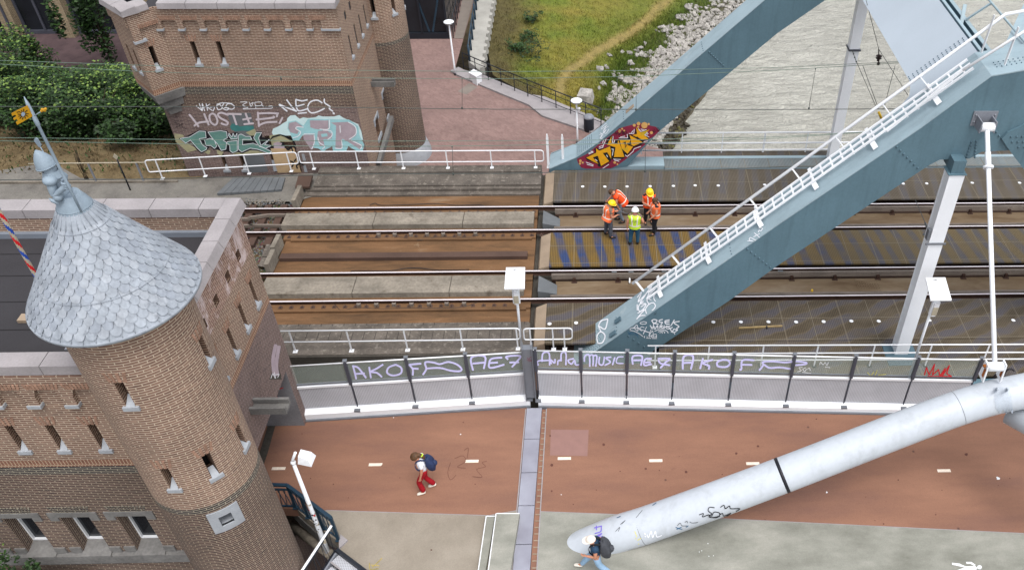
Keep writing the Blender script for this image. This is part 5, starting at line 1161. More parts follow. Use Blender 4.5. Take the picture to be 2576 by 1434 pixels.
mb = MB(); mb.box(bx0, bx0+.06, NY+TW, FY, bz-.9, bz+.03); mb.box(bx0+.06, bx0+.5, NY+TW, FY, bz-.9, bz-.85); mb.box(bx0+.5, bx0+.56, NY+TW, FY, bz-.9, bz-.25); pbm = part(mb, 'portal_beam', 'teal_shaded', tb)
mb = MB(); mb.box(bx0+.48, bx0+.6, NY+TW, FY, bz-.248, bz-.225); mb.box(bx0-.01, bx0+.08, NY+TW, FY, bz+.032, bz+.05); sub(mb, 'beam_flange', 'teal_lit', pbm)
mb = MB(); mb.bar((bx0+.1, 22.6, bz-.8), (bx0+.4, 23.5, bz+.2), .1, .1); mb.tube([(bx0+1.1, NY+TW-.2, bz+.3), (bx0+1.1, FY, bz+.3)], .03, 8); mb.bar((bx0+.5, 23.4, bz-.2), (bx0+1.1, 23.4, bz+.3), .05, .05); sub(mb, 'beam_stay', 'teal_lit', pbm)
mb = MB(); mb.hexa([(10.6, NY+TW-.02, 9.2), (11.5, NY+TW-.02, 9.2), (14.5, 26, 9.3), (13.6, 26, 9.3)], [(10.6, NY+TW-.02, 9.75), (11.5, NY+TW-.02, 9.85), (14.5, 26, 9.85), (13.6, 26, 9.85)]); part(mb, 'top_bracing', ['teal_lit'], tb)
# hangers: two white box posts
x0 = 9.42; zt = 7.25; yh = 19.2
mb = MB(); mb.box(x0, x0+.42, yh, yh+.04, -.05, zt-.35); mb.box(x0, x0+.42, yh+.36, yh+.4, -.05, zt-.35); mb.box(x0+.02, x0+.05, yh+.04, yh+.36, -.05, zt-.35)
hp = part(mb, 'hanger', 'white_steel', tb)
mb = MB(); mb.box(9.6, 9.98, 30.45, 30.8, .1, 7.6); h2_ = part(mb, 'hanger', 'white_steel', tb)
mb = MB(); a = at(2130, 126, Y=30.45); mb.box(9.56, 10.02, 30.38, 30.86, a.z-.04, a.z+.02); sub(mb, 'clamp_plate', 'steel_dark', h2_)
a = at(2350, 612, Y=yh)
for y_, q in ((yh-.03, .1), (yh+.42, .05)): mb = MB(); mb.box(x0-q, x0+.48, y_-.02, y_+.02, a.z-.03, a.z+.02); sub(mb, 'clamp_plate', 'steel_grey', hp)
mb = MB(); mb.box(x0-.1, x0-.03, yh, yh+.15, a.z+.1, a.z+.45); sub(mb, 'clamp_bracket', 'steel_grey', hp)
mb = MB(); mb.box(x0-.04, x0+.46, yh-.03, yh+.44, zt-.352, zt-.33); mb.box(x0+.04, x0+.38, yh+.05, NY+.3, zt-.33, zt+.05); sub(mb, 'hanger_head', 'teal_shaded', hp)
mb = MB(); mb.box(x0-.3, x0+.7, 18.75, yh+.5, .02, .06)
for i in range(6):
    for j in range(3): mb.ball((x0-.22+.14*i, 18.82+.12*j, .065), .02, 6)
sub(mb, 'hanger_foot', 'teal_rivet', hp)
# ladder walkway with its high handrail along the near end post
U_ = lambda x, o, y: topp(x, y, o)
Ya, Yb_ = NY+.5, NY+.98
mb = MB()
xs_ = [1.75+.245*k for k in range(34)]
for k, (a, b) in enumerate(zip(xs_, xs_[1:])): pass
for yy_ in (Ya, (Ya+Yb_)/2, Yb_):
    mb.bar(U_(1.65, .17, yy_), U_(9.75, .17, yy_), .055, .05, (0, 1, 0) if False else (-.7, 0, .7))
for x in xs_[1:]:
    if x < 9.7: mb.bar(U_(x, .17, Ya), U_(x, .17, Yb_), .045, .035, (-.7, 0, .7))
lw = part(mb, 'ladder_walkway', 'white_paint', tb)
for x in (1.95, 3.35, 4.75, 6.15, 7.55, 8.95): mb = MB(); mb.bar(U_(x, .05, Ya-.2), U_(x, .16, Ya-.0), .15, .012, (-.7, 0, .7)); mb.bar(U_(x, .14, Ya-.02), U_(x, .14, Yb_+.25), .1, .012, (-.7, 0, .7)); sub(mb, 'walkway_bracket', 'white_paint', lw)
mb = MB(); hr = lambda x: topp(x, NY+1.18, .5)
mb.tube([hr(1.4), hr(9.3), V((10.3, NY+1.05, 10.75)), V((14, NY+1.05, 11.5))], .045, 8)
mb.tube([hr(5.6)+V((0, -.75, .0)), topp(9.6, NY+.3, .45), V((10.6, NY+.3, 10.7)), V((14, NY+.3, 11.4))][1:], .038, 8)
mb.bar(topp(7.9, NY+.46, .2), topp(9.6, NY+.3, .45), .05, .05)
for x in (1.5, 2.6, 3.7, 4.8, 5.9, 7.0, 8.1): mb.bar(topp(x, NY+1.0, .13), hr(x), .12, .02, (.7, 0, .7))
for x, yy_ in ((10.0, NY+1.0), (10.35, NY+.3)): mb.bar((x-.05, yy_, 9.75), (x, yy_, 10.75), .08, .02)
for x in (8.95,): mb.bar(topp(x, NY+1.0, .13), hr(x), .3, .02, (.7, 0, .7))
sub(mb, 'handrail', 'white_paint', lw)
# maker's plate and clips on the post
mb = MB(); q = [at(*Z7(*p), Y=NY+.5) for p in ((853, 962), (860, 1048))]
for x, yy_ in ((.62, NY+.62), (.45, NY+.16)): mb.bar(topp(x-.09, yy_, .06), topp(x+.09, yy_, .06), .16, .05, (-.7, 0, .7))
part(mb, 'foot_clips', 'teal_rivet', tb)
mb = MB(); mb.bar(topf(1.15, FY+.45, .02), topf(1.45, FY+.45, .02), .22, .02, (-.7, 0, .7)); part(mb, 'number_plate', 'beige_plate', tb)
# lettering sprayed on the bridge
def tpart(name, mat, zz, Yp=None, strokes=None, polys=None, w=14, off=.012, par=None, proj=None, curve=True):
    mb = MB(); pj = proj or on_y(Yp)
    if polys: fill(mb, zz, pj, polys, off)
    if strokes: spray(mb, zz, pj, strokes, w, off, curve)
    return sub(mb, name, mat, par or nd)
NT_ = on_top((0, NY, .12), (2.99, NY, 2.97)); NT2 = on_top((5.09, NY, 4.98), (8.47, NY, 8.13)); FT_ = on_top((.03, FY, 1.27), (6.07, FY, 7.17))
tpart('white_tag', 'spray_white', ZN, strokes=[[(340, 380), (430, 275), (355, 480), (420, 420)], [(420, 420), (520, 325), (400, 500), (470, 470)], [(520, 320), (660, 120), (545, 410), (600, 370)], [(730, 205), (560, 380), (640, 440)], [(770, 270), (700, 330), (610, 380), (550, 450), (600, 540)], [(700, 330), (705, 420), (735, 470)],
   [(335, 545), (335, 665)], [(520, 520), (400, 530), (360, 620), (390, 690), (470, 640), (530, 530), (420, 590)], [(350, 730), (500, 650), (420, 740), (325, 860), (400, 790), (510, 780)], [(540, 740), (520, 640), (590, 540), (690, 505), (735, 570), (700, 640), (660, 670)]], w=22, proj=NT_, off=.006)
tpart('white_tag', 'spray_white', Z7, strokes=[[(820, 990), (800, 1060), (755, 1040), (770, 1080)], [(820, 985), (770, 1000), (750, 1040)], [(745, 1165), (740, 1110), (770, 1080), (800, 1110), (780, 1160), (745, 1165)]], w=9, proj=NT_, off=.006)
tpart('white_tag', 'spray_white', Z7, strokes=[[(1940, 310), (1970, 310), (1960, 330), (1945, 325)], [(1945, 325), (1940, 340)], [(1910, 345), (1950, 380)], [(1950, 350), (1905, 375)], [(1920, 400), (1880, 380), (1875, 400), (1900, 405), (1860, 405)]], w=5, proj=NT_, off=.006)
tpart('white_tag', 'spray_white', ZN, NY, [(24, [(650, 900), (700, 870), (770, 890), (740, 940), (690, 950), (800, 970)]), (24, [(660, 900), (700, 970)]), (24, [(890, 870), (820, 890), (830, 930), (890, 930), (860, 975)]), (24, [(1040, 880), (950, 900), (960, 960), (1040, 970)]), (24, [(960, 925), (1040, 920)]), (24, [(1150, 880), (1080, 1000)]), (24, [(1260, 910), (1140, 940), (1250, 1020), (1200, 1060)]),
   (22, [(620, 1000), (670, 1080)]), (22, [(690, 990), (710, 1080)]), (20, [(640, 1050), (720, 1030)]), (22, [(730, 1080), (780, 1000), (790, 1070)]), (22, [(840, 1000), (830, 1060)]), (22, [(840, 1000), (890, 1010), (850, 1035), (900, 1060)]), (22, [(930, 1000), (920, 1060), (990, 1010), (980, 1070)]), (20, [(1060, 1010), (1010, 1030), (1060, 1060), (1000, 1080)]), (22, [(1110, 1040), (1060, 1080), (1110, 1130), (1140, 1080), (1200, 1100)]), (20, [(1080, 1140), (1150, 1150), (1220, 1100), (1200, 1080)]), (18, [(1140, 1150), (1160, 1190)]),
   (17, [(720, 1125), (800, 1095), (900, 1090), (980, 1120), (1015, 1165)]), (15, [(795, 1140), (870, 1115), (940, 1145), (930, 1170)]), (14, [(830, 1160), (880, 1145), (885, 1175)]),
   (14, [(470, 915), (400, 945), (430, 970), (520, 965), (535, 930), (470, 915)]), (14, [(240, 1070), (330, 990), (350, 1120), (270, 1050), (380, 1060)]), (13, [(490, 1050), (430, 1030), (390, 1090), (440, 1120)]), (13, [(540, 1030), (470, 1190), (500, 1130), (600, 1160)]), (13, [(640, 1090), (590, 1230), (670, 1120), (690, 1230)]), (13, [(170, 1090), (210, 1060), (300, 1050), (450, 1100), (620, 1160)]), (13, [(180, 1110), (280, 1130), (380, 1180), (460, 1240)]), (13, [(600, 1240), (740, 1190), (760, 1240)])], w=20, off=.008)
tpart('stencil_tag', 'spray_white', ZN, NY, polys=[[(490+0, 1232), (510, 1232), (500, 1260), (492, 1285), (484, 1260), (480, 1240)], [(545, 1230), (555, 1230), (555, 1250), (575, 1250), (575, 1258), (545, 1258)], [(590, 1230), (620, 1230), (612, 1258), (596, 1258)], [(640, 1232), (665, 1232), (665, 1260), (640, 1260)], [(672, 1232), (700, 1232), (700, 1260), (672, 1260)], [(712, 1232), (722, 1232), (722, 1260), (712, 1260)], [(735, 1232), (765, 1232), (768, 1262), (738, 1262)], [(535, 1272), (640, 1274), (640, 1288), (535, 1286)], [(660, 1274), (768, 1278), (768, 1292), (660, 1290)]], off=.008)
tpart('blue_tag', 'spray_blue', ZN, NY, [[(130, 1130), (160, 1180), (220, 1150), (150, 1190), (260, 1200)], [(220, 1150), (260, 1180), (300, 1170), (340, 1230), (360, 1270)], [(300, 1210), (350, 1200)]], w=8, off=.008)
tpart('dark_tag', 'spray_black', ZN, NY, [[(705, 770), (760, 715)], [(705, 730), (750, 760)]], w=6, off=.008)
# the big yellow piece on the far post
FP = on_y(FY); fpp = lambda *a, **k: tpart(*a, par=fp, **k)
fpp('crimson_ground', 'spray_crimson', ZT, FY, polys=[[(120, 1050), (400, 910), (600, 740), (770, 590), (1000, 440), (1200, 270), (1400, 210), (1620, 160), (1700, 130), (1900, 150), (2000, 200), (2150, 230), (2240, 330), (2100, 470), (1950, 560), (1880, 680), (1700, 830), (1500, 960), (1350, 1080), (1150, 1220), (1000, 1290), (650, 1300), (350, 1300), (230, 1270), (150, 1150)]], off=.004)
fpp('sand_dots', 'spray_sand', ZT, FY, polys=[[(x+r*cos(k*pi/4), y+r*sin(k*pi/4)) for k in range(8)] for x, y, r in ((210, 1100, 36), (270, 1145, 26), (200, 1170, 30), (1090, 1140, 36), (1160, 1185, 22), (1280, 280, 24), (1220, 340, 40), (1330, 330, 26), (1700, 150, 50), (1590, 190, 40), (1850, 190, 85), (1960, 160, 30), (2030, 380, 40), (1690, 235, 30))], off=.008)
fpp('black_backing', 'spray_black', ZT, FY, polys=[[(335, 1020), (600, 880), (560, 800), (640, 760), (700, 810), (980, 720), (900, 690), (860, 640), (920, 520), (1000, 455), (1030, 470), (1040, 640), (1200, 530), (1420, 520), (1440, 420), (1600, 440), (1620, 300), (1640, 230), (1770, 360), (1980, 290), (1880, 430), (1990, 550), (1830, 590), (1800, 680), (1580, 760), (1450, 930), (1370, 960), (1350, 1010), (1290, 1050), (1000, 1060), (980, 1120), (760, 1250), (680, 1250), (640, 1180), (380, 1080)]], off=.012)
fpp('yellow_letters', 'spray_gold', ZT, FY, polys=[[(360, 1020), (620, 890), (610, 780), (700, 840), (970, 730), (1000, 860), (1000, 1050), (900, 880), (780, 900), (950, 1110), (740, 1230), (660, 970), (530, 1010), (680, 1180), (560, 1130)],
   [(895, 690), (1010, 470), (1000, 640), (1160, 670), (1180, 570), (1220, 660), (1340, 1000), (1070, 1005), (1110, 750), (970, 710)], [(1215, 560), (1500, 560), (1430, 700), (1560, 740), (1420, 920), (1270, 790)], [(1470, 440), (1640, 530), (1800, 620), (1580, 720), (1480, 690), (1510, 570)], [(1640, 240), (1760, 370), (1980, 300), (1850, 430), (1960, 550), (1800, 560), (1540, 440), (1660, 410)]], off=.018)
fpp('black_counters', 'spray_black', ZT, FY, polys=[[(540, 1015), (650, 980), (700, 1150), (690, 1180)], [(800, 900), (880, 880), (990, 1060), (970, 1080), (890, 1010)], [(1290, 625), (1380, 610), (1360, 740), (1460, 590), (1360, 780), (1340, 640)], [(1410, 680), (1500, 600), (1520, 690)], [(1610, 500), (1670, 480), (1730, 530), (1690, 540)], [(1000, 750), (1100, 760), (1040, 1000), (1010, 1060)]], off=.026)
fpp('white_highlights', 'spray_white', ZT, FY, [[(1050, 470), (1030, 630), (1080, 630), (1085, 570)], [(870, 540), (800, 700), (780, 760), (690, 780)], [(800, 580), (780, 640)], [(690, 740), (790, 710)], [(420, 910), (530, 850)], [(480, 850), (540, 880), (430, 925)], [(360, 1135), (540, 1205)], [(380, 1190), (540, 1235)], [(790, 1290), (940, 1190)], [(1060, 1055), (1240, 1065)], [(1080, 1080), (1200, 1110)], [(1360, 950), (1410, 990), (1560, 860), (1590, 790), (1760, 730)], [(1200, 515), (1420, 515), (1410, 420)], [(1240, 490), (1350, 470)], [(1455, 400), (1580, 400), (1590, 290)], [(1520, 380), (1560, 330)], [(1700, 280), (1760, 350), (1900, 300)], [(1760, 290), (1830, 300)], [(1930, 370), (1860, 440), (1970, 490)], [(1950, 400), (1910, 430)], [(1840, 610), (1930, 590)], [(590, 1060), (640, 1100)], [(880, 950), (910, 1000)], [(1010, 800), (1055, 800), (1030, 960)]], w=16, off=.03, curve=False)
fpp('black_tags', 'spray_black', ZT, FY, [[(1070, 400), (1160, 390)], [(1110, 350), (1130, 420), (1170, 380)], [(1190, 340), (1250, 350), (1210, 440), (1190, 420), (1240, 380)], [(1280, 360), (1320, 340), (1330, 400), (1290, 410), (1280, 360)], [(1370, 340), (1400, 380), (1360, 415), (1310, 380), (1370, 340)], [(2060, 330), (2110, 390)], [(2110, 290), (2090, 350), (2150, 340)], [(2200, 250), (2240, 300), (2200, 340), (2170, 290), (2200, 250)]], w=12, off=.034)
fpp('white_scrawl', 'spray_white', ZT, strokes=[[(880, 140), (780, 220), (750, 290), (820, 240), (900, 180)], [(870, 200), (800, 330), (860, 260), (930, 220)], [(940, 290), (870, 400), (830, 380), (870, 300), (790, 400), (820, 330)], [(700, 440), (760, 400), (790, 430), (740, 470)], [(720, 380), (760, 430), (710, 520)], [(770, 440), (730, 530), (780, 520)]], w=11, proj=FT_, off=.006)
# ================================================================== screens, railings, tube, lamps
def bx_(mb, c, sx, sy, sz, mat=0): mb.box(c[0]-sx, c[0]+sx, c[1]-sy, c[1]+sy, c[2]-sz, c[2]+sz, mat)
# ---- glass and mesh screens between the tracks and the cycle path
SR = (at(1352, 1012, Z=DZ), at(2200, 1030, Z=DZ)); SL = (at(735, 1050, Z=DZ), at(1326, 1012, Z=DZ))
def screen(nm, A, B, posts, rows, lab, end=None):
    """posts: (px, row of the top); heights are measured on the vertical plane through A and B"""
    A, B = V(A), V(B); d = (B-A); d.z = 0; d.normalize(); n_ = V((-d.y, d.x, 0))      # n_ points to the tracks
    def pl(x, y, o=0):
        r = cr*((x-CX)/CF)-cu*((y-CY)/CF)+fw; q = A-n_*o; t = (q-V((0, 0, CH))).dot(n_)/r.dot(n_); return V((0, 0, CH))+r*t
    us = [(pl(*p)-A).dot(d) for p in posts]; zt = [pl(*p).z for p in posts]
    ztop = sum(zt)/len(zt)
    g0, g1 = pl(*rows[0]).z, ztop-.02; m0, m1 = pl(*rows[2]).z, pl(*rows[1]).z
    root = empty(nm, tuple(A.lerp(B, .5)), lab, 'screen')
    P = lambda u, z, o=0: A+d*u+n_*o+V((0, 0, z-A.z))
    parts = {}
    for i, (a, b) in enumerate(zip(us, us[1:])):
        mb = MB(); mb.hexa([P(a+.05, g0, -.006), P(b-.05, g0, -.006), P(b-.05, g0, .006), P(a+.05, g0, .006)], [P(a+.05, g1, -.006), P(b-.05, g1, -.006), P(b-.05, g1, .006), P(a+.05, g1, .006)]); parts[i] = part(mb, 'glass_pane', 'glass', root)
        mb = MB(); mb.bar(P(a+.04, g0-.01), P(b-.04, g0-.01), .04, .04); mb.bar(P(a+.045, g0, 0), P(a+.045, g1, 0), .03, .02, d); mb.bar(P(b-.045, g0, 0), P(b-.045, g1, 0), .03, .02, d); sub(mb, 'glass_frame', 'steel_grey', parts[i])
        mb = MB(); mb.hexa([P(a+.03, m0, -.01), P(b-.03, m0, -.01), P(b-.03, m0, .01), P(a+.03, m0, .01)], [P(a+.03, m1, -.01), P(b-.03, m1, -.01), P(b-.03, m1, .01), P(a+.03, m1, .01)]); mp = part(mb, 'mesh_panel', 'perforated', root)
        mb = MB(); mb.bar(P(a+.03, m1+.02, -.01), P(b-.03, m1+.02, -.01), .07, .07); sub(mb, 'panel_rail', 'white_paint', mp)
    for a, z in zip(us, zt):
        mb = MB(); mb.bar(P(a, g0-.1, .0), P(a, ztop+.09, .0), .03, .11, n_); mb.bar(P(a, g0-.1, -.06), P(a, ztop+.07, -.06), .09, .012, n_); mb.bar(P(a, m0-.1, .0), P(a, g0-.1, .0), .03, .05, n_); p_ = part(mb, 'post', 'steel_dark', root)
        mb = MB(); mb.bar(P(a-.06, ztop+.1, 0), P(a+.06, ztop+.1, 0), .1, .012); sub(mb, 'post_cap', 'steel_grey', p_)
        mb = MB(); bx_(mb, P(a, m0-.12, -.12), .09, .05, .03); sub(mb, 'post_foot', 'steel_grey', p_)
    mb = MB(); mb.tube([P(us[0], ztop+.0, .0), P(us[-1], ztop+.0, 0)], .022, 8); part(mb, 'top_rail', 'white_paint', root)
    mb = MB(); kz = m0-.02
    mb.hexa([P(us[0], A.z-.1, -.16), P(us[-1], A.z-.1, -.16), P(us[-1], A.z-.1, .1), P(us[0], A.z-.1, .1)], [P(us[0], kz-.12, -.16), P(us[-1], kz-.12, -.16), P(us[-1], kz, .06), P(us[0], kz, .06)]); part(mb, 'kerb_beam', 'white_paint', root)
    mb = MB(); mb.hexa([P(us[0], A.z-.2, -.22), P(us[-1], A.z-.2, -.22), P(us[-1], A.z-.2, -.163), P(us[0], A.z-.2, -.163)], [P(us[0], A.z+.05, -.22), P(us[-1], A.z+.05, -.22), P(us[-1], A.z+.05, -.163), P(us[0], A.z+.05, -.163)]); part(mb, 'gutter', 'steel_grey', root)
    return root, pl, parts
RR_, PR_, glR = screen('screen_wall', SR[0], SR[1], [(1345.6, 880.2), (1460.4, 882), (1578, 883), (1698, 885.5), (1847.4, 890), (1999, 895.5), (2152, 902)]+[(2308.8, 907), (2466, 913)], [(1800, 935), (1800, 945), (1800, 1003)], 'long glass and mesh screen over the river with lilac lettering, right of the joint')
RL_, PL_, glL = screen('screen_wall', SL[0], SL[1], [(722, 925), (869, 914.5), (1021.7, 904), (1170.7, 894), (1322.4, 881)], [(1024, 950), (1031, 958), (1050, 1008)], 'shorter glass and mesh screen beside the brick gatehouse, left of the joint')
# joint post between the two screens
mb = MB(); a = V((SL[1].x+.02, 17.62, DZ-.1)); mb.box(a.x+.0, a.x+.26, 17.55, 17.75, .1, 2.15); mb.box(a.x-.02, a.x+.0, 17.5, 17.8, .0, 2.2); mb.box(a.x+.26, a.x+.28, 17.5, 17.8, .0, 2.2); o = tag(mb.build('joint_pillar', 'steel_grey'), 'grey steel pillar filling the gap between the two glass screens', 'pillar')
mb = MB(); spray(mb, ZG1, lambda x, y, o_: at(x, y, Y=17.55-o_), [[(1705, 85), (1720, 100), (1735, 80), (1755, 95)], [(1700, 105), (1755, 110)], [(1710, 120), (1750, 115)]], 3); part(mb, 'red_scrawl', 'spray_crimson', o)
def lil(zz, P_, glass, strokes, w=13):
    mb = MB(); spray(mb, zz, lambda x, y, o: P_(x, y, .012+o), strokes, w*1.3); return part(mb, 'lettering', 'spray_lilac', glass)
lil(ZG1, PL_, RL_, [[(130, 280), (115, 215), (100, 160)], [(100, 165), (150, 180), (220, 270)], [(120, 235), (205, 230)], [(250, 175), (265, 270)], [(375, 150), (320, 185), (265, 215), (320, 225), (365, 262)], [(495, 150), (430, 175), (415, 225), (470, 250), (540, 230), (545, 180), (495, 150)]])
lil(ZG1, PL_, RL_, [[(725, 140), (620, 150)], [(615, 150), (650, 190), (650, 245)], [(650, 185), (700, 188)], [(745, 240), (775, 190), (765, 130), (840, 130), (900, 145), (980, 125), (1060, 150), (1100, 190), (1080, 210), (1000, 205), (900, 180), (780, 185)]])
lil(ZG1, PL_, RL_, [[(1205, 200), (1190, 85), (1315, 75), (1305, 185)], [(1205, 140), (1310, 130)], [(1470, 85), (1380, 95), (1355, 130), (1365, 180), (1490, 150)], [(1365, 135), (1430, 130)], [(1525, 100), (1515, 75), (1640, 70), (1610, 120), (1565, 170)], [(1545, 130), (1625, 128)]])
lil(ZG1, PR_, RR_, [[(1805, 155), (1800, 120), (1850, 110)], [(1840, 120), (1850, 45), (1905, 45), (1910, 155)], [(1830, 115), (1900, 110)], [(1925, 140), (1920, 105), (1955, 135), (1960, 100)], [(1985, 150), (1990, 115), (2020, 110)], [(2015, 115), (2020, 45), (2060, 45), (2060, 150)], [(2130, 95), (2080, 110), (2110, 145), (2140, 110), (2150, 150), (2190, 150)]], 11)
lil(ZG1, PR_, RR_, [[(2230, 120), (2235, 70), (2275, 65), (2280, 165)], [(2275, 70), (2310, 65), (2310, 160)], [(2310, 70), (2345, 70), (2335, 165)], [(2370, 80), (2365, 140), (2400, 150), (2415, 80)], [(2475, 80), (2430, 90), (2470, 125), (2420, 155)], [(2510, 85), (2490, 150)]], 11)
mb = MB(); spray(mb, Z7, lambda x, y, o: PR_(x, y, .012+o), [[(935, 1265), (895, 1270), (885, 1310), (935, 1315)]], 9); part(mb, 'lettering', 'spray_lilac', RR_)
lil(ZG2, PR_, RR_, [[(100, 145), (100, 75), (185, 72), (175, 155)], [(110, 110), (180, 108)], [(270, 95), (215, 100), (205, 155), (270, 145)], [(215, 130), (260, 128)], [(335, 95), (440, 95), (400, 130), (355, 180)], [(335, 110), (360, 140), (440, 155)]], 13)
lil(ZG2, PR_, RR_, [[(560, 190), (570, 75), (655, 72), (635, 190)], [(570, 135), (640, 130)], [(745, 95), (720, 185)], [(835, 105), (745, 135), (800, 160), (800, 190)], [(930, 105), (880, 125), (885, 165), (960, 170), (995, 140), (975, 110), (930, 105)]], 14)
lil(ZG2, PR_, RR_, [[(1215, 110), (1110, 110), (1100, 190), (1085, 195)], [(1110, 150), (1195, 152)], [(1265, 200), (1300, 155), (1300, 125), (1400, 120), (1500, 130), (1600, 120), (1690, 130), (1690, 145), (1600, 155)], [(1310, 150), (1360, 180), (1450, 175), (1560, 190)]], 13)
mb = MB(); spray(mb, ZG2, lambda x, y, o: PR_(x, y, .012+o), [[(1660, 175), (1630, 180), (1650, 205), (1615, 215)], [(1690, 180), (1665, 190), (1680, 210), (1700, 190)], [(1710, 190), (1725, 180), (1735, 205)], [(1660, 220), (1740, 230)], [(1820, 150), (1830, 125), (1850, 150), (1870, 130), (1885, 155), (1900, 130)], [(1870, 170), (1915, 178)]], 5); part(mb, 'white_scribble', 'spray_white', RR_)
mb = MB(); spray(mb, Z8, lambda x, y, o: PR_(x, y, .012+o), [[(1325, 1400), (1340, 1345), (1360, 1400), (1400, 1320), (1385, 1400), (1430, 1360), (1440, 1410), (1480, 1350), (1455, 1410), (1510, 1330), (1490, 1390), (1525, 1410)], [(1350, 1410), (1525, 1412)]], 8, curve=False); part(mb, 'red_scribble', 'spray_red', RR_)
mb = MB(); spray(mb, ZG2, lambda x, y, o: PR_(x, y, .012+o), [[(2260, 220), (2290, 250), (2320, 215)], [(2330, 250), (2350, 200)], [(2360, 245), (2430, 240)]], 5); part(mb, 'yellow_scribble', 'spray_yellow', RR_)
# ---- white tubular railings
def railing(nm, lab, posts, ztop, zmid, y_of, z0, grp=None, end_l=None, end_r=None, r=.024, mid=1, foot=True, ends_round=True, mat='white_paint', low=None, slat=True):
    """posts: x positions of the posts; rails run through them"""
    root = empty(nm, (sum(posts)/len(posts), y_of(posts[0]), z0), lab, 'railing', grp)
    xa = posts[0]-.25 if end_l is None else end_l; xb = posts[-1]+.25 if end_r is None else end_r
    T = lambda x, z: V((x, y_of(x), z))
    if ends_round is True:
        loop = arc_pts([T(xa+.15, zmid), T(xa, zmid), T(xa, ztop), T(xb, ztop), T(xb, zmid), T(xa+.15, zmid)], .13, 5)
        mb = MB(); mb.tube(loop[:-1], r, 8, closed=True); part(mb, 'rail_loop', mat, root)
    elif ends_round == 'l' or ends_round == 'r':
        q = [T(xb, zmid), T(xa, zmid), T(xa, ztop), T(xb, ztop)] if ends_round == 'l' else [T(xa, zmid), T(xb, zmid), T(xb, ztop), T(xa, ztop)]
        mb = MB(); mb.tube(arc_pts(q, .13, 5), r, 8); part(mb, 'rail_loop', mat, root)
    else:
        for z in [ztop, zmid]+([low] if low else []):
            mb = MB(); mb.tube([T(xa, z), T(xb, z)], r, 8); part(mb, 'rail', mat, root)
    for x in posts:
        mb = MB(); mb.bar(T(x, z0), T(x, ztop), .045, .022, (0, 1, 0)); p_ = part(mb, 'post', mat, root)
        if foot: mb = MB(); q = T(x, z0+.01); mb.box(q.x-.07, q.x+.07, q.y-.08, q.y+.06, z0, z0+.02); sub(mb, 'foot_plate', mat, p_)
    return root
def span(zz, pts, Yp): return [at(*zz(*p), Y=Yp).x for p in pts]
yfar = 29.98
pa1 = [at(*p, Z=.12) for p in (Z1(1210, 1330), Z1(1530, 1310), Z1(1853, 1297), Z2(318, 1275))]
fy = lambda x: pa1[0].y+(pa1[-1].y-pa1[0].y)*(x-pa1[0].x)/(pa1[-1].x-pa1[0].x)
railing('railing', 'white tubular railing with rounded ends in front of the graffiti wall, left one', [p.x for p in pa1], 1.0, .46, fy, .12, 'white railings along the far walkway', at(*Z1(1092, 1230), Y=fy(pa1[0].x)).x, at(*Z2(366, 1180), Y=yfar).x)
pb1 = [at(*Z2(*p), Z=.17).x for p in ((480, 1272), (815, 1270), (1147, 1270), (1478, 1270), (1806, 1272))]+[at(*Z3(281, 1272), Z=.17).x]
railing('railing', 'long white tubular railing with rounded ends in front of the red brick quay', pb1, .98, .46, lambda x: yfar, .17, 'white railings along the far walkway', at(*Z2(376, 1180), Y=yfar).x, at(*Z3(343, 1180), Y=yfar).x)
pn = [at(*Z6(*p), Z=.08).x for p in ((343, 1242), (762, 1236), (1180, 1228), (1593, 1218), (2003, 1210))]
railing('railing', 'white railing on the left span beside the brick gatehouse, above the glass screen', pn, .98, .5, lambda x: 19.66, .08, 'white railings along the near walkway', -9.9, pn[-1]+.1, ends_round='r')
a, b = at(*Z7(195, 1110), Y=19.6), at(*Z7(578, 1100), Y=19.6)
railing('railing', 'short white railing with rounded ends at the foot of the near end post', [a.x+.2, (a.x+b.x)/2+.1, b.x-.35], .98, .5, lambda x: 19.64-.0*(x-a.x), .05, 'white railings along the near walkway', a.x, b.x-.1)
pr2 = [at(*p, Z=.0).x for p in (Z7(1172, 1372), Z7(1562, 1358), Z7(1958, 1352), Z8(505, 1350), Z8(920, 1355), Z8(1335, 1352), Z8(1755, 1350))]; stp = (pr2[-1]-pr2[0])/6
pr2 += [pr2[-1]+stp*k for k in range(1, 6)]
railing('railing', 'long white three bar railing on the river span behind the glass screen', pr2, .95, .6, lambda x: 18.83-.012*(x-3), .0, None, pr2[0]-.25, pr2[-1], ends_round=None, low=.3)
fp2 = [at(*p, Z=.0).x for p in (Z3(1070, 1165), Z3(1370, 1165), Z3(1668, 1165), Z3(1975, 1165), Z4(130, 1160), Z4(440, 1155))]; st2 = (fp2[-1]-fp2[1])/4
fp2 += [fp2[-1]+st2*k for k in range(1, 8)]
railing('railing', 'long white three bar railing above the water on the far side of the bridge', fp2, 1.02, .52, lambda x: 31.2, .0, None, fp2[0]-.3, fp2[-1], ends_round=None, low=.18, foot=False, r=.034)
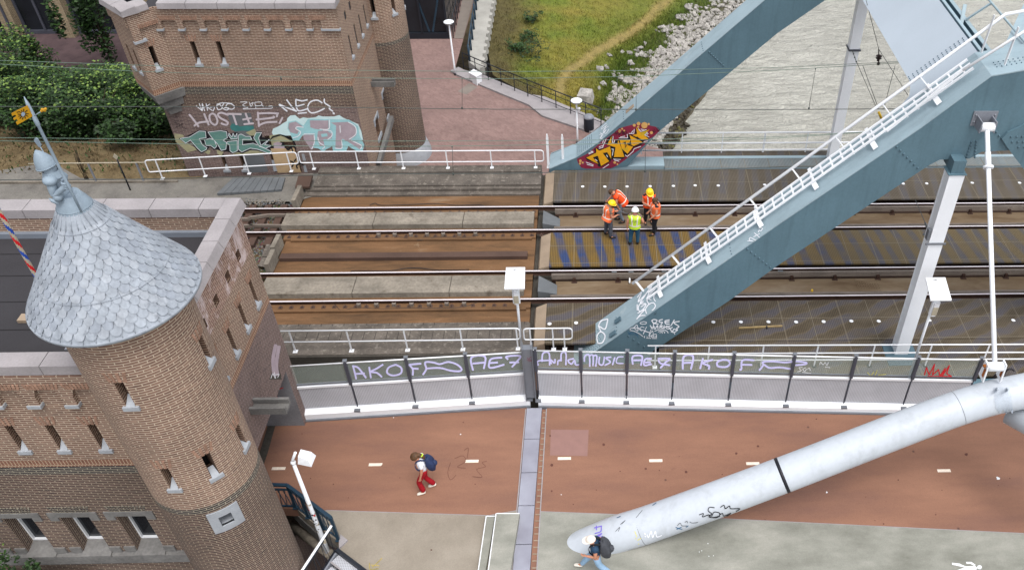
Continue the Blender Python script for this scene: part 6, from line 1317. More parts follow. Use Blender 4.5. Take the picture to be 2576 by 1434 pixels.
# two white upright bars beside the far foot
for (t, b, lab) in ((Z3(383, 1010), Z3(380, 1248), 'left'), (Z3(497, 1012), Z3(488, 1208), 'right')):
    p = at(*b, Y=30.4); q = at(*t, Y=30.4); mb = MB(); mb.bar((p.x, 30.4, p.z), (p.x, 30.4, q.z-.12), .1, .06, (0, 1, 0)); mb.hexa([(p.x-.05, 30.37, q.z-.12), (p.x+.05, 30.37, q.z-.12), (p.x+.05, 30.43, q.z-.12), (p.x-.05, 30.43, q.z-.12)], [(p.x-.02, 30.37, q.z+.06), (p.x+.02, 30.37, q.z+.06), (p.x+.02, 30.43, q.z+.06), (p.x-.02, 30.43, q.z+.06)])
    mb.box(p.x-.07, p.x+.09, 30.33, 30.47, p.z-.0, p.z+.04); tag(mb.build('guard_post', 'white_paint'), 'flat white upright post by the foot of the far end post, %s of the pair' % lab, 'post', 'white posts at the far foot')
# ---- the big white tube and its rod
t0, t1 = V((-.62, 12.62, DZ-.25)), None
tb0 = at(1470, 1387, Z=DZ+.05); 
# axis points measured on the middle of the tube, depth from its constant girth
def axp(x, y, dpt):
    r = cr*((x-CX)/CF)-cu*((y-CY)/CF)+fw; return V((0, 0, CH))+r*dpt
ax = [axp(1540, 1348, 22.91), axp(*Z11(1145, 1082), 22.75), axp(*Z12(262, 742), 22.35), axp(*Z12(1500, 268), 21.95), axp(*Z12(2023, 128), 21.8)]
A0 = ax[0]; A1 = ax[-1]; 
fit = [A0]+ax[1:]
dirn = (A1-A0).normalized(); 
lst = A1+V((1.95, .12, .28)); a_ = (ax[1]-A0).normalized(); tube_pts = [A0-V((a_.x, a_.y, a_.z*1.35))*2.6, A0]+ax[1:]+[lst, lst+V((2.2, .1, .2)), lst+V((4.6, .2, .2))]
root = empty('white_tube', (A0.x, A0.y, DZ), 'thick white steel tube slanting up from the grey footpath over the red deck', 'steel tube')
mb = MB(); sp_ = smooth_line([tuple(p) for p in tube_pts], 6); trad = [.485-.045*min(1, max(0, (V(p)-A0).length/9.5)) for p in sp_]; mb.tube(sp_, trad, 56); part(mb, 'tube', 'tube_paint', root)
def on_tube(x, y, o):
    r = (cr*((x-CX)/CF)-cu*((y-CY)/CF)+fw); best = None
    for a, b, RTU in zip(sp_, sp_[1:], trad):
        a, b = V(a), V(b); d = (b-a).normalized(); w_ = V((0, 0, CH))-a; rp = r-d*r.dot(d); wp = w_-d*w_.dot(d)
        A_, B_, C_ = rp.dot(rp), 2*rp.dot(wp), wp.dot(wp)-(RTU+o+.004)**2; D_ = B_*B_-4*A_*C_
        if D_ < 0: continue
        t = (-B_-sqrt(D_))/(2*A_); p = V((0, 0, CH))+r*t; s_ = (p-a).dot(d)/(b-a).length
        if -.02 <= s_ <= 1.02: return p
        if best is None: best = p
    return best if best is not None else V((0, 0, CH))+r*22
def ring(px, w_, mat, name, grow=.006):
    c = min(range(len(sp_)-1), key=lambda i: (V(sp_[i])-px).length); RTU = trad[c]; a, b = V(sp_[c]), V(sp_[c+1]); d = (b-a).normalized(); p = a+d*((px-a).dot(d))
    mb = MB(); mb.tube([p-d*w_/2, p+d*w_/2], RTU+grow, 56); part(mb, name, mat, root)
ring(axp(*Z12(262, 742), 22.35), .085, 'black_rubber', 'black_band'); ring(axp(*Z12(1540, 250), 21.95), .012, 'steel_grey', 'weld_seam', .002); ring(axp(*Z11(1040, 1115), 22.8), .012, 'steel_grey', 'weld_seam', .002)
def tu(nm, mat, zz, strokes, w): mb = MB(); spray(mb, zz, on_tube, strokes, w, .003); part(mb, nm, mat, root)
tu('violet_tag', 'spray_violet', Z11, [[(705, 1125), (760, 1110)], [(720, 1110), (720, 1140)], [(755, 1110), (752, 1150), (710, 1165)], [(700, 1195), (760, 1165), (715, 1205), (765, 1185)], [(715, 1230), (760, 1205), (745, 1240)], [(770, 1190), (735, 1215), (770, 1230), (785, 1250), (760, 1260), (750, 1250)]], 8)
tu('black_tag', 'spray_black', Z11, [[(1470, 1030), (1500, 1020), (1495, 1045), (1540, 1030), (1560, 1050), (1620, 1040)], [(1580, 978), (1545, 975), (1535, 1000), (1560, 1020)], [(1560, 1025), (1540, 1045), (1600, 1050), (1620, 1020), (1580, 1010), (1560, 1040)], [(1620, 1030), (1640, 1020), (1650, 1040), (1700, 1020), (1670, 1040)], [(1625, 975), (1650, 960), (1660, 985), (1690, 965), (1700, 985), (1765, 985), (1740, 1005)]], 6)
tu('thin_black_tags', 'spray_black', Z11, [[(860, 1150), (890, 1120), (880, 1150)], [(895, 1100), (930, 1070), (905, 1095)], [(1010, 1050), (1055, 995)], [(1365, 1085), (1380, 1075), (1385, 1090)], [(1400, 1080), (1420, 1090), (1460, 1085)], [(1310, 1110), (1330, 1090), (1345, 1110), (1380, 1110)]], 3)
tu('blue_tags', 'spray_blue', Z11, [[(1300, 1120), (1320, 1130), (1345, 1135)], [(1305, 1135), (1340, 1120)], [(1375, 1120), (1390, 1110)], [(870, 1050), (895, 1040)], [(1130, 960), (1155, 942)]], 5)
tu('white_tag', 'spray_white', Z11, [[(1090, 1175), (1100, 1195), (1120, 1150), (1130, 1195), (1150, 1150), (1160, 1190), (1195, 1180)], [(1070, 1165), (1078, 1172)], [(1075, 1185), (1080, 1190)]], 7)
tu('yellow_tag', 'spray_yellow', Z11, [[(1000, 1150), (1015, 1190)], [(1005, 1200), (1030, 1245)], [(1020, 1215), (1045, 1200)]], 5)
mb = MB(); spray(mb, Z12, on_tube, [[(x+.12*k, 105+k) for k in range(0, int(185-12*abs((i_ % 4)-2)), 14)] for i_, x in enumerate(range(1806, 1925, 11))], 13, .002, False); part(mb, 'repair_patch', 'tube_patch', root)
mb = MB(); bs = [axp(*Z12(1920, 280), 22.3), axp(*Z12(2250, 460), 21.6), axp(*Z12(2800, 780), 20.4)]; mb.tube(bs, .33, 32); part(mb, 'side_branch', 'tube_paint', root)
rod = empty('tie_rod', (10, 16, 3.4), 'slim white rod hanging from the bridge node down to the thick white tube', 'tie rod')
rby = axp(2500, 992, 21.85).y+.1
ra, rb = at(*ZR(780, 490), Y=NY-.3), at(*ZF(765, 300), Y=rby)
mb = MB(); mb.tube([ra, ra.lerp(rb, .28), rb], .06, 14); part(mb, 'rod', 'white_steel', rod)
mid = at(*ZR(765, 970), Y=NY-.3+(rby-NY+.3)*.24)
dn = (rb-ra).normalized(); mid = ra+dn*((mid-ra).dot(dn))
mb = MB(); mb.tube([mid-dn*.03, mid+dn*.03], .13, 18); mb.tube([mid-dn*.4, mid-dn*.03], .075, 14); part(mb, 'coupling', 'white_steel', rod)
mb = MB(); mb.tube([ra-V((.17, 0, 0)), ra+V((.17, 0, 0))], .12, 18); mb.tube([ra-V((.2, 0, 0)), ra+V((.2, 0, 0))], .04, 10); part(mb, 'eye', 'white_steel', rod)
mb = MB()
for s_ in (-.19, .19): mb.box(ra.x+s_-.015, ra.x+s_+.015, ra.y-.08, NY-.02, ra.z-.14, ra.z+.18)
mb.box(ra.x-.32, ra.x+.32, NY-.03, NY-.002, ra.z-.12, ra.z+.3)
for s_ in (-.25, .25): mb.ball((ra.x+s_, NY-.04, ra.z+.2), .03, 6); mb.ball((ra.x+s_, NY-.04, ra.z-.0), .03, 6)
part(mb, 'bracket', 'galv', rod)
mb = MB(); mb.tube([rb-V((.19, 0, 0)), rb+V((.19, 0, 0))], .12, 18); part(mb, 'eye', 'white_steel', rod)
mb = MB()
for s_ in (-.22, .22): mb.hexa([(rb.x+s_-.018, rb.y-.14, rb.z-.42), (rb.x+s_+.018, rb.y-.14, rb.z-.42), (rb.x+s_+.018, rb.y+.16, rb.z-.42), (rb.x+s_-.018, rb.y+.16, rb.z-.42)], [(rb.x+s_-.018, rb.y-.1, rb.z+.13), (rb.x+s_+.018, rb.y-.1, rb.z+.13), (rb.x+s_+.018, rb.y+.1, rb.z+.13), (rb.x+s_-.018, rb.y+.1, rb.z+.13)])
bk_ = part(mb, 'lug', 'white_steel', rod)
mb = MB()
for s_ in (-.245, .2): mb.box(rb.x+s_-.004, rb.x+s_+.004, rb.y-.09, rb.y+.0, rb.z-.3, rb.z-.02)
mb.ball((rb.x-.26, rb.y-.0, rb.z+.03), .05, 8); sub(mb, 'rust_stain', 'clear_rust', bk_)
mb = MB(); mb.tube(smooth_line([tuple(at(*ZF(*p), Y=16.4)) for p in ((740, 470), (790, 420), (830, 360), (900, 350), (920, 420), (960, 360), (1030, 340), (1080, 370))], 4), .025, 8); tag(mb.build('hose', 'black_rubber'), 'looped black hose behind the lug of the slim white rod', 'hose')
# ---- street lamps
def lamp_solar(base, top, Z_, lab):
    b = at(*base, Z=Z_); t = at(*top, Y=b.y); h = t.z-b.z; x = b.x
    r = empty('solar_lamp', (x, b.y, Z_), lab, 'street lamp', 'solar lamps beside the tracks')
    mb = MB(); mb.tube([(x, b.y, Z_), (x, b.y, t.z)], .04, 10); part(mb, 'pole', 'white_steel', r)
    mb = MB(); w_ = .3; mb.hexa([(x-w_, b.y-.36, t.z-.12), (x+w_, b.y-.36, t.z-.12), (x+w_*.95, b.y+.36, t.z+.1), (x-w_*.95, b.y+.36, t.z+.1)], [(x-w_, b.y-.36, t.z-.08), (x+w_, b.y-.36, t.z-.08), (x+w_*.95, b.y+.36, t.z+.14), (x-w_*.95, b.y+.36, t.z+.14)]); pn_ = part(mb, 'solar_panel', 'white_paint', r)
    mb = MB(); 
    for a in (.6, 1.9, 3.3, 4.4): mb.bar((x, b.y+.28, t.z+.125), (x+.09*cos(a), b.y+.28+.06*sin(a), t.z+.12), .012, .006)
    sub(mb, 'panel_mark', 'slab_grey', pn_)
    z_ = t.z-.55; mb = MB(); mb.box(x-.11, x+.11, b.y-.22, b.y-.04, z_-.35, z_+.25); ld = part(mb, 'lamp_head', 'white_paint', r)
    bm = bmesh.new(); bm.from_mesh(ld.data); bmesh.ops.bevel(bm, geom=bm.edges, offset=.05, segments=3, affect='EDGES'); bm.to_mesh(ld.data); bm.free()
    mb = MB(); mb.box(x-.075, x+.075, b.y-.232, b.y-.22, z_-.25, z_+.05); sub(mb, 'lamp_glass', 'old_white', ld)
    return r
lamp_solar((1312, 873), Z7(122, 685), 0.06, 'white solar lamp with square panel by the end of the left span')
lamp_solar(Z8(1205, 1434), Z8(1400, 765), -.1, 'white solar lamp with square panel behind the white hanger on the right')
def lamp_disc(base, top, lab, extra=False):
    b = at(*base, Z=PLZ); t = at(*top, Y=b.y)
    r = empty('street_lamp', (b.x, b.y, PLZ), lab, 'street lamp', 'disc lamps on the quay')
    mb = MB(); mb.tube([(b.x, b.y, PLZ), (b.x, b.y, PLZ+.5), (b.x, b.y, t.z)], [.06, .05, .035], 10); part(mb, 'pole', 'white_steel', r)
    mb = MB(); mb.lathe((b.x, b.y, 0), [(.04, t.z-.16), (.2, t.z-.1), (.27, t.z-.03), (.27, t.z+.01), (.2, t.z+.05), (.08, t.z+.07), (.03, t.z+.1)], 24); hd = part(mb, 'lamp_head', 'white_steel', r)
    mb = MB(); mb.lathe((b.x, b.y, 0), [(.275, t.z-.035), (.28, t.z-.02), (.275, t.z-.0)], 24, cap=False); sub(mb, 'rim', 'slab_grey', hd)
    mb = MB(); mb.tube([(b.x, b.y, PLZ), (b.x, b.y, PLZ+.12)], .075, 10); part(mb, 'foot', 'black_rubber', r)
    if extra: mb = MB(); mb.ball((b.x+.1, b.y-.06, t.z-.42), .1, 10); part(mb, 'side_globe', 'white_paint', r)
lamp_disc(Z2(1537, 560), Z2(1488, 165), 'grey disc lamp standing alone near the dark glass building'); lamp_disc((1453, 362), Z3(568, 750), 'grey disc lamp beside the black bin at the quay railing', True)
# lamp with stickers at the stairs
b = at(*ZK(850, 950), Z=-.35); t = at(*Z10(315, 650), Y=b.y); h_ = at(*Z10(410, 600), Y=b.y)
r = empty('street_lamp', tuple(b), 'white lamp post covered with stickers rising from the stairwell, with a box-shaped head', 'street lamp')
mb = MB(); mb.tube([b-V((0, 0, 2)), b, b+V((0, 0, 1.2)), (b.x, b.y, t.z)], [.075, .07, .055, .045], 14); pl_ = part(mb, 'pole', 'white_steel', r)
mb = MB(); rn = random.Random(5)
stick = [MB() for _ in range(3)]
for k in range(26):
    z = b.z+.35+rn.random()**1.2*1.25; a = rn.uniform(pi*.95, pi*2.05); rr = .0700-.012*min(1, (z-b.z)/1.2)+.004; w_ = rn.uniform(.03, .06); hh = rn.uniform(.03, .06)
    m_ = rn.choice(stick); q = []
    for s_ in (-1, 0, 1): q.append((a+s_*w_/rr*.5))
    for u, v in zip(q, q[1:]): m_.face([(b.x+cos(u)*rr, b.y+sin(u)*rr, z-hh/2), (b.x+cos(v)*rr, b.y+sin(v)*rr, z-hh/2), (b.x+cos(v)*rr, b.y+sin(v)*rr, z+hh/2), (b.x+cos(u)*rr, b.y+sin(u)*rr, z+hh/2)])
for m_, nm in zip(stick, ('black_rubber', 'old_white', 'spray_red')): sub(m_, 'stickers', nm, pl_)
mb = MB(); mb.tube([(b.x, b.y, t.z-.02), (b.x+.02, b.y, t.z+.12), (h_.x-.2, b.y, h_.z+.12)], .035, 10); mb.ball((b.x, b.y, t.z), .07, 8); part(mb, 'arm', 'white_steel', r)
mb = MB(); c = h_; mb.hexa([(c.x-.15, c.y-.17, c.z-.1), (c.x+.17, c.y-.22, c.z-.15), (c.x+.2, c.y+.12, c.z-.15), (c.x-.12, c.y+.13, c.z-.08)], [(c.x-.12, c.y-.1, c.z+.1), (c.x+.11, c.y-.17, c.z+.04), (c.x+.14, c.y+.08, c.z+.04), (c.x-.1, c.y+.1, c.z+.12)]); part(mb, 'lamp_head', 'white_paint', r)
# ---- bin, cabinet, kerb and railing of the quay
b = at(*Z3(680, 972), Z=PLZ); t = at(*Z3(682, 860), Y=b.y); mb = MB(); mb.lathe((b.x, b.y, 0), [(.24, PLZ), (.25, PLZ+.05), (.25, t.z-.12), (.23, t.z-.1)], 20)
bn = mb.build('litter_bin', 'black_paint'); tag(bn, 'black cylindrical litter bin with a pale domed lid at the quay railing', 'litter bin')
mb = MB(); mb.lathe((b.x, b.y, 0), [(.26, t.z-.12), (.26, t.z-.08), (.2, t.z+.0), (.08, t.z+.05), (.01, t.z+.06)], 20); part(mb, 'lid', 'galv', bn)
q = [at(*Z2(*p), Z=PLZ) for p in ((1650, 610), (1700, 640), (1730, 620))]; t = at(*Z2(1650, 545), Y=q[0].y)
mb = MB(); c = (q[0]+q[2])/2; h = t.z-PLZ; mb.hexa([q[0], q[1], q[2]+V((.05, 0, 0)), q[0]+(q[2]-q[1])], [p+V((0, 0, h)) for p in (q[0], q[1], q[2]+V((.05, 0, 0)), q[0]+(q[2]-q[1]))]); cb = mb.build('utility_cabinet', 'white_paint'); tag(cb, 'small white utility cabinet on the brick quay beside the railing', 'cabinet')
mb = MB(); mb.hexa([p+V((0, 0, h+.003)) for p in (q[0]+V((-.05, -.03, 0)), q[1]+V((0, -.06, 0)), q[2]+V((.1, 0, 0)), q[0]+(q[2]-q[1])+V((0, .05, 0)))], [p+V((0, 0, h+.05)) for p in (q[0]+V((-.05, -.03, 0)), q[1]+V((0, -.06, 0)), q[2]+V((.1, 0, 0)), q[0]+(q[2]-q[1])+V((0, .05, 0)))]); part(mb, 'lid', 'white_paint', cb)
mb = MB(); mb.face([at(*Z2(*p), Z=PLZ+.004) for p in ((1555, 682), (1620, 706), (1702, 650), (1640, 620))]); struct(mb.build('paving_slab', 'paving_slab'))
mb = MB(); kq = [Z2(1500, 525), Z2(1545, 555), Z2(1730, 635), Z2(2082, 780), Z3(330, 860), Z3(700, 985)]; kr = [Z2(1560, 500), Z2(1600, 520), Z2(1750, 560), Z2(2082, 700), Z3(350, 720), Z3(800, 905)]
A_ = [at(*p, Z=PLZ+.1) for p in kq]; B_ = [at(*p, Z=PLZ+.1) for p in kr]
for i in range(5): mb.hexa([A_[i]-V((0, 0, .5)), A_[i+1]-V((0, 0, .5)), B_[i+1]-V((0, 0, .5)), B_[i]-V((0, 0, .5))], [A_[i], A_[i+1], B_[i+1], B_[i]])
struct(mb.build('quay_kerb', 'stone_pale'))
def picket(nm, lab, pts, h, mat, n_post, rails=(1, .55), bal=0, z_off=0, r=.03, pw=.035):
    """a railing following ground points"""
    pts = [V(p) for p in pts]; root = empty(nm, tuple(pts[0]), lab, 'railing'); L = [0]
    for a, b in zip(pts, pts[1:]): L.append(L[-1]+(b-a).length)
    def pt(s_):
        for i in range(len(pts)-1):
            if s_ <= L[i+1]+1e-6: return pts[i].lerp(pts[i+1], (s_-L[i])/(L[i+1]-L[i]))
        return pts[-1]
    for k, q in enumerate(rails): mb = MB(); mb.tube([p+V((0, 0, h*q)) for p in pts], r if k == 0 else r*.6, 8); part(mb, 'handrail' if k == 0 else 'lower_rail', mat, root)
    for k in range(n_post+1): mb = MB(); p = pt(L[-1]*k/n_post); mb.tube([p, p+V((0, 0, h))], pw*.7, 6); part(mb, 'post', mat, root)
    if bal:
        mb = MB()
        for k in range(bal): p = pt(L[-1]*(k+.5)/bal); mb.tube([p+V((0, 0, h*.1)), p+V((0, 0, h*rails[-1]))], .009, 4)
        part(mb, 'balusters', mat, root)
    return root
g_ = [at(*p, Z=PLZ+.1) for p in (Z2(1600, 515), Z2(1805, 605), Z2(2062, 712), Z3(210, 712), Z3(480, 822), Z3(770, 935))]
picket('quay_railing', 'dark green black steel railing along the quay edge above the grass bank', g_, .95, 'black_paint', 10, (1, .72, .2))
# white wall with dark blocks leading up to the glass building, walkway beside it
zw = PLZ+.5
wl_ = [at(1178, 155, Z=zw), at(1199, 0, Z=zw)]; wr_ = [at(1207, 178, Z=zw), at(1238, 0, Z=zw)]
far_ = lambda L, k=1.6: L[1]+(L[1]-L[0])*k
q = [wl_[0], wr_[0], far_(wr_), far_(wl_)]
mb = MB(); mb.hexa([p-V((0, 0, 2.2)) for p in q], q); rw = fixn(mb.build('retaining_wall', 'wall_plaster')); tag(rw, 'white plastered retaining wall between the ramp and the grass bank', 'wall')
mb = MB()
for k in range(16):
    p = wr_[0].lerp(wr_[1], .06+.09*k); mb.hexa([p+V((-.02, -.2, -.5)), p+V((.2, -.1, -.5)), p+V((.2, .15, -.5)), p+V((-.02, .3, -.5))], [p+V((-.02, -.2, -.02)), p+V((.15, -.1, -.04)), p+V((.15, .15, -.04)), p+V((-.02, .3, -.02))])
part(mb, 'wall_stones', 'wall_plaster', rw)
q = [at(1143, 97, Z=PLZ+.03), at(1165, 97, Z=PLZ+.03), at(1191, 0, Z=PLZ+.03), at(1163, 0, Z=PLZ+.03)]; mb = MB(); mb.hexa([p-V((0, 0, .1)) for p in (q[0], q[1], q[2]+(q[2]-q[1])*1.6, q[3]+(q[3]-q[0])*1.6)], [q[0], q[1], q[2]+(q[2]-q[1])*1.6, q[3]+(q[3]-q[0])*1.6]); struct(fixn(mb.build('ramp_walk', 'paving_slab')))
e_ = (wl_[0]+V((.08, 0, 0)), far_(wl_)+V((.08, 0, 0)))
picket('ramp_railing', 'dark railing with broad posts on top of the white wall beside the ramp', e_, .95, 'navy_rail', 16, (1, .4), 0, 0, .03, .09)
picket('ramp_railing', 'thin dark railing between the ramp and the glass building', [q[0]+V((-.05, 0, 0)), q[3]+(q[3]-q[0])*1.6], 1.1, 'black_paint', 16, (1, .5), 60)
# glass building
gb0 = at(*Z2(1210, 292), Z=PLZ); gb1 = at(*Z2(1490, 295), Z=PLZ)
gbr = empty('glass_building', (gb0.x, gb0.y, PLZ), 'dark glass fronted building at the far end of the brick quay', 'building')
mb = MB(); mb.box(gb0.x-6, gb1.x, gb0.y+.1, gb0.y+14, PLZ, 6); part(mb, 'glass_front', 'dark_glass', gbr)
mb = MB(); mb.box(gb0.x-6, gb1.x+.02, gb0.y-.02, gb0.y+.1, PLZ, PLZ+.35)
part(mb, 'base_panel', 'black_paint', gbr)
for k in range(5):
    x = gb1.x-.05-1.45*k; mb = MB(); mb.box(x-.05, x+.05, gb0.y-.04, gb0.y+.1, PLZ+.35, 6); part(mb, 'mullion', 'black_paint', gbr)
mb = MB(); mb.bar((gb1.x-.9, gb0.y+.08, PLZ+.4), (gb1.x-.2, gb0.y+.08, PLZ+3), .1, .04, (0, 1, 0)); mb.bar((gb1.x-1.7, gb0.y+.08, PLZ+3), (gb1.x-1.1, gb0.y+.08, PLZ+.4), .1, .04, (0, 1, 0)); part(mb, 'braces', 'navy_rail', gbr)
# brick building with pillars at the far left
pb0 = at(*Z1(0, 275), Z=-1.95); lb = empty('modern_building', (-33, pb0.y, -1.95), 'modern building with pale brick pillars and tall dark windows in the far left corner', 'building')
edges = [Z1(60, 280), Z1(160, 283), Z1(470, 285), Z1(560, 285)]
yb0 = at(*Z1(300, 283), Z=-1.95).y
X_ = [at(*p, Y=yb0).x for p in edges]
for a, b in ((X_[0], X_[1]), (X_[2], X_[3]), (X_[0]-6.2, X_[0]-5.2), (X_[3]+4.5, X_[3]+5.5)):
    mb = MB(); mb.box(a, b, yb0, yb0+1.0, -1.96, 9); part(mb, 'pillar', 'brick_pale', lb)
for a, b in ((X_[0]-5.2, X_[0]), (X_[1], X_[2]), (X_[3], X_[3]+4.5)):
    mb = MB(); mb.box(a, b, yb0+.6, yb0+.7, -1.96, 9); w_ = part(mb, 'window', 'dark_glass', lb)
    mb = MB(); n = 2
    for k in range(n+1): x = a+.08+(b-a-.16)*k/n; mb.box(x-.06, x+.06, yb0+.52, yb0+.6, -1.95, 9)
    mb.box(a, b, yb0+.5, yb0+.6, -1.95, -1.75); mb.box(a, b, yb0+.5, yb0+.6, 2.2, 2.4); sub(mb, 'window_frame', 'steel_dark', w_)
mb = MB(); mb.box(X_[0]+.35, X_[0]+.45, yb0-.1, yb0-.005, -1.95, 9); part(mb, 'downpipe', 'steel_dark', lb)
mb = MB(); mb.box(X_[0]-8, X_[3]+6, yb0+1.0, yb0+12, -1.96, 8.9); part(mb, 'wall', 'brick_pale', lb)
# ---- fence and signal post by the path, flag pole on the near roof
fz = -.15
fa, fb_ = at(*Z1(212, 1270), Z=fz), at(*Z1(1074, 1355), Z=fz); y_ = at(*Z1(720, 1360), Z=fz).y
fe = empty('low_fence', (fa.x, y_, fz), 'low fence with one pale top rail and grey posts beside the gravel path', 'fence')
mb = MB(); mb.tube([at(*Z1(212, 1220), Y=y_), at(*Z1(1074, 1210), Y=y_)], .025, 8); part(mb, 'rail', 'old_white', fe)
for p, q in ((Z1(665, 1218), Z1(720, 1360)), (Z1(1020, 1212), Z1(1074, 1360))): a, b = at(*p, Y=y_), at(*q, Y=y_); mb = MB(); mb.bar(b, V((b.x, y_, a.z)), .06, .05, (0, 1, 0)); part(mb, 'post', 'galv', fe)
mb = MB(); mb.box(fa.x-1, -16.9, y_-.04, y_+.04, fz-.1, fz+.08); tag(mb.build('kerb', 'concrete'), 'thin pale kerb edging the gravel path under the low fence', 'kerb')
b = at(*Z1(970, 1415), Z=-.16); t = at(*Z1(872, 1165), Y=b.y); sg = empty('marker_post', tuple(b), 'thin dark post with a small white diamond plate beside the gravel path', 'marker post')
mb = MB(); mb.tube([b, (b.x, b.y, t.z)], .03, 8); part(mb, 'pole', 'black_paint', sg)
mb = MB(); mb.hexa([(b.x-.1, b.y-.03, t.z+.0), (b.x+.0, b.y-.03, t.z-.14), (b.x+.1, b.y-.03, t.z), (b.x, b.y-.03, t.z+.14)], [(b.x-.1, b.y-.01, t.z+.0), (b.x+.0, b.y-.01, t.z-.14), (b.x+.1, b.y-.01, t.z), (b.x, b.y-.01, t.z+.14)]); part(mb, 'plate', 'old_white', sg)
fpb = at(88, 690, Y=13.3); fr_ = empty('flag_pole', (fpb.x, 13.3, 6.74), 'flag pole wound with red, white and blue bands standing on the black roof', 'flag pole')
mb = MB(); 
def spiral(mb, c, r, z0, z1, pitch, ph, wd, n=10):
    pass
cols = ['red_paint', 'old_white', 'blue_paint', 'old_white']
mb = MB(); seg = 26; z0, z1 = 6.74, 10.9; nz = int((z1-z0)/.02)
for k in range(nz):
    za, zb2 = z0+(z1-z0)*k/nz, z0+(z1-z0)*(k+1)/nz
    for j in range(12):
        a0, a1 = 2*pi*j/12, 2*pi*(j+1)/12; m_ = int(((za/.62)+j/12)*4) % 4
        mb.face([(fpb.x+.04*cos(a0), 13.3+.04*sin(a0), za), (fpb.x+.04*cos(a1), 13.3+.04*sin(a1), za), (fpb.x+.04*cos(a1), 13.3+.04*sin(a1), zb2), (fpb.x+.04*cos(a0), 13.3+.04*sin(a0), zb2)], m_)
part(mb, 'pole', cols, fr_)
mb = MB(); mb.box(fpb.x-.15, fpb.x+.15, 13.15, 13.45, 6.724, 6.76); part(mb, 'foot_plate', 'galv', fr_)
# ---- the stair pit below the lamp
def zk(p, z): return at(*ZK(*p), Z=z)
mb = MB(); pp = [pit[0], pit[1], pit[2]]
kb = [zk((365, 522), DZ-.35), zk((480, 520), DZ-.35), zk((590, 640), DZ-.3), zk((1100, 1000), DZ), zk((1225, 985), DZ), zk((1100, 1110), DZ), zk((760, 880), DZ-.35)]
mb.hexa([p-V((0, 0, .45)) for p in (kb[0], kb[1], kb[2], kb[3], kb[6])], [kb[0], kb[1], kb[2], kb[3], kb[6]]);
sw = mb.build('stair_kerb', 'stone_grey'); tag(fixn(sw), 'grey concrete kerb beam under the dark railing at the stairwell', 'kerb beam')
mb = MB(); q = [zk((1100, 1000), DZ+.06), zk((1120, 900), DZ+.06), zk((1228, 985), DZ+.06), zk((1100, 1110), DZ+.06)]; mb.hexa([p-V((0, 0, .5)) for p in q], q); tag(fixn(mb.build('corner_stone', 'stone_pale')), 'pale square corner stone where the dark stair railing ends', 'corner stone')
rg = [zk((110, 505), DZ), zk((470, 515), DZ), zk((590, 625), DZ), zk((1100, 990), DZ)]
sr = empty('stair_railing', tuple(rg[1]), 'dark blue railing with slanting bars around the stairwell on the red deck', 'railing')
h = 1.02
for a, b, nb in ((rg[0], rg[1], 9), (rg[1], rg[3], 20)):
    mb = MB(); mb.bar(a+V((0, 0, h)), b+V((0, 0, h)), .09, .05); part(mb, 'handrail', 'navy_rail', sr)
    mb = MB(); mb.bar(a+V((0, 0, h-.2)), b+V((0, 0, h-.2)), .04, .05); mb.bar(a+V((0, 0, .08)), b+V((0, 0, .08)), .04, .05); part(mb, 'lower_rail', 'navy_rail', sr)
    for k in range(nb):
        s_ = (k+.5)/nb; e = .028*(1 if k % 2 else -1); mb = MB(); d = (b-a); mb.bar(a+d*(s_+e/(d.length))+V((0, 0, .1)), a+d*(s_-e*2.2/d.length)+V((0, 0, h-.2)), .014, .02, (0, 1, 0)); part(mb, 'bar', 'navy_rail', sr)
for p in (rg[0], rg[1], rg[1].lerp(rg[3], .3), rg[1].lerp(rg[3], .65), rg[3]): mb = MB(); mb.bar(p, p+V((0, 0, h)), .07, .06, (0, 1, 0)); mb.box(p.x-.08, p.x+.08, p.y-.06, p.y+.06, DZ, DZ+.03); part(mb, 'post', 'navy_rail', sr)
# pipe in the pit
mb = MB(); mb.tube([zk((415, 780), -1.6), zk((760, 1040), -1.3), zk((1000, 1220), -1.1)], .13, 16); mb.tube([zk((380, 800), -2.6), zk((540, 900), -2.6)], .5, 20); tag(mb.build('pipe', 'concrete'), 'thick grey pipe crossing the dark stairwell beside the round tower', 'pipe')
# stairs going down to the left of the footpath
st = empty('staircase', tuple(zk((1250, 1300), -.3)), 'steel staircase with mesh treads leading down beside the round tower', 'staircase')
ea, eb = zk((1100, 1175), DZ), zk((1440, 1434), DZ); ed = (eb-ea).normalized(); eb2 = ea+ed*1.9; dn_ = V((ed.y, -ed.x, 0)); 
if dn_.x > 0: dn_ = -dn_
for k in range(9):
    a = ea+ed*.03+dn_*(.02+.3*k)-V((0, 0, .02+.17*k)); b = eb2+dn_*(.02+.3*k)-V((0, 0, .02+.17*k)); c = b+dn_*.28; d = a+dn_*.28
    mb = MB(); mb.hexa([p-V((0, 0, .03)) for p in (a, b, c, d)], [a, b, c, d]); tr = part(mb, 'tread', 'perforated', st)
    mb = MB(); mb.bar(d+V((0, 0, .004)), c+V((0, 0, .004)), .04, .035); sub(mb, 'nosing', 'stone_pale', tr)
for off, nm in ((-.04, 'stringer'), (1.94, 'stringer')):
    a = ea+ed*off; mb = MB(); mb.bar(a+dn_*0+V((0, 0, -.08)), a+dn_*2.8+V((0, 0, -1.66)), .05, .26); part(mb, nm, 'galv', st)
mb = MB(); mb.bar(ea-ed*.05+V((0, 0, .06)), eb2+ed*.5+V((0, 0, .06)), .09, .14); part(mb, 'landing_edge', 'black_paint', st)
a = ea-ed*.12; hs_ = .98
mb = MB(); mb.tube([a+V((0, 0, hs_))-dn_*.12, a+dn_*3+V((0, 0, hs_-1.7))], .032, 10); part(mb, 'handrail', 'white_steel', st)
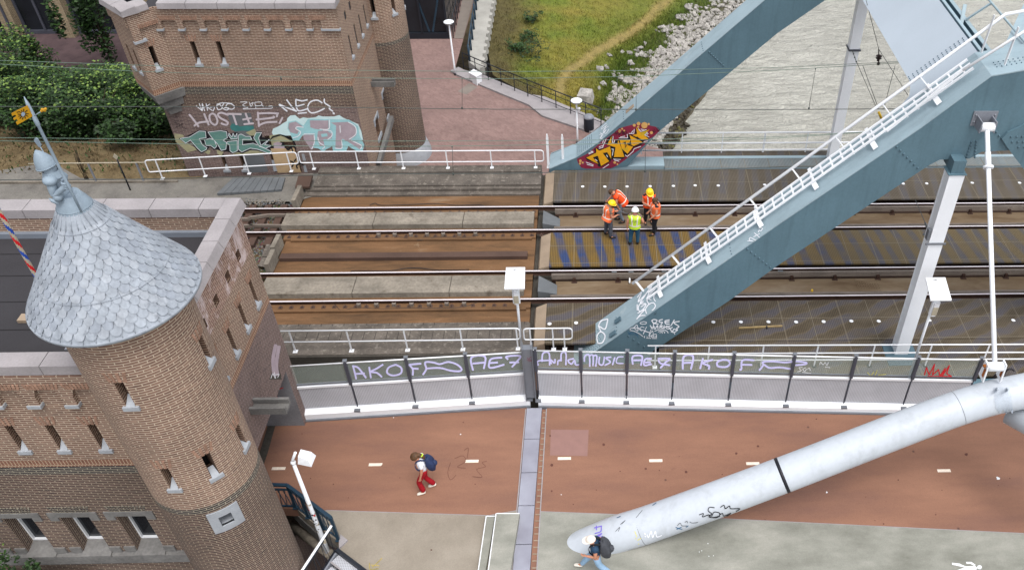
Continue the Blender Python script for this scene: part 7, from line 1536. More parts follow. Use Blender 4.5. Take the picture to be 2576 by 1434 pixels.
mb = MB(); mb.bar(a+V((0, 0, hs_-.12)), a+dn_*3+V((0, 0, hs_-1.82)), .05, .05); mb.bar(a+V((0, 0, .0)), a+dn_*3+V((0, 0, -1.7)), .05, .06); part(mb, 'rail_frame', 'black_paint', st)
for k in range(20):
    p = a+dn_*(.06+.15*k)+V((0, 0, -.56*(.06+.15*k))); mb = MB(); e = .05*(1 if k % 2 else -1); mb.bar(p+V((0, 0, .02)), p+dn_*e+V((0, 0, hs_-.14)), .014, .014); part(mb, 'bar', 'black_paint', st)
mb = MB()
for k in (1, 8): p = a+dn_*(.06+.15*k)+V((0, 0, -.56*(.06+.15*k))); mb.bar(p+V((0, 0, hs_-.25)), p+V((0, 0, hs_-.1)), .1, .04)
part(mb, 'rail_plates', 'old_white', st)
# ---- overhead line
def wires():
    T1, T2 = 26.75, 22.87
    def w_(nm, lab, Yw, zz_pts, r=.009, grp='overhead wires', mat='wire_green'):
        P = [at(*p, Y=Yw) for p in zz_pts]; P = [P[0]+(P[0]-P[1]).normalized()*12]+P+[P[-1]+(P[-1]-P[-2]).normalized()*8]
        mb = MB(); mb.tube([tuple(p) for p in P], r, 5); o = mb.build(nm, mat); tag(o, lab, 'wire', grp); return P
    w_('overhead_wire', 'thin overhead wire crossing the bushes, topmost of all', T1+.15, [Z1(0, 452), Z1(1000, 487), Z2(250, 520), Z2(1000, 528), Z3(0, 536), Z3(1000, 528), Z3(2082, 505), Z4(960, 470)])
    w_('overhead_wire', 'thin overhead wire just under the topmost one, joined to the black insulator', T1-.05, [Z1(0, 480), Z1(1000, 532), Z2(250, 575), Z2(1200, 586), Z3(0, 588), Z3(1000, 572), Z3(2082, 525), Z4(980, 480)])
    w_('contact_wire', 'contact wire over the far track, crossing the red brick quay', T1, [Z1(0, 795), Z1(2082, 797), Z2(1000, 805), Z3(0, 815), Z3(2082, 817), Z4(1100, 812)], .013, mat='wire')
    w_('overhead_wire', 'thin overhead wire over the near track, above its neighbour', T2+.1, [Z1(0, 1026), Z1(2082, 1048), Z2(1000, 1052), Z3(0, 1050), Z3(1000, 1042), Z3(2082, 1020), Z4(1000, 975)])
    w_('overhead_wire', 'thin overhead wire over the near track, below its neighbour', T2-.1, [Z1(0, 1050), Z1(2082, 1086), Z2(1000, 1092), Z3(0, 1085), Z3(1000, 1068), Z3(2082, 1030), Z4(900, 985)])
    w_('contact_wire', 'contact wire over the near track, along the foot of the white railings', T2, [Z1(0, 1340), Z1(1000, 1335), Z1(2082, 1310), Z2(1000, 1295), Z2(1900, 1292), Z3(600, 1280), Z3(1400, 1270), Z4(300, 1240), Z4(2065, 1238)], .013, mat='wire')
    for zz, a, b, Yw, lab in ((Z2, (1587, 590), (1587, 806), T1, 'over the brick quay'), (Z3, (890, 575), (890, 817), T1, 'over the pale rocks'), (Z3, (1032, 690), (1030, 817), T1, 'against the far end post'), (Z4, (515, 515), (466, 808), T1, 'over the river'), (Z2, (1513, 1095), (1521, 1296), T2, 'beside the white railing'), (Z2, (240, 575), (240, 590), T1, 'against the brick wall of the far gatehouse'), (Z3, (1100, 1068), (1098, 1275), T2, 'in front of the yellow lettering')):
        p, q = at(*zz(*a), Y=Yw), at(*zz(*b), Y=Yw); mb = MB(); mb.tube([p, q], .008, 5); mb.ball(tuple(q), .035, 6, 0, (1, 1, 1.6)); mb.ball(tuple(p), .025, 6); tag(mb.build('dropper_wire', 'wire'), 'short vertical dropper wire '+lab, 'wire', 'dropper wires')
    ins = empty('insulator', tuple(at(*ZP(705, 830), Y=T1)), 'black ribbed insulator hanging on wires above the river', 'insulator')
    I = lambda x, y: at(*ZP(x, y), Y=T1)
    mb = MB(); c = I(702, 760)
    for dz, r in ((.1, .1), (.02, .1), (-.06, .05)): mb.lathe((c.x, c.y, c.z+dz), [(.03, -.03), (r, -.01), (r, .01), (.03, .03)], 14)
    mb.tube([I(705, 640), I(705, 830)], .02, 6); mb.ball(tuple(I(700, 825)), .06, 8); part(mb, 'ribs', 'porcelain', ins)
    for a, b, lab in (((540, 0), (705, 640), 'from the top of the photograph down to the insulator'), ((712, 650), (1080, 1230), 'from the insulator down to the ladder walkway'), ((430, 830), (680, 1402), 'from the white hanger down toward the handrail'), ((500, 850), (700, 1402), 'thinner one beside the hanger wire'), ((915, 850), (770, 1402), 'leaning left above the handrail')):
        mb = MB(); mb.tube([I(*a), I(*b)], .01, 5); tag(mb.build('stay_wire', 'wire'), 'slanting stay wire '+lab, 'wire', 'stay wires')
    mb = MB(); q = [I(365, 655), I(380, 700), I(395, 745), I(415, 800), I(435, 840)]; mb.tube(q, .012, 5)
    for p in q[:4]: mb.ball(tuple(p), .03, 6)
    tag(mb.build('chain_link', 'wire'), 'short chain hanging from the clamp plate of the far white hanger', 'chain')
    q = [at(*Z4(*p), Y=T1) for p in ((985, 835), (1003, 880))]; mb = MB(); mb.tube(q, .045, 8); tag(mb.build('yellow_sleeve', 'yellow'), 'small yellow sleeve on the wires above the ladder walkway', 'sleeve')
    q = [at(*Z8(*p), Y=T2+.5) for p in ((1257, 100), (1330, 270), (1350, 330))]; mb = MB(); mb.tube(q, .012, 5); mb.tube(q[1:], .035, 6); tag(mb.build('stay_wire', 'slab_grey'), 'slanting stay wire fixed to the clamp of the near white hanger', 'wire', 'stay wires')
wires()
# ================================================================== knight statue on the cone
def skin_mesh(name, nodes, edges, mat, sub_=1):
    """nodes: {key: ((x,y,z), (rx, ry))}; grown with a Skin modifier into one continuous surface"""
    keys = list(nodes); ix = {k: i for i, k in enumerate(keys)}
    me = bpy.data.meshes.new(name); me.from_pydata([nodes[k][0] for k in keys], [(ix[a], ix[b]) for a, b in edges], [])
    o = bpy.data.objects.new(name, me); C.objects.link(o)
    m = o.modifiers.new('s', 'SKIN'); m.use_smooth_shade = True
    sv = me.skin_vertices[0].data
    for k in keys:
        r = nodes[k][1]; r = (r, r) if not isinstance(r, tuple) else r; sv[ix[k]].radius = r
    sv[0].use_root = True
    if sub_: s = o.modifiers.new('u', 'SUBSURF'); s.levels = sub_; s.render_levels = sub_
    dg = bpy.context.evaluated_depsgraph_get(); n = bpy.data.meshes.new_from_object(o.evaluated_get(dg)); n.name = name
    for p in n.polygons: p.use_smooth = True
    o.modifiers.clear(); o.data = n; bpy.data.meshes.remove(me); n.materials.clear(); n.materials.append(MATS[mat]); return o
S = lambda x, y, dy=0: at(*ZS(x, y), Y=TY+dy)
base = V((TX, TY, ZR1-.02))
kn = empty('knight_statue', tuple(base), 'blue grey metal knight with pointed helmet and lance on top of the scaled cone', 'statue')
def own(o, root): o.parent = root; o.location = -root.location; return o
cz = ZR1
mb = MB(); mb.lathe((TX, TY, 0), [(.29, cz-.08), (.29, cz-.04), (.265, cz+.04), (.235, cz+.12), (.19, cz+.2), (.165, cz+.26)], 32)
for k in range(5): mb.lathe((TX, TY, 0), [(.272-.024*k, cz+.015+.04*k), (.282-.024*k, cz+.02+.04*k), (.270-.024*k, cz+.03+.04*k)], 32, cap=False)
part(mb, 'skirt', 'statue', kn)
P = lambda x, y, dy=0: tuple(S(x, y, dy))
body = {'pel': (tuple(V((TX, TY, cz+.2))), (.15, .13)), 'waist': (P(590, 1150, 0), (.13, .11)), 'chest': (P(545, 1010, 0), (.17, .13)), 'neck': (P(490, 905, 0), (.10, .09)), 'head': (P(450, 850, 0), (.115, .115)), 'top': (P(405, 790, 0), (.09, .09)),
        'sr': (P(465, 990, -.14), (.085, .085)), 'er': (P(520, 1190, -.2), (.062, .062)), 'wr': (P(640, 1080, -.2), (.045, .045)), 'hr': (P(675, 1030, -.18), (.05, .04)), 'sl': (P(590, 960, .14), (.07, .07)), 'el': (P(640, 1110, .2), (.055, .055)), 'wl': (P(690, 1060, .1), (.045, .045))}
own(skin_mesh('armoured_body', body, [('pel', 'waist'), ('waist', 'chest'), ('chest', 'neck'), ('neck', 'head'), ('head', 'top'), ('chest', 'sr'), ('sr', 'er'), ('er', 'wr'), ('wr', 'hr'), ('chest', 'sl'), ('sl', 'el'), ('el', 'wl')], 'statue', 2), kn)
hc = V(P(430, 815, 0)); ht = V(P(312, 688, 0)); 
mb = MB(); ax_ = (ht-hc).normalized(); L_ = (ht-hc).length
pr0 = [(.0, .155), (.02, .16), (.05, .15), (.12, .135), (.19, .1), (.25, .06), (.30, .012)]
mb.tube([hc+V((-.01, 0, -.04))+ax_*0+V((-.18, 0, .95)).normalized()*s for s, r in pr0], [r for s, r in pr0], 24)
hl = part(mb, 'helmet', 'statue', kn); mb = MB(); dq = V((-.18, 0, .95)).normalized(); c0 = hc+V((-.01, 0, -.04)); mb.tube([c0+dq*0.0, c0+dq*.02], .168, 24); sub(mb, 'helmet_rim', 'statue', hl)
mb = MB(); c = V(P(470, 1010, -.15)); mb.ball(tuple(c), .115, 14, 0, (1.0, .9, .75)); mb.ball(P(600, 960, .14), .1, 12, 0, (1, .9, .7)); part(mb, 'shoulder_plates', 'statue', kn)
mb = MB(); mb.lathe(P(490, 915, 0), [(.165, -.06), (.14, .0), (.12, .05)], 20, cap=False); part(mb, 'gorget', 'statue', kn)
# gauntlet with five fingers round the lance
hb = V(P(655, 1050, -.16)); mb = MB()
for k in range(4):
    p = hb+V((.0, 0, .05-.03*k)); mb.tube([p+V((-.05, -.02, .0)), p+V((.0, -.07, .0)), p+V((.05, -.06, -.005)), p+V((.065, -.02, -.01))], [.018, .017, .015, .012], 7)
mb.tube([hb+V((-.05, .0, .06)), hb+V((-.02, .04, .08)), hb+V((.03, .05, .07))], [.019, .017, .014], 7); mb.ball(P(560, 1200, -.2), .075, 10); part(mb, 'gauntlet', 'statue', kn)
la = at(*ZS(835, 1375), Y=TY-.3); lb_ = at(*ZS(168, 40), Y=TY-.02)
mb = MB(); ld_ = (lb_-la).normalized(); m1 = la.lerp(lb_, .76); m2 = la.lerp(lb_, .80); mb.tube([la, la.lerp(lb_, .3), m1, m1+ld_*.01, m2+ld_*.03, lb_-ld_*.12, lb_], [.018, .024, .024, .034, .034, .026, .004], 10); ln = part(mb, 'lance', 'statue', kn)
mb = MB(); yq = TY-.1; fl4 = [at(*ZS(*p), Y=yq) for p in ((205, 145), (265, 270), (90, 368), (75, 335), (100, 322), (85, 300), (55, 315), (45, 290), (80, 275), (70, 250), (35, 265), (22, 235))]
mb.hexa(fl4, [p+V((0, .012, 0)) for p in fl4]); pn = sub(mb, 'pennant', 'gold', ln)
pn.location = V((0, 0, 0))
# pierced emblem of the pennant: dark openwork round a pale spread-winged centre
mb = MB(); spray(mb, ZS, lambda x, y, o: at(x, y, Y=yq-.003-o), [[(150, 235), (110, 215), (85, 225)], [(140, 250), (100, 245)], [(140, 260), (105, 270)], [(145, 268), (120, 295)], [(160, 275), (150, 305)], [(175, 265), (185, 295)], [(185, 255), (215, 270)], [(180, 240), (220, 240)], [(175, 225), (205, 200)], [(160, 215), (165, 185)], [(150, 222), (135, 200)]], 9, .001, False); sub(mb, 'emblem', 'void', ln)
mb = MB(); fill(mb, ZS, lambda x, y, o: at(x, y, Y=yq-.006-o), [[(150, 220), (175, 222), (185, 245), (165, 275), (140, 262), (138, 235)]], .002); sub(mb, 'emblem_heart', 'statue', ln)
mb = MB(); a, b = at(*ZS(290, 262), Y=yq), at(*ZS(365, 215), Y=yq); mb.tube([a, b], .008, 6); sub(mb, 'side_spike', 'statue', ln)
mb = MB()
for p in ((372, 208), (390, 198), (405, 190), (418, 183), (380, 190), (408, 202)): mb.ball(tuple(at(*ZS(*p), Y=yq)), .022, 7)
sub(mb, 'gold_tip', 'gold', ln)
mb = MB(); q = [at(*ZS(*p), Y=TY+.3) for p in ((300, 520), (325, 530), (365, 600), (358, 632), (335, 620), (288, 560), (285, 535))]; mb.hexa(q, [p+V((0, .02, 0)) for p in q]); mb.tube([at(*ZS(360, 625), Y=TY+.3), at(*ZS(430, 740), Y=TY+.25)], .009, 6); part(mb, 'shoulder_blade', 'statue', kn)
mb = MB(); a, b = at(*ZS(455, 1212), Y=TY-.25), at(*ZS(565, 1280), Y=TY-.25); mb.tube([a, a.lerp(b, .4), b], [.005, .035, .02], 8); part(mb, 'elbow_guard', 'statue', kn)
# ================================================================== people
def fingers(nd, ed, pre, wrist, hand, side, curl=.6, s=1.0):
    """palm and five bent fingers: hand is the direction the hand points to"""
    w_ = V(wrist); h = V(hand).normalized(); sd = V(side).normalized(); sd = (sd-h*sd.dot(h)).normalized(); nrm = h.cross(sd)
    pm = w_+h*.05*s; nd[pre+'palm'] = (tuple(pm), (.026*s, .03*s)); ed.append((pre+'wr', pre+'palm'))
    for i, (o, L) in enumerate(((-.028, .07), (-.010, .08), (.009, .076), (.027, .062))):
        b = pm+h*.035*s+sd*o*s; m = b+h*L*.5*s+nrm*.01; t = m+h*L*.42*s*(1-curl*.5)+nrm*(.045*curl)*s
        nd[f'{pre}f{i}a'] = (tuple(b), .0098*s); nd[f'{pre}f{i}b'] = (tuple(m), .009*s); nd[f'{pre}f{i}c'] = (tuple(t), .0075*s)
        ed += [(pre+'palm', f'{pre}f{i}a'), (f'{pre}f{i}a', f'{pre}f{i}b'), (f'{pre}f{i}b', f'{pre}f{i}c')]
    t1 = pm-sd*.038*s+nrm*.006; t2 = t1+h*.035*s-sd*.012*s+nrm*.02*s
    nd[pre+'t1'] = (tuple(t1), .0105*s); nd[pre+'t2'] = (tuple(t2), .0085*s); ed += [(pre+'palm', pre+'t1'), (pre+'t1', pre+'t2')]
def person(lab, foot, face, J, top=None, vest=None, vest_mat=None, legs='grey_cloth', shoes='boot', hair=None, helmet=None, cap=None, pack=None, sleeve_mat='black_cloth', grp=None, h=1.0, tail=False, flare=1.0, stick=False, phone=None, long_sleeve=False, sock=False, text=False, B=1.0):
    """J: joints in the person's own frame (x forward, y to their left, z up); face: heading angle"""
    root = empty('person', tuple(foot), lab, 'person', grp); Rz = Matrix.Rotation(face, 3, 'Z'); F0_ = V(foot)
    D = dict(pel=(0, 0, .95), waist=(0, 0, 1.08), chest=(0, 0, 1.33), neck=(.0, 0, 1.49), head=(.02, 0, 1.60), crown=(.01, 0, 1.68),
             sl=(0, .18, 1.42), el=(-.03, .23, 1.14), wl=(.04, .24, .89), sr=(0, -.18, 1.42), er=(-.03, -.23, 1.14), wr=(.04, -.24, .89),
             hl=(0, .09, .92), kl=(.03, .11, .5), al=(-.02, .12, .09), tl=(.15, .13, .035), hr=(0, -.09, .92), kr=(.03, -.11, .5), ar=(-.02, -.12, .09), tr=(.15, -.13, .035))
    D.update(J); wd = B; W_ = {k: F0_+Rz@V((p[0]*h, p[1]*h*(1+(wd-1)*.5), p[2]*h)) for k, p in D.items()}; Q = lambda k: tuple(W_[k])
    def mk(name, R, E, mat, lv=1, extra=None):
        nd = {k: (Q(k), (tuple(q*B for q in r) if isinstance(r, tuple) else r*(B if k not in ('neck', 'al', 'ar', 'tl', 'tr', 'head', 'crown') else 1))) for k, r in R.items()}
        if extra: nd.update(extra[0]); E = E+extra[1]
        o = skin_mesh(name, nd, E, mat, lv); o.parent = root; o.location = -root.location; return o
    ex, ee = {}, []
    hd = lambda a, b: (W_[b]-W_[a]).normalized()
    for s_, e_, w_, pre in (('sl', 'el', 'wl', 'L'), ('sr', 'er', 'wr', 'R')):
        ex[pre+'wr'] = (Q(w_), .026); ee.append((w_, pre+'wr'))
    fwd = Rz@V((1, 0, 0)); lf = Rz@V((0, 1, 0))
    for w_, e_, pre, sgn in (('wl', 'el', 'L', 1), ('wr', 'er', 'R', -1)):
        ex[pre+'wr'] = (tuple(W_[w_]+hd(e_, w_)*.02), .025)
        fingers(ex, ee, pre, W_[w_]+hd(e_, w_)*.02, hd(e_, w_), fwd, .7)
    body = mk('body', dict(pel=(.15, .12), waist=(.13, .11), chest=(.16, .115), neck=.06, head=(.082, .088), crown=(.075, .08), sl=.062, el=.042, wl=.03, sr=.062, er=.042, wr=.03, hl=.085, kl=.06, al=.036, tl=.018, hr=.085, kr=.06, ar=.036, tr=.018),
        [('pel', 'waist'), ('waist', 'chest'), ('chest', 'neck'), ('neck', 'head'), ('head', 'crown'), ('chest', 'sl'), ('sl', 'el'), ('el', 'wl'), ('chest', 'sr'), ('sr', 'er'), ('er', 'wr'), ('pel', 'hl'), ('hl', 'kl'), ('kl', 'al'), ('al', 'tl'), ('pel', 'hr'), ('hr', 'kr'), ('kr', 'ar'), ('ar', 'tr')], 'skin', 1, (ex, ee))
    # face: nose, brows and ears in the head's own frame
    up = (W_['crown']-W_['neck']).normalized(); look = (fwd-up*fwd.dot(up)).normalized() if 'look' not in J else (Rz@V(J['look'])).normalized(); sd = up.cross(look)
    hc = W_['head']; mb = MB()
    mb.tube([hc+look*.085+up*.02, hc+look*.112-up*.012, hc+look*.088-up*.02], [.009, .014, .01], 6)
    for s_ in (-1, 1): mb.ball(tuple(hc+sd*s_*.085+up*.0), .02, 8, 0, (1, 1, 1.3))
    part(mb, 'nose_and_ears', 'skin', root)
    mb = MB()
    for s_ in (-1, 1): mb.ball(tuple(hc+look*.082+sd*s_*.03+up*.022), .009, 6)
    mb.bar(hc+look*.088-up*.045-sd*.02, hc+look*.088-up*.045+sd*.02, .006, .006); part(mb, 'eyes_and_mouth', 'hair_brown', root)
    # trousers
    fl_ = flare
    mk('trousers', dict(pel=(.165, .135), waist=(.15, .125), hl=(.105, .105), kl=.078, al=.064*fl_, hr=(.105, .105), kr=.078, ar=.064*fl_), [('waist', 'pel'), ('pel', 'hl'), ('hl', 'kl'), ('kl', 'al'), ('pel', 'hr'), ('hr', 'kr'), ('kr', 'ar')], legs, 1)
    # shirt with short sleeves
    sh = {}
    for s_, e_ in (('sl', 'el'), ('sr', 'er')): sh[s_+'m'] = (tuple(W_[s_].lerp(W_[e_], .55)), .066*B)
    mk('shirt', dict(pel=(.16, .13), waist=(.15, .125), chest=(.18, .13), neck=.072, sl=.078, sr=.078), [('waist', 'pel'), ('waist', 'chest'), ('chest', 'neck'), ('chest', 'sl'), ('chest', 'sr'), ('sl', 'slm'), ('sr', 'srm')], sleeve_mat, 1, (sh, []))
    if vest:
        axv = lambda a, b, t: W_[a].lerp(W_[b], t)
        rg = [(axv('pel', 'waist', -.55), .195, .16), (axv('pel', 'waist', .2), .19, .158), (W_['waist'], .182, .15), (axv('waist', 'chest', .6), .2, .158), (W_['chest'], .215, .162), (axv('chest', 'neck', .45), .225, .15), (axv('chest', 'neck', .75), .19, .125), (axv('chest', 'neck', .98), .1, .1)]
        mb = MB(); n = 24; i0 = 0
        for q, (c, rx, ry) in enumerate(rg):
            a_ = (rg[min(q+1, len(rg)-1)][0]-rg[max(q-1, 0)][0]).normalized(); b_ = a_.cross(lf).normalized()
            for k in range(n): a = 2*pi*k/n; mb.v.append(c+lf*cos(a)*rx*B+b_*sin(a)*ry*B)
        for q in range(len(rg)-1):
            for k in range(n): mb.idx((q*n+k, q*n+(k+1) % n, (q+1)*n+(k+1) % n, (q+1)*n+k), 0, None, True)
        vm = part(mb, 'safety_vest', vest, root)
        # reflective bands wrapped on the vest surface
        dg = vm.data; bms = bmesh.new(); bms.from_mesh(dg)
        from mathutils.bvhtree import BVHTree
        bt = BVHTree.FromBMesh(bms)
        def wrap(pa, pb, n, wd, mbb):
            pts = []
            for k in range(n+1):
                q = pa.lerp(pb, k/n); loc = bt.find_nearest(q); 
                if loc[0] is not None: pts.append((loc[0], loc[1]))
            return pts
        ax = (W_['chest']-W_['pel']).normalized(); bk = ax.cross(lf).normalized(); 
        for t_, wd in ((.22, .05),):
            mb = MB(); c = W_['pel'].lerp(W_['chest'], t_); ring_ = []
            for k in range(24):
                a = 2*pi*k/24; dirv = (bk*cos(a)+(ax.cross(bk))*sin(a)); hit = bt.ray_cast(c+dirv*.6, -dirv)
                if hit[0] is not None: ring_.append((hit[0]+dirv*.008, dirv))
            for (p, d1), (q, d2) in zip(ring_, ring_[1:]+ring_[:1]): mb.face([p-ax*wd/2, q-ax*wd/2, q+ax*wd/2, p+ax*wd/2])
            sub(mb, 'waist_band', 'reflective', vm)
        for s_ in (-1, 1):
            mb = MB(); sdv = ax.cross(bk)
            for fb in (1, -1):
                pts = []
                for k in range(9):
                    c = W_['pel'].lerp(W_['chest'], .25+k/8*1.3)+sdv*s_*(.085+.02*k/8); dirv = bk*fb; hit = bt.ray_cast(c+dirv*.6, -dirv)
                    if hit[0] is not None: pts.append(hit[0]+dirv*.008)
                for p, q in zip(pts, pts[1:]): mb.face([p-sdv*.024, q-sdv*.024, q+sdv*.024, p+sdv*.024])
            sub(mb, 'shoulder_band', 'reflective', vm)
        if text:
            mb = MB()
            for k in range(3):
                c = W_['chest']-ax*(.0+.035*k); dirv = -fwd; sdv = ax.cross(bk)
                for j in range(6):
                    q = c+sdv*(-.075+.03*j); hit = bt.ray_cast(q+dirv*.6, -dirv)
                    if hit[0] is not None and (j+k) % 3: p = hit[0]+dirv*.009; mb.face([p-sdv*.01-ax*.008, p+sdv*.01-ax*.008, p+sdv*.01+ax*.008, p-sdv*.01+ax*.008])
            sub(mb, 'back_lettering', 'slab_grey', vm)
        bms.free()
    # shoes
    for a, t in (('al', 'tl'), ('ar', 'tr')):
        A, T = W_[a], W_[t]; d = (T-A).normalized(); n = {}
        nd = {'a': (tuple(A+V((0, 0, .09 if shoes == 'boot' else .0))), .058 if shoes == 'boot' else .045), 'b': (tuple(A+V((0, 0, -.035))-d*.03), (.052, .045)), 'c': (tuple(T), (.05, .038)), 'd': (tuple(T+d*.07), (.038, .03))}
        o = skin_mesh('shoe', nd, [('a', 'b'), ('b', 'c'), ('c', 'd')], shoes, 1); o.parent = root; o.location = -root.location
    cc = hc.lerp(W_['crown'], .55)
    def cap_of(name, mat, r, k0, brim=0, brim_dir=None, off=V((0, 0, 0)), ridge=False):
        mb = MB(); c = cc+off
        M_ = Matrix((look, sd, up)).transposed()
        def P_(a, ph, rr=1): return c+M_@V((r*1.12*cos(a)*sin(ph)*rr, r*cos(a+0)*0+r*sin(a)*sin(ph)*rr, r*1.0*cos(ph)*rr))
        n, m = 18, 7
        for i in range(m):
            p0, p1 = k0*i/m, k0*(i+1)/m
            for j in range(n):
                a0, a1 = 2*pi*j/n, 2*pi*(j+1)/n; mb.face([P_(a0, p1), P_(a1, p1), P_(a1, p0), P_(a0, p0)], 0, None, True)
        if brim:
            for j in range(n):
                a0, a1 = 2*pi*j/n, 2*pi*(j+1)/n; f = lambda a: 1.04+brim*max(0, cos(a))**2
                q = [P_(a0, k0), P_(a1, k0), P_(a1, k0, f(a1)), P_(a0, k0, f(a0))]; mb.face(q)
        if ridge:
            for k in (-1, 0, 1): mb.tube([P_(0, .9)+sd*k*.035+up*.004, P_(0, .0)+sd*k*.035*.9+up*.006, P_(pi, .9)+sd*k*.035+up*.004], .008, 6)
        return part(mb, name, mat, root)
    if helmet: cap_of('helmet', helmet, .138, pi*.52, .35, ridge=True)
    if helmet == 'white_helmet':
        mb = MB(); mb.ball(tuple(cc+up*.118), .045, 8, 0, (1, .6, .5)); part(mb, 'helmet_badge', 'black_rubber', root)
    if cap: cap_of('cap', cap, .112, pi*.5, .75)
    if hair: cap_of('hair', hair, .102+(.012 if tail else 0), pi*.62, 0, off=-look*.012)
    if tail:
        nd = {'a': (tuple(cc-look*.07+up*.02), .07), 'b': (tuple(cc-look*.14-up*.06), .062), 'c': (tuple(cc-look*.18-up*.18), .055), 'd': (tuple(cc-look*.19-up*.3), .038), 'e': (tuple(cc-look*.17-up*.38), .015)}
        o = skin_mesh('ponytail', nd, [('a', 'b'), ('b', 'c'), ('c', 'd'), ('d', 'e')], hair, 1); o.parent = root; o.location = -root.location
        mb = MB(); p = cc-look*.17-up*.09; mb.tube([p+up*.012, p-up*.012], .056, 10); part(mb, 'hair_band', 'lime_vest', root)
    if pack:
        mt, sz = pack; ax = (W_['chest']-W_['waist']).normalized(); bd = -(fwd-ax*fwd.dot(ax)).normalized(); c = W_['chest']+bd*(.14+sz*.10)-ax*.1
        mb = MB(); sdv = ax.cross(bd); n, m = 14, 8; rr = []
        for i in range(m+1):
            t = i/m; zz = -.27+.54*t; q = sin(pi*(.1+.8*t))**.5; dp = .12*q*(1.0 if t < .55 else 1-.45*(t-.55)/.45); wdt = .165*q
            for j in range(n):
                a = 2*pi*j/n; ca, sa = cos(a), sin(a); ca = math.copysign(abs(ca)**.6, ca); sa = math.copysign(abs(sa)**.6, sa); rr.append(c+ax*zz*sz*1.0+bd*ca*dp*sz+sdv*sa*wdt*sz)
        i0 = len(mb.v); mb.v += rr
        for i in range(m):
            for j in range(n): mb.idx((i0+i*n+j, i0+i*n+(j+1) % n, i0+(i+1)*n+(j+1) % n, i0+(i+1)*n+j), 0, None, True)
        mb.idx([i0+j for j in range(n)][::-1]); mb.idx([i0+m*n+j for j in range(n)])
        mb.tube([c+ax*.27*sz+sdv*.03, c+ax*.32*sz+bd*.02, c+ax*.27*sz-sdv*.03], .012, 6)
        pk = part(mb, 'backpack', mt, root)
        mb = MB(); mb.ball(tuple(c+bd*.1*sz-ax*.06), .085*sz, 10, 0, (1, 1, 1.1)); mb.tube([c+bd*.11*sz+sdv*.1, c+bd*.125*sz+ax*.12, c+bd*.11*sz-sdv*.1], .006, 5); sub(mb, 'front_pocket', mt, pk)
        for s_ in (-1, 1):
            mb = MB(); pts = [c+ax*.2*sz+sdv*s_*.08, W_['chest']+ax*.2+sdv*s_*.10+bd*.03, W_['chest']+ax*.11+sdv*s_*.125-bd*.095, W_['chest']-ax*.08+sdv*s_*.14-bd*.11, W_['waist']+sdv*s_*.16-bd*.02+ax*.05]
            pts = [V(p) for p in smooth_line([tuple(p) for p in pts], 4)]
            for p, q in zip(pts, pts[1:]): mb.bar(p, q, .045, .012, sdv.cross((q-p)))
            sub(mb, 'strap', 'black_cloth' if mt != 'navy_pack' else mt, pk)
    return root, W_
A_ = lambda x, y, z=0: at(x, y, Z=z)
ZW = zm(1900, 600, 7.169)
def ft(a, b, z=.02): p, q = at(*ZW(*a), Z=z), at(*ZW(*b), Z=z); return (p+q)/2
f1 = ft((285, 1165), (525, 1155)); f1.z = .02
person('person in orange vest and yellow helmet on the left, seen from behind', f1, rad(28), dict(pel=(-.06, 0, .95), chest=(.02, 0, 1.32), neck=(.07, 0, 1.46), head=(.13, -.02, 1.56), crown=(.15, -.03, 1.64), wr=(.26, -.16, 1.06), er=(.0, -.25, 1.1), wl=(.32, .12, 1.08), el=(.04, .24, 1.12), al=(-.04, .16, .09), tl=(.12, .18, .035), ar=(.02, -.14, .09), tr=(.17, -.17, .035), kl=(.0, .14, .5), kr=(.03, -.12, .5)), vest='orange_vest_pale', legs='grey_cloth', helmet='yellow_helmet', hair='hair_brown', sleeve_mat='taupe_cloth', grp='workers on the tracks', B=1.15, h=.93)
f2_ = ft((630, 815), (770, 815), -.3); f2_.z = -.28
_, w2 = person('person in orange vest bending over with a thin stick, bareheaded, second from left', f2_, rad(180), dict(pel=(-.08, 0, .98), waist=(-.02, 0, 1.1), chest=(.16, 0, 1.3), neck=(.30, 0, 1.42), head=(.40, 0, 1.46), crown=(.46, 0, 1.50), sl=(.18, .18, 1.36), el=(.22, .26, 1.08), wl=(.12, .22, .84), sr=(.2, -.18, 1.38), er=(.38, -.22, 1.12), wr=(.52, -.16, 1.0), kl=(.1, .13, .52), al=(-.1, .12, .09), tl=(.06, .14, .035), kr=(.12, -.1, .52), ar=(.08, -.1, .09), tr=(.24, -.12, .035)), vest='orange_vest', legs='light_grey_cloth', hair='hair_brown', grp='workers on the tracks', B=1.15, h=.93)
mb = MB(); a, b = at(*ZW(465, 490), Y=f2_.y-.3), at(*ZW(850, 632), Y=f2_.y-.3); mb.tube([a, b], .012, 6); tag(mb.build('measuring_stick', 'galv'), 'thin pale stick held by the person who is bending over', 'stick')
f3 = at(*ZW(1320, 850), Z=-.28)+V((-.0, .0, 0)); f3.z = -.28
person('person in orange vest and yellow helmet at the back, facing the camera', f3, rad(-75), dict(pel=(0, 0, .96), head=(.06, 0, 1.58), crown=(.08, 0, 1.66), er=(.02, -.26, 1.14), wr=(.24, -.06, 1.06), el=(.0, .24, 1.14), wl=(.24, .06, 1.02)), vest='orange_vest', legs='black_cloth', helmet='yellow_helmet', hair='hair_brown', grp='workers on the tracks', B=1.15, h=.93)
f4 = ft((1440, 1150), (1500, 1010), .02); f4.z = .02
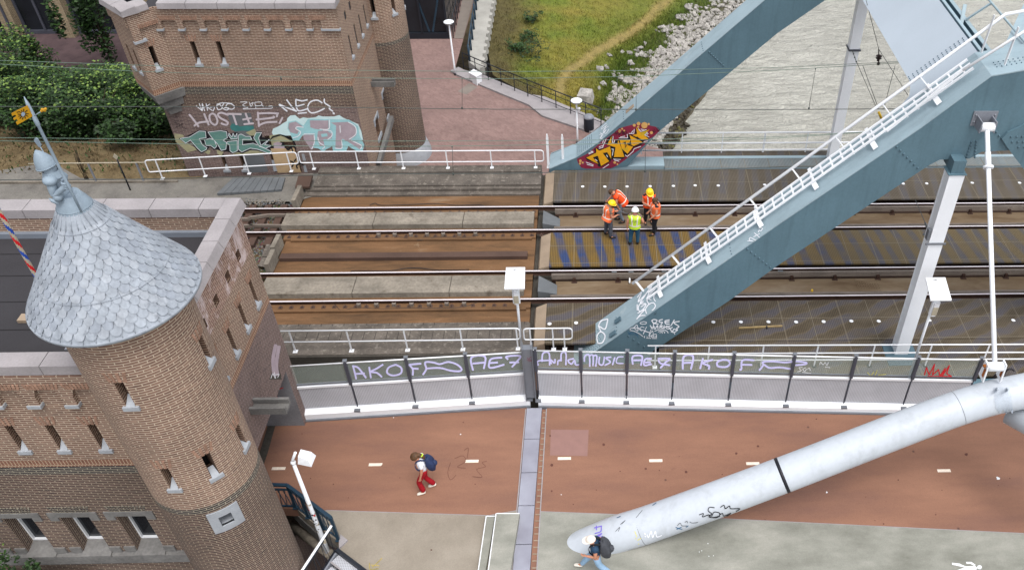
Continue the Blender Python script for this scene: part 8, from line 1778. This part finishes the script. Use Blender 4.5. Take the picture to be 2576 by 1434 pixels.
person('bareheaded person in orange vest and black trousers on the right, hand lowered', f4, rad(190), dict(head=(.05, 0, 1.59), crown=(.05, 0, 1.67), el=(.03, .25, 1.14), wl=(.22, .2, .93), er=(.02, -.2, 1.14), wr=(.2, -.16, 1.0), al=(.06, .12, .09), tl=(.22, .14, .035), kl=(.06, .1, .5), ar=(-.08, -.12, .09), tr=(.08, -.13, .035)), vest='orange_vest_pale', legs='black_cloth', hair='hair_brown', grp='workers on the tracks', B=1.15, h=.93)
f5 = ft((930, 1340), (1075, 1340), .02); f5.z = .02
person('person in bright yellow green vest and white helmet, seen from behind in blue jeans', f5, rad(84), dict(head=(.05, 0, 1.58), crown=(.05, 0, 1.66), el=(-.08, .26, 1.14), wl=(-.06, .27, .9), er=(-.1, -.32, 1.18), wr=(.06, -.22, 1.02), al=(-.04, .16, .09), tl=(.1, .2, .035), ar=(.02, -.12, .09), tr=(.16, -.13, .035), kl=(.03, .13, .5)), vest='lime_vest', legs='jeans', helmet='white_helmet', sleeve_mat='taupe_cloth', grp='workers on the tracks', B=1.15, h=.93, text=True)
fw_ = at(1077, 1232, Z=DZ)
person('person in red trousers and white shirt with long brown hair walking left', fw_, rad(187), dict(pel=(-.02, 0, .95), chest=(.05, 0, 1.3), neck=(.09, 0, 1.45), head=(.17, 0, 1.54), crown=(.17, 0, 1.62), look=(.85, .1, -.5), kl=(.2, .09, .54), al=(.1, .12, .1), tl=(.25, .13, .04), kr=(.02, -.08, .5), ar=(-.2, -.1, .12), tr=(-.06, -.11, .045), el=(.03, .22, 1.1), wl=(.1, .22, .86), er=(-.08, -.2, 1.1), wr=(.02, -.2, .88)), legs='red_cloth', shoes='shoe_white', hair='hair_long', tail=True, pack=('navy_pack', 1.0), sleeve_mat='white_cloth', flare=1.35, B=.96, h=.95)
fm = at(1500, 1437, Z=DZ); 
person('person in pale cap, navy shirt and light jeans walking past the white tube', fm, rad(176), dict(pel=(-.02, 0, .93), chest=(.05, 0, 1.32), neck=(.09, 0, 1.48), head=(.14, 0, 1.58), crown=(.14, 0, 1.66), kr=(.26, -.1, .52), ar=(.44, -.12, .13), tr=(.59, -.13, .09), kl=(-.1, .1, .5), al=(-.42, .11, .16), tl=(-.28, .12, .05), el=(.0, .23, 1.12), wl=(.24, .16, 1.06), er=(-.2, -.26, 1.2), wr=(-.34, -.24, 1.0)), legs='pale_jeans', shoes='shoe_white', cap='cap_cloth', hair=None, pack=('grey_pack', 1.2), sleeve_mat='navy_cloth', B=1.1, h=.89)
# ================================================================== planting, bank, rocks
rn = random.Random(11)
def leaf_cloud(mb, c, rx, ry, rz, n, size, rn, mats=3, zmin=None, light_up=True):
    """leaf sprays scattered in lumps through an uneven volume"""
    lumps = [(V((rn.gauss(0, .5), rn.gauss(0, .5), rn.gauss(.1, .45))), rn.uniform(.3, .6)) for _ in range(13)]
    for _ in range(n):
        l, r = rn.choice(lumps); d = V((rn.gauss(0, 1), rn.gauss(0, 1), rn.gauss(0, 1))).normalized()*r*rn.random()**.33; p = l+d
        p = c+V((p.x*rx, p.y*ry, p.z*rz))
        if zmin is not None and p.z < zmin: p.z = zmin+rn.random()*.3
        s = size*rn.uniform(.6, 1.35); a = rn.uniform(0, 6.28); t = rn.uniform(-.7, .9); u = V((cos(a), sin(a), rn.uniform(-.5, .5))).normalized(); v = V((-sin(a)*cos(t), cos(a)*cos(t), sin(t)))
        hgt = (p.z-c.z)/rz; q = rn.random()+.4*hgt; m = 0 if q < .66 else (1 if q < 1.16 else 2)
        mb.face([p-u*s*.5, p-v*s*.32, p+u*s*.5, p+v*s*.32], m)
def tree(nm, lab, cat, x, y, z0, rx, ry, rz, n, size, grp=None, trunk=.09, seed=0, hgt=None):
    r_ = random.Random(seed); root = empty(nm, (x, y, z0), lab, cat, grp)
    cz_ = z0+(hgt if hgt else rz*.95); mb = MB(); top = V((x, y, cz_))
    mb.tube([V((x, y, z0-.2)), V((x+.05, y, z0+(cz_-z0)*.5)), top], [trunk, trunk*.75, trunk*.4], 7)
    for k in range(9):
        a = r_.uniform(0, 6.28); q = V((x+cos(a)*rx*.7, y+sin(a)*ry*.7, cz_+r_.uniform(-.3, .7)*rz)); s_ = V((x, y, z0+(cz_-z0)*r_.uniform(.3, .9))); mb.tube([s_, s_.lerp(q, .5)+V((0, 0, .12)), q], [trunk*.5, trunk*.3, .012], 5)
    part(mb, 'trunk', 'bark', root)
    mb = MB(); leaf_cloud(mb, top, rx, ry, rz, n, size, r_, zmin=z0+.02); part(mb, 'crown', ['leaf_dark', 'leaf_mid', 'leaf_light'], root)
sl_z = slope_z
TR_ = [  # picture position of the foot, size, words
 ((20, 345), 2.6, 1.7, 1.9, 'dense dark bush at the left edge of the photograph, above the dry slope'),
 ((150, 352), 2.5, 1.6, 1.7, 'dense dark bush second from the left, above the low fence'),
 ((280, 368), 2.5, 1.5, 1.7, 'dense dark bush right of the golden pennant'),
 ((400, 388), 2.0, 1.3, 1.5, 'dense dark bush against the foot of the far gatehouse'),
 ((-20, 290), 2.7, 2.0, 2.2, 'taller bush behind the one at the left edge'),
 ((120, 295), 2.6, 2.0, 2.1, 'tall bush in the middle row with pale green tips'),
 ((250, 310), 2.6, 1.9, 1.8, 'bush in the middle row behind the golden pennant'),
 ((350, 325), 2.0, 1.6, 1.7, 'bush in the middle row beside the turret'),
 ((10, 235), 2.2, 1.7, 2.0, 'light green young tree at the back left, before the paved lane'),
 ((110, 215), 1.6, 1.2, 1.9, 'pointed light green young tree before the paved lane'),
 ((190, 245), 2.4, 1.3, 1.2, 'low green bush at the back, below the paved lane'),
 ((300, 262), 2.0, 1.3, 1.3, 'low green bush at the back, below the slender tree')]
for i, ((px, py), rx, ry, rz, lab) in enumerate(TR_):
    p = at(px, py, Z=-1.2 if py > 350 else -1.9); z0 = sl_z(p.x, p.y)
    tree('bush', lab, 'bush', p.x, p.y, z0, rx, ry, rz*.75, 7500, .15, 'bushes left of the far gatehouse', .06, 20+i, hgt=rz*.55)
p = at(*Z1(850, 450), Z=-1.5); tree('slender_tree', 'slender pale green tree growing up along the left side of the turret', 'tree', p.x, p.y-.3, sl_z(p.x, p.y), 1.05, 1.0, 3.4, 3600, .22, None, .08, 44, hgt=3.5)
p = at(0, 1345, Y=11.0); tree('shrub', 'bright green shrub at the left edge beside the near gatehouse windows', 'shrub', p.x-.62, 11.2, -1.5, .5, .45, 1.1, 900, .09, None, .04, 61, hgt=2.5)
mb = MB(); r_ = random.Random(4)
for k in range(1100):
    x = r_.uniform(-15, -12.6); z = .34+r_.gauss(0, .06)-.2*r_.random()+.1*noise.noise(V((x*3, 0, 0))); p = V((x, 11.85-r_.random()*.12, z)); s = r_.uniform(.04, .08); a = r_.uniform(0, 6.3); u = V((cos(a), .3, sin(a))); v = V((-sin(a), .3, cos(a))); mb.face([p-u*s*.5, p-v*s*.35, p+u*s*.5, p+v*s*.35], r_.choice((1, 1, 2)))
tag(mb.build('climbing_ivy', ['leaf_dark', 'leaf_mid', 'leaf_light']), 'green ivy growing on the wall under the near windows', 'ivy')
# dead weeds in front of the low fence
mb = MB(); b = at(*Z1(630, 1335), Z=-.15)
for k in range(9): a = at(*Z1(530+k*4, 1060+30*k % 90), Y=b.y); mb.tube([b+V((.02*k, 0, 0)), b.lerp(a, .5)+V((r_.uniform(-.08, .08), 0, 0)), a.lerp(b, r_.uniform(0, .3))], .008, 4)
tag(mb.build('dead_weeds', 'bark'), 'thin dead brown stalks standing by the low fence', 'weeds')
mb = MB()
for k in range(3000):
    x = r_.uniform(-34, -16.2); y = r_.uniform(30.2, 34.5); z = slope_z(x, y) if y > 31.5 else -.15; s = r_.uniform(.05, .16); a = r_.uniform(0, 6.3); p = V((x, y, z)); d = V((cos(a), sin(a), 0))*s*.3
    mb.face([p-d, p+d, p+V((r_.uniform(-.1, .1), r_.uniform(-.1, .1), s))], r_.choice((0, 0, 1)))
tag(mb.build('dry_grass', ['dry_earth', 'leaf_mid']), kind='stuff')
# river bank: three measured lines, kerb, top of the rocks, water line
K_ = [at(*p, Z=-2.75) for p in ((1240, -60), (1228, 40), (1222, 110), (1240, 190), (1330, 240), (1420, 286), (1530, 345), (1600, 400))]
R_ = [at(*p, Z=-4.9) for p in ((1800, -60), (1720, 30), (1650, 75), (1605, 130), (1560, 180), (1540, 235), (1500, 300), (1520, 380))]
W_ = [at(*p, Z=-7.45) for p in ((1990, -60), (1920, 40), (1860, 105), (1810, 165), (1775, 215), (1745, 262), (1690, 345), (1640, 430))]
R_[6] = at(1478, 285, Z=-4.2); 
def pl3(L_, t): t = max(0, min(.99999, t))*(len(L_)-1); i = int(t); return L_[i].lerp(L_[i+1], t-i)
def bank(t, u):
    p = pl3(K_, t).lerp(pl3(R_, t), u) if u <= 1 else pl3(R_, t).lerp(pl3(W_, t), u-1) if u <= 2 else pl3(W_, t)+(pl3(W_, t)-pl3(R_, t)).normalized()*(u-2)*3
    n_ = noise.noise(V((p.x*.5, p.y*.5, 0)))*.12+noise.noise(V((p.x*1.7, p.y*1.7, 3)))*.05; return p+V((0, 0, n_ if u > .05 else 0))
trail = [at(*p, Z=-3.8) for p in ((1408, 260), (1412, 215), (1432, 180), (1462, 150), (1500, 115), (1560, 75), (1610, 38), (1655, -5), (1720, -60))]
trail = [V((p.x, p.y)) for p in trail]
def dtrail(p):
    q = V((p.x, p.y)); m = 9
    for a, b in zip(trail, trail[1:]): t = max(0, min(1, (q-a).dot(b-a)/(b-a).length_squared)); m = min(m, (q-(a+(b-a)*t)).length)
    return m
gdry, ggreen, glush, gbrown, gtan = [lin(c) for c in ((128, 118, 50), (98, 110, 36), (70, 94, 28), (86, 78, 44), (146, 126, 84))]
mixc = lambda a, b, t: tuple(x+(y-x)*max(0, min(1, t)) for x, y in zip(a, b))
def tint(p, t, u):
    n1 = noise.noise(V((p.x*.28, p.y*.28, 7)))+.5*noise.noise(V((p.x*.9, p.y*.9, 2)))
    c = mixc(ggreen, gdry, .45+n1*1.3); c = mixc(c, glush, (u-.55)*2.2+.3*n1)
    c = mixc(c, gbrown, (.27-u*(1 if t < .55 else 2.2)+.12*n1)*6)
    if u > 1.0: c = mixc(lin((70, 84, 34)), lin((84, 78, 64)), (u-1)*2)
    d = dtrail(p); c = mixc(gtan, c, (d-.18)/.25+.3*n1) if d < .8 else c
    if d < 1.6: c = mixc(c, gdry, .45*(1-d/1.6))
    return c
mb = MB(); NT2_, NU = 90, 60; cols = []; P = [[bank(i/NT2_, j/NU*2.6) for j in range(NU+1)] for i in range(NT2_+1)]
i0 = len(mb.v)
for i in range(NT2_+1):
    for j in range(NU+1): mb.v.append(P[i][j]); cols.append(tint(P[i][j], i/NT2_, j/NU*2.6))
for i in range(NT2_):
    for j in range(NU): a = i*(NU+1)+j; mb.idx((a, a+1, a+NU+2, a+NU+1), 0, None, True)
bo = mb.build('river_bank', 'bank_grass'); struct(bo)
ca = bo.data.color_attributes.new('tint', 'FLOAT_COLOR', 'POINT')
for i, c in enumerate(cols): ca.data[i].color = (*c, 1)
# blades
mb = MB(); bc = []
def blade_tuft(mb, p, s, n, rn, col):
    for _ in range(n):
        a = rn.uniform(0, 6.28); o = V((rn.gauss(0, .07), rn.gauss(0, .07), 0)); d = V((cos(a), sin(a), 0))*s*.12; tip = V((rn.gauss(0, .3), rn.gauss(0, .3), 1)).normalized()*s*rn.uniform(.6, 1.2)
        i = len(mb.v); mb.v += [p+o-d, p+o+d, p+o+tip]; mb.idx((i, i+1, i+2)); k = rn.uniform(.75, 1.35); bc.extend([tuple(x*k for x in col)]*3)
for k in range(15000):
    t, u = rn.random(), rn.uniform(.02, 1.25 if rn.random() < .8 else 1.7); p = bank(t, u)
    if dtrail(p) < .22: continue
    col = tint(p, t, u) if u < 1.05 else mixc(glush, ggreen, rn.random()); blade_tuft(mb, p-V((0, 0, .02)), rn.uniform(.08, .2)+(.08 if u > .8 else 0), 3, rn, col)
go = mb.build('tall_grass', 'grass_blade'); tag(go, kind='stuff'); ca = go.data.color_attributes.new('tint', 'FLOAT_COLOR', 'POINT')
for i, c in enumerate(bc): ca.data[i].color = (*c, 1)
# small shrubs in the grass
for i, (q, s, lab) in enumerate((((263, 155), .55, 'small dark green shrub in the grass, topmost of the group'), ((240, 300), .6, 'small dark green shrub in the grass, above the pair'), ((165, 375), .6, 'small dark green shrub in the grass, left of the lowest pair'), ((250, 410), .85, 'largest dark green shrub in the grass, right of the lowest pair'))):
    p = at(*Z3(*q), Z=-3.1); mb = MB(); leaf_cloud(mb, p+V((0, 0, s*.4)), s, s, s*.6, 380, .14, rn); tag(mb.build('shrub', ['leaf_dark', 'leaf_mid', 'leaf_mid']), lab, 'shrub', 'shrubs on the grass bank')
# riprap
def rock(mb, p, s, rn, mat=0):
    i = len(mb.v); R3 = Matrix.Rotation(rn.uniform(0, 6.3), 3, 'Z')@Matrix.Rotation(rn.uniform(-.9, .9), 3, 'X')@Matrix.Rotation(rn.uniform(-.5, .5), 3, 'Y')
    sx, sy, sz = s*rn.uniform(.7, 1.25), s*rn.uniform(.6, 1), s*rn.uniform(.45, .8)
    for a in (-1, 1):
        for b in (-1, 1):
            for c in (-1, 1): mb.v.append(p+R3@V((a*sx*rn.uniform(.35, .95), b*sy*rn.uniform(.35, .95), c*sz*rn.uniform(.5, 1))))
    mb.v += [p+R3@V((sx*1.05, 0, 0)), p+R3@V((-sx*1.05, .1*sy, 0)), p+R3@V((0, sy*1.05, 0)), p+R3@V((0, -sy*1.05, .1*sz))]
    # corner index a*4+b*2+c
    for f in ((0, 1, 3, 2), ): pass
    for q, ring_ in ((8, (4, 6, 7, 5)), (9, (0, 1, 3, 2)), (10, (2, 3, 7, 6)), (11, (0, 4, 5, 1))):
        for k in range(4): mb.idx((i+q, i+ring_[k], i+ring_[(k+1) % 4]), mat)
    mb.idx([i+k for k in (0, 2, 6, 4)], mat); mb.idx([i+k for k in (1, 5, 7, 3)], mat)
big = []
for k in range(4800):
    t = rn.random(); u = rn.uniform(1.0, 2.03)
    if u < 1.2 and noise.noise(V((t*30, u*4, 0))) < .05: continue
    s = rn.uniform(.08, .18)*(1.5 if rn.random() < .12 else 1); p = bank(t, u)+V((0, 0, s*.3)); big.append((s, p, 0 if u < 1.9 else 1))
for k in range(260):
    t = rn.random(); u = rn.uniform(.72, 1.0)
    if t > .35 and noise.noise(V((t*18, u*3, 5))) > .02: s = rn.uniform(.1, .26); big.append((s, bank(t, u)+V((0, 0, s*.2)), 0))
for k in range(90):
    t = rn.uniform(.8, 1); u = rn.uniform(1.95, 2.25); s = rn.uniform(.12, .26); p = bank(t, u); p.z = -7.6+rn.uniform(-.05, .12); big.append((s, p, 1))
big.sort(key=lambda q: -q[0])
# many hundreds of stones read as one dumped mass; the largest are individuals
protos = []
for k in range(8): mb = MB(); rock(mb, V((0, 0, 0)), 1.0, rn); protos.append(mb)
cam_p = V((0, 0, CH))
vis = sorted([b for b in big if b[2] == 0], key=lambda b: -b[0]/(b[1]-cam_p).length)[:120]
ids = set(id(b) for b in vis)
meshes = None
for n_, b in enumerate(vis):
    k = n_ % 8
    if meshes is None: meshes = [None]*8
    if meshes[k] is None: o = protos[k].build('rock', 'rock'); meshes[k] = o
    else: o = meshes[k].copy(); C.objects.link(o)
    o.location = b[1]; o.scale = (b[0]*1.05,)*3; o.rotation_euler = (0, 0, rn.uniform(0, 6.3)); tag(o, 'large pale grey angular rock on the bank between the grass and the river', 'rock', 'large rocks of the river bank')
mb = MB()
for b in big:
    if id(b) in ids: continue
    rock(mb, b[1], b[0], rn, b[2])
tag(mb.build('riprap', ['rock', 'rock_wet']), kind='stuff')
p = at(*Z3(645, 712), Z=-3.4); mb = MB(); mb.hexa([p+V((-.5, -.4, -.3)), p+V((.45, -.45, -.3)), p+V((.55, .4, -.3)), p+V((-.3, .5, -.3))], [p+V((-.4, -.35, .15)), p+V((.35, -.35, .1)), p+V((.45, .35, .2)), p+V((-.2, .4, .25))]); tag(mb.build('stone_block', 'rock'), 'large flat pale stone block lying in the grass by the quay railing', 'stone block')
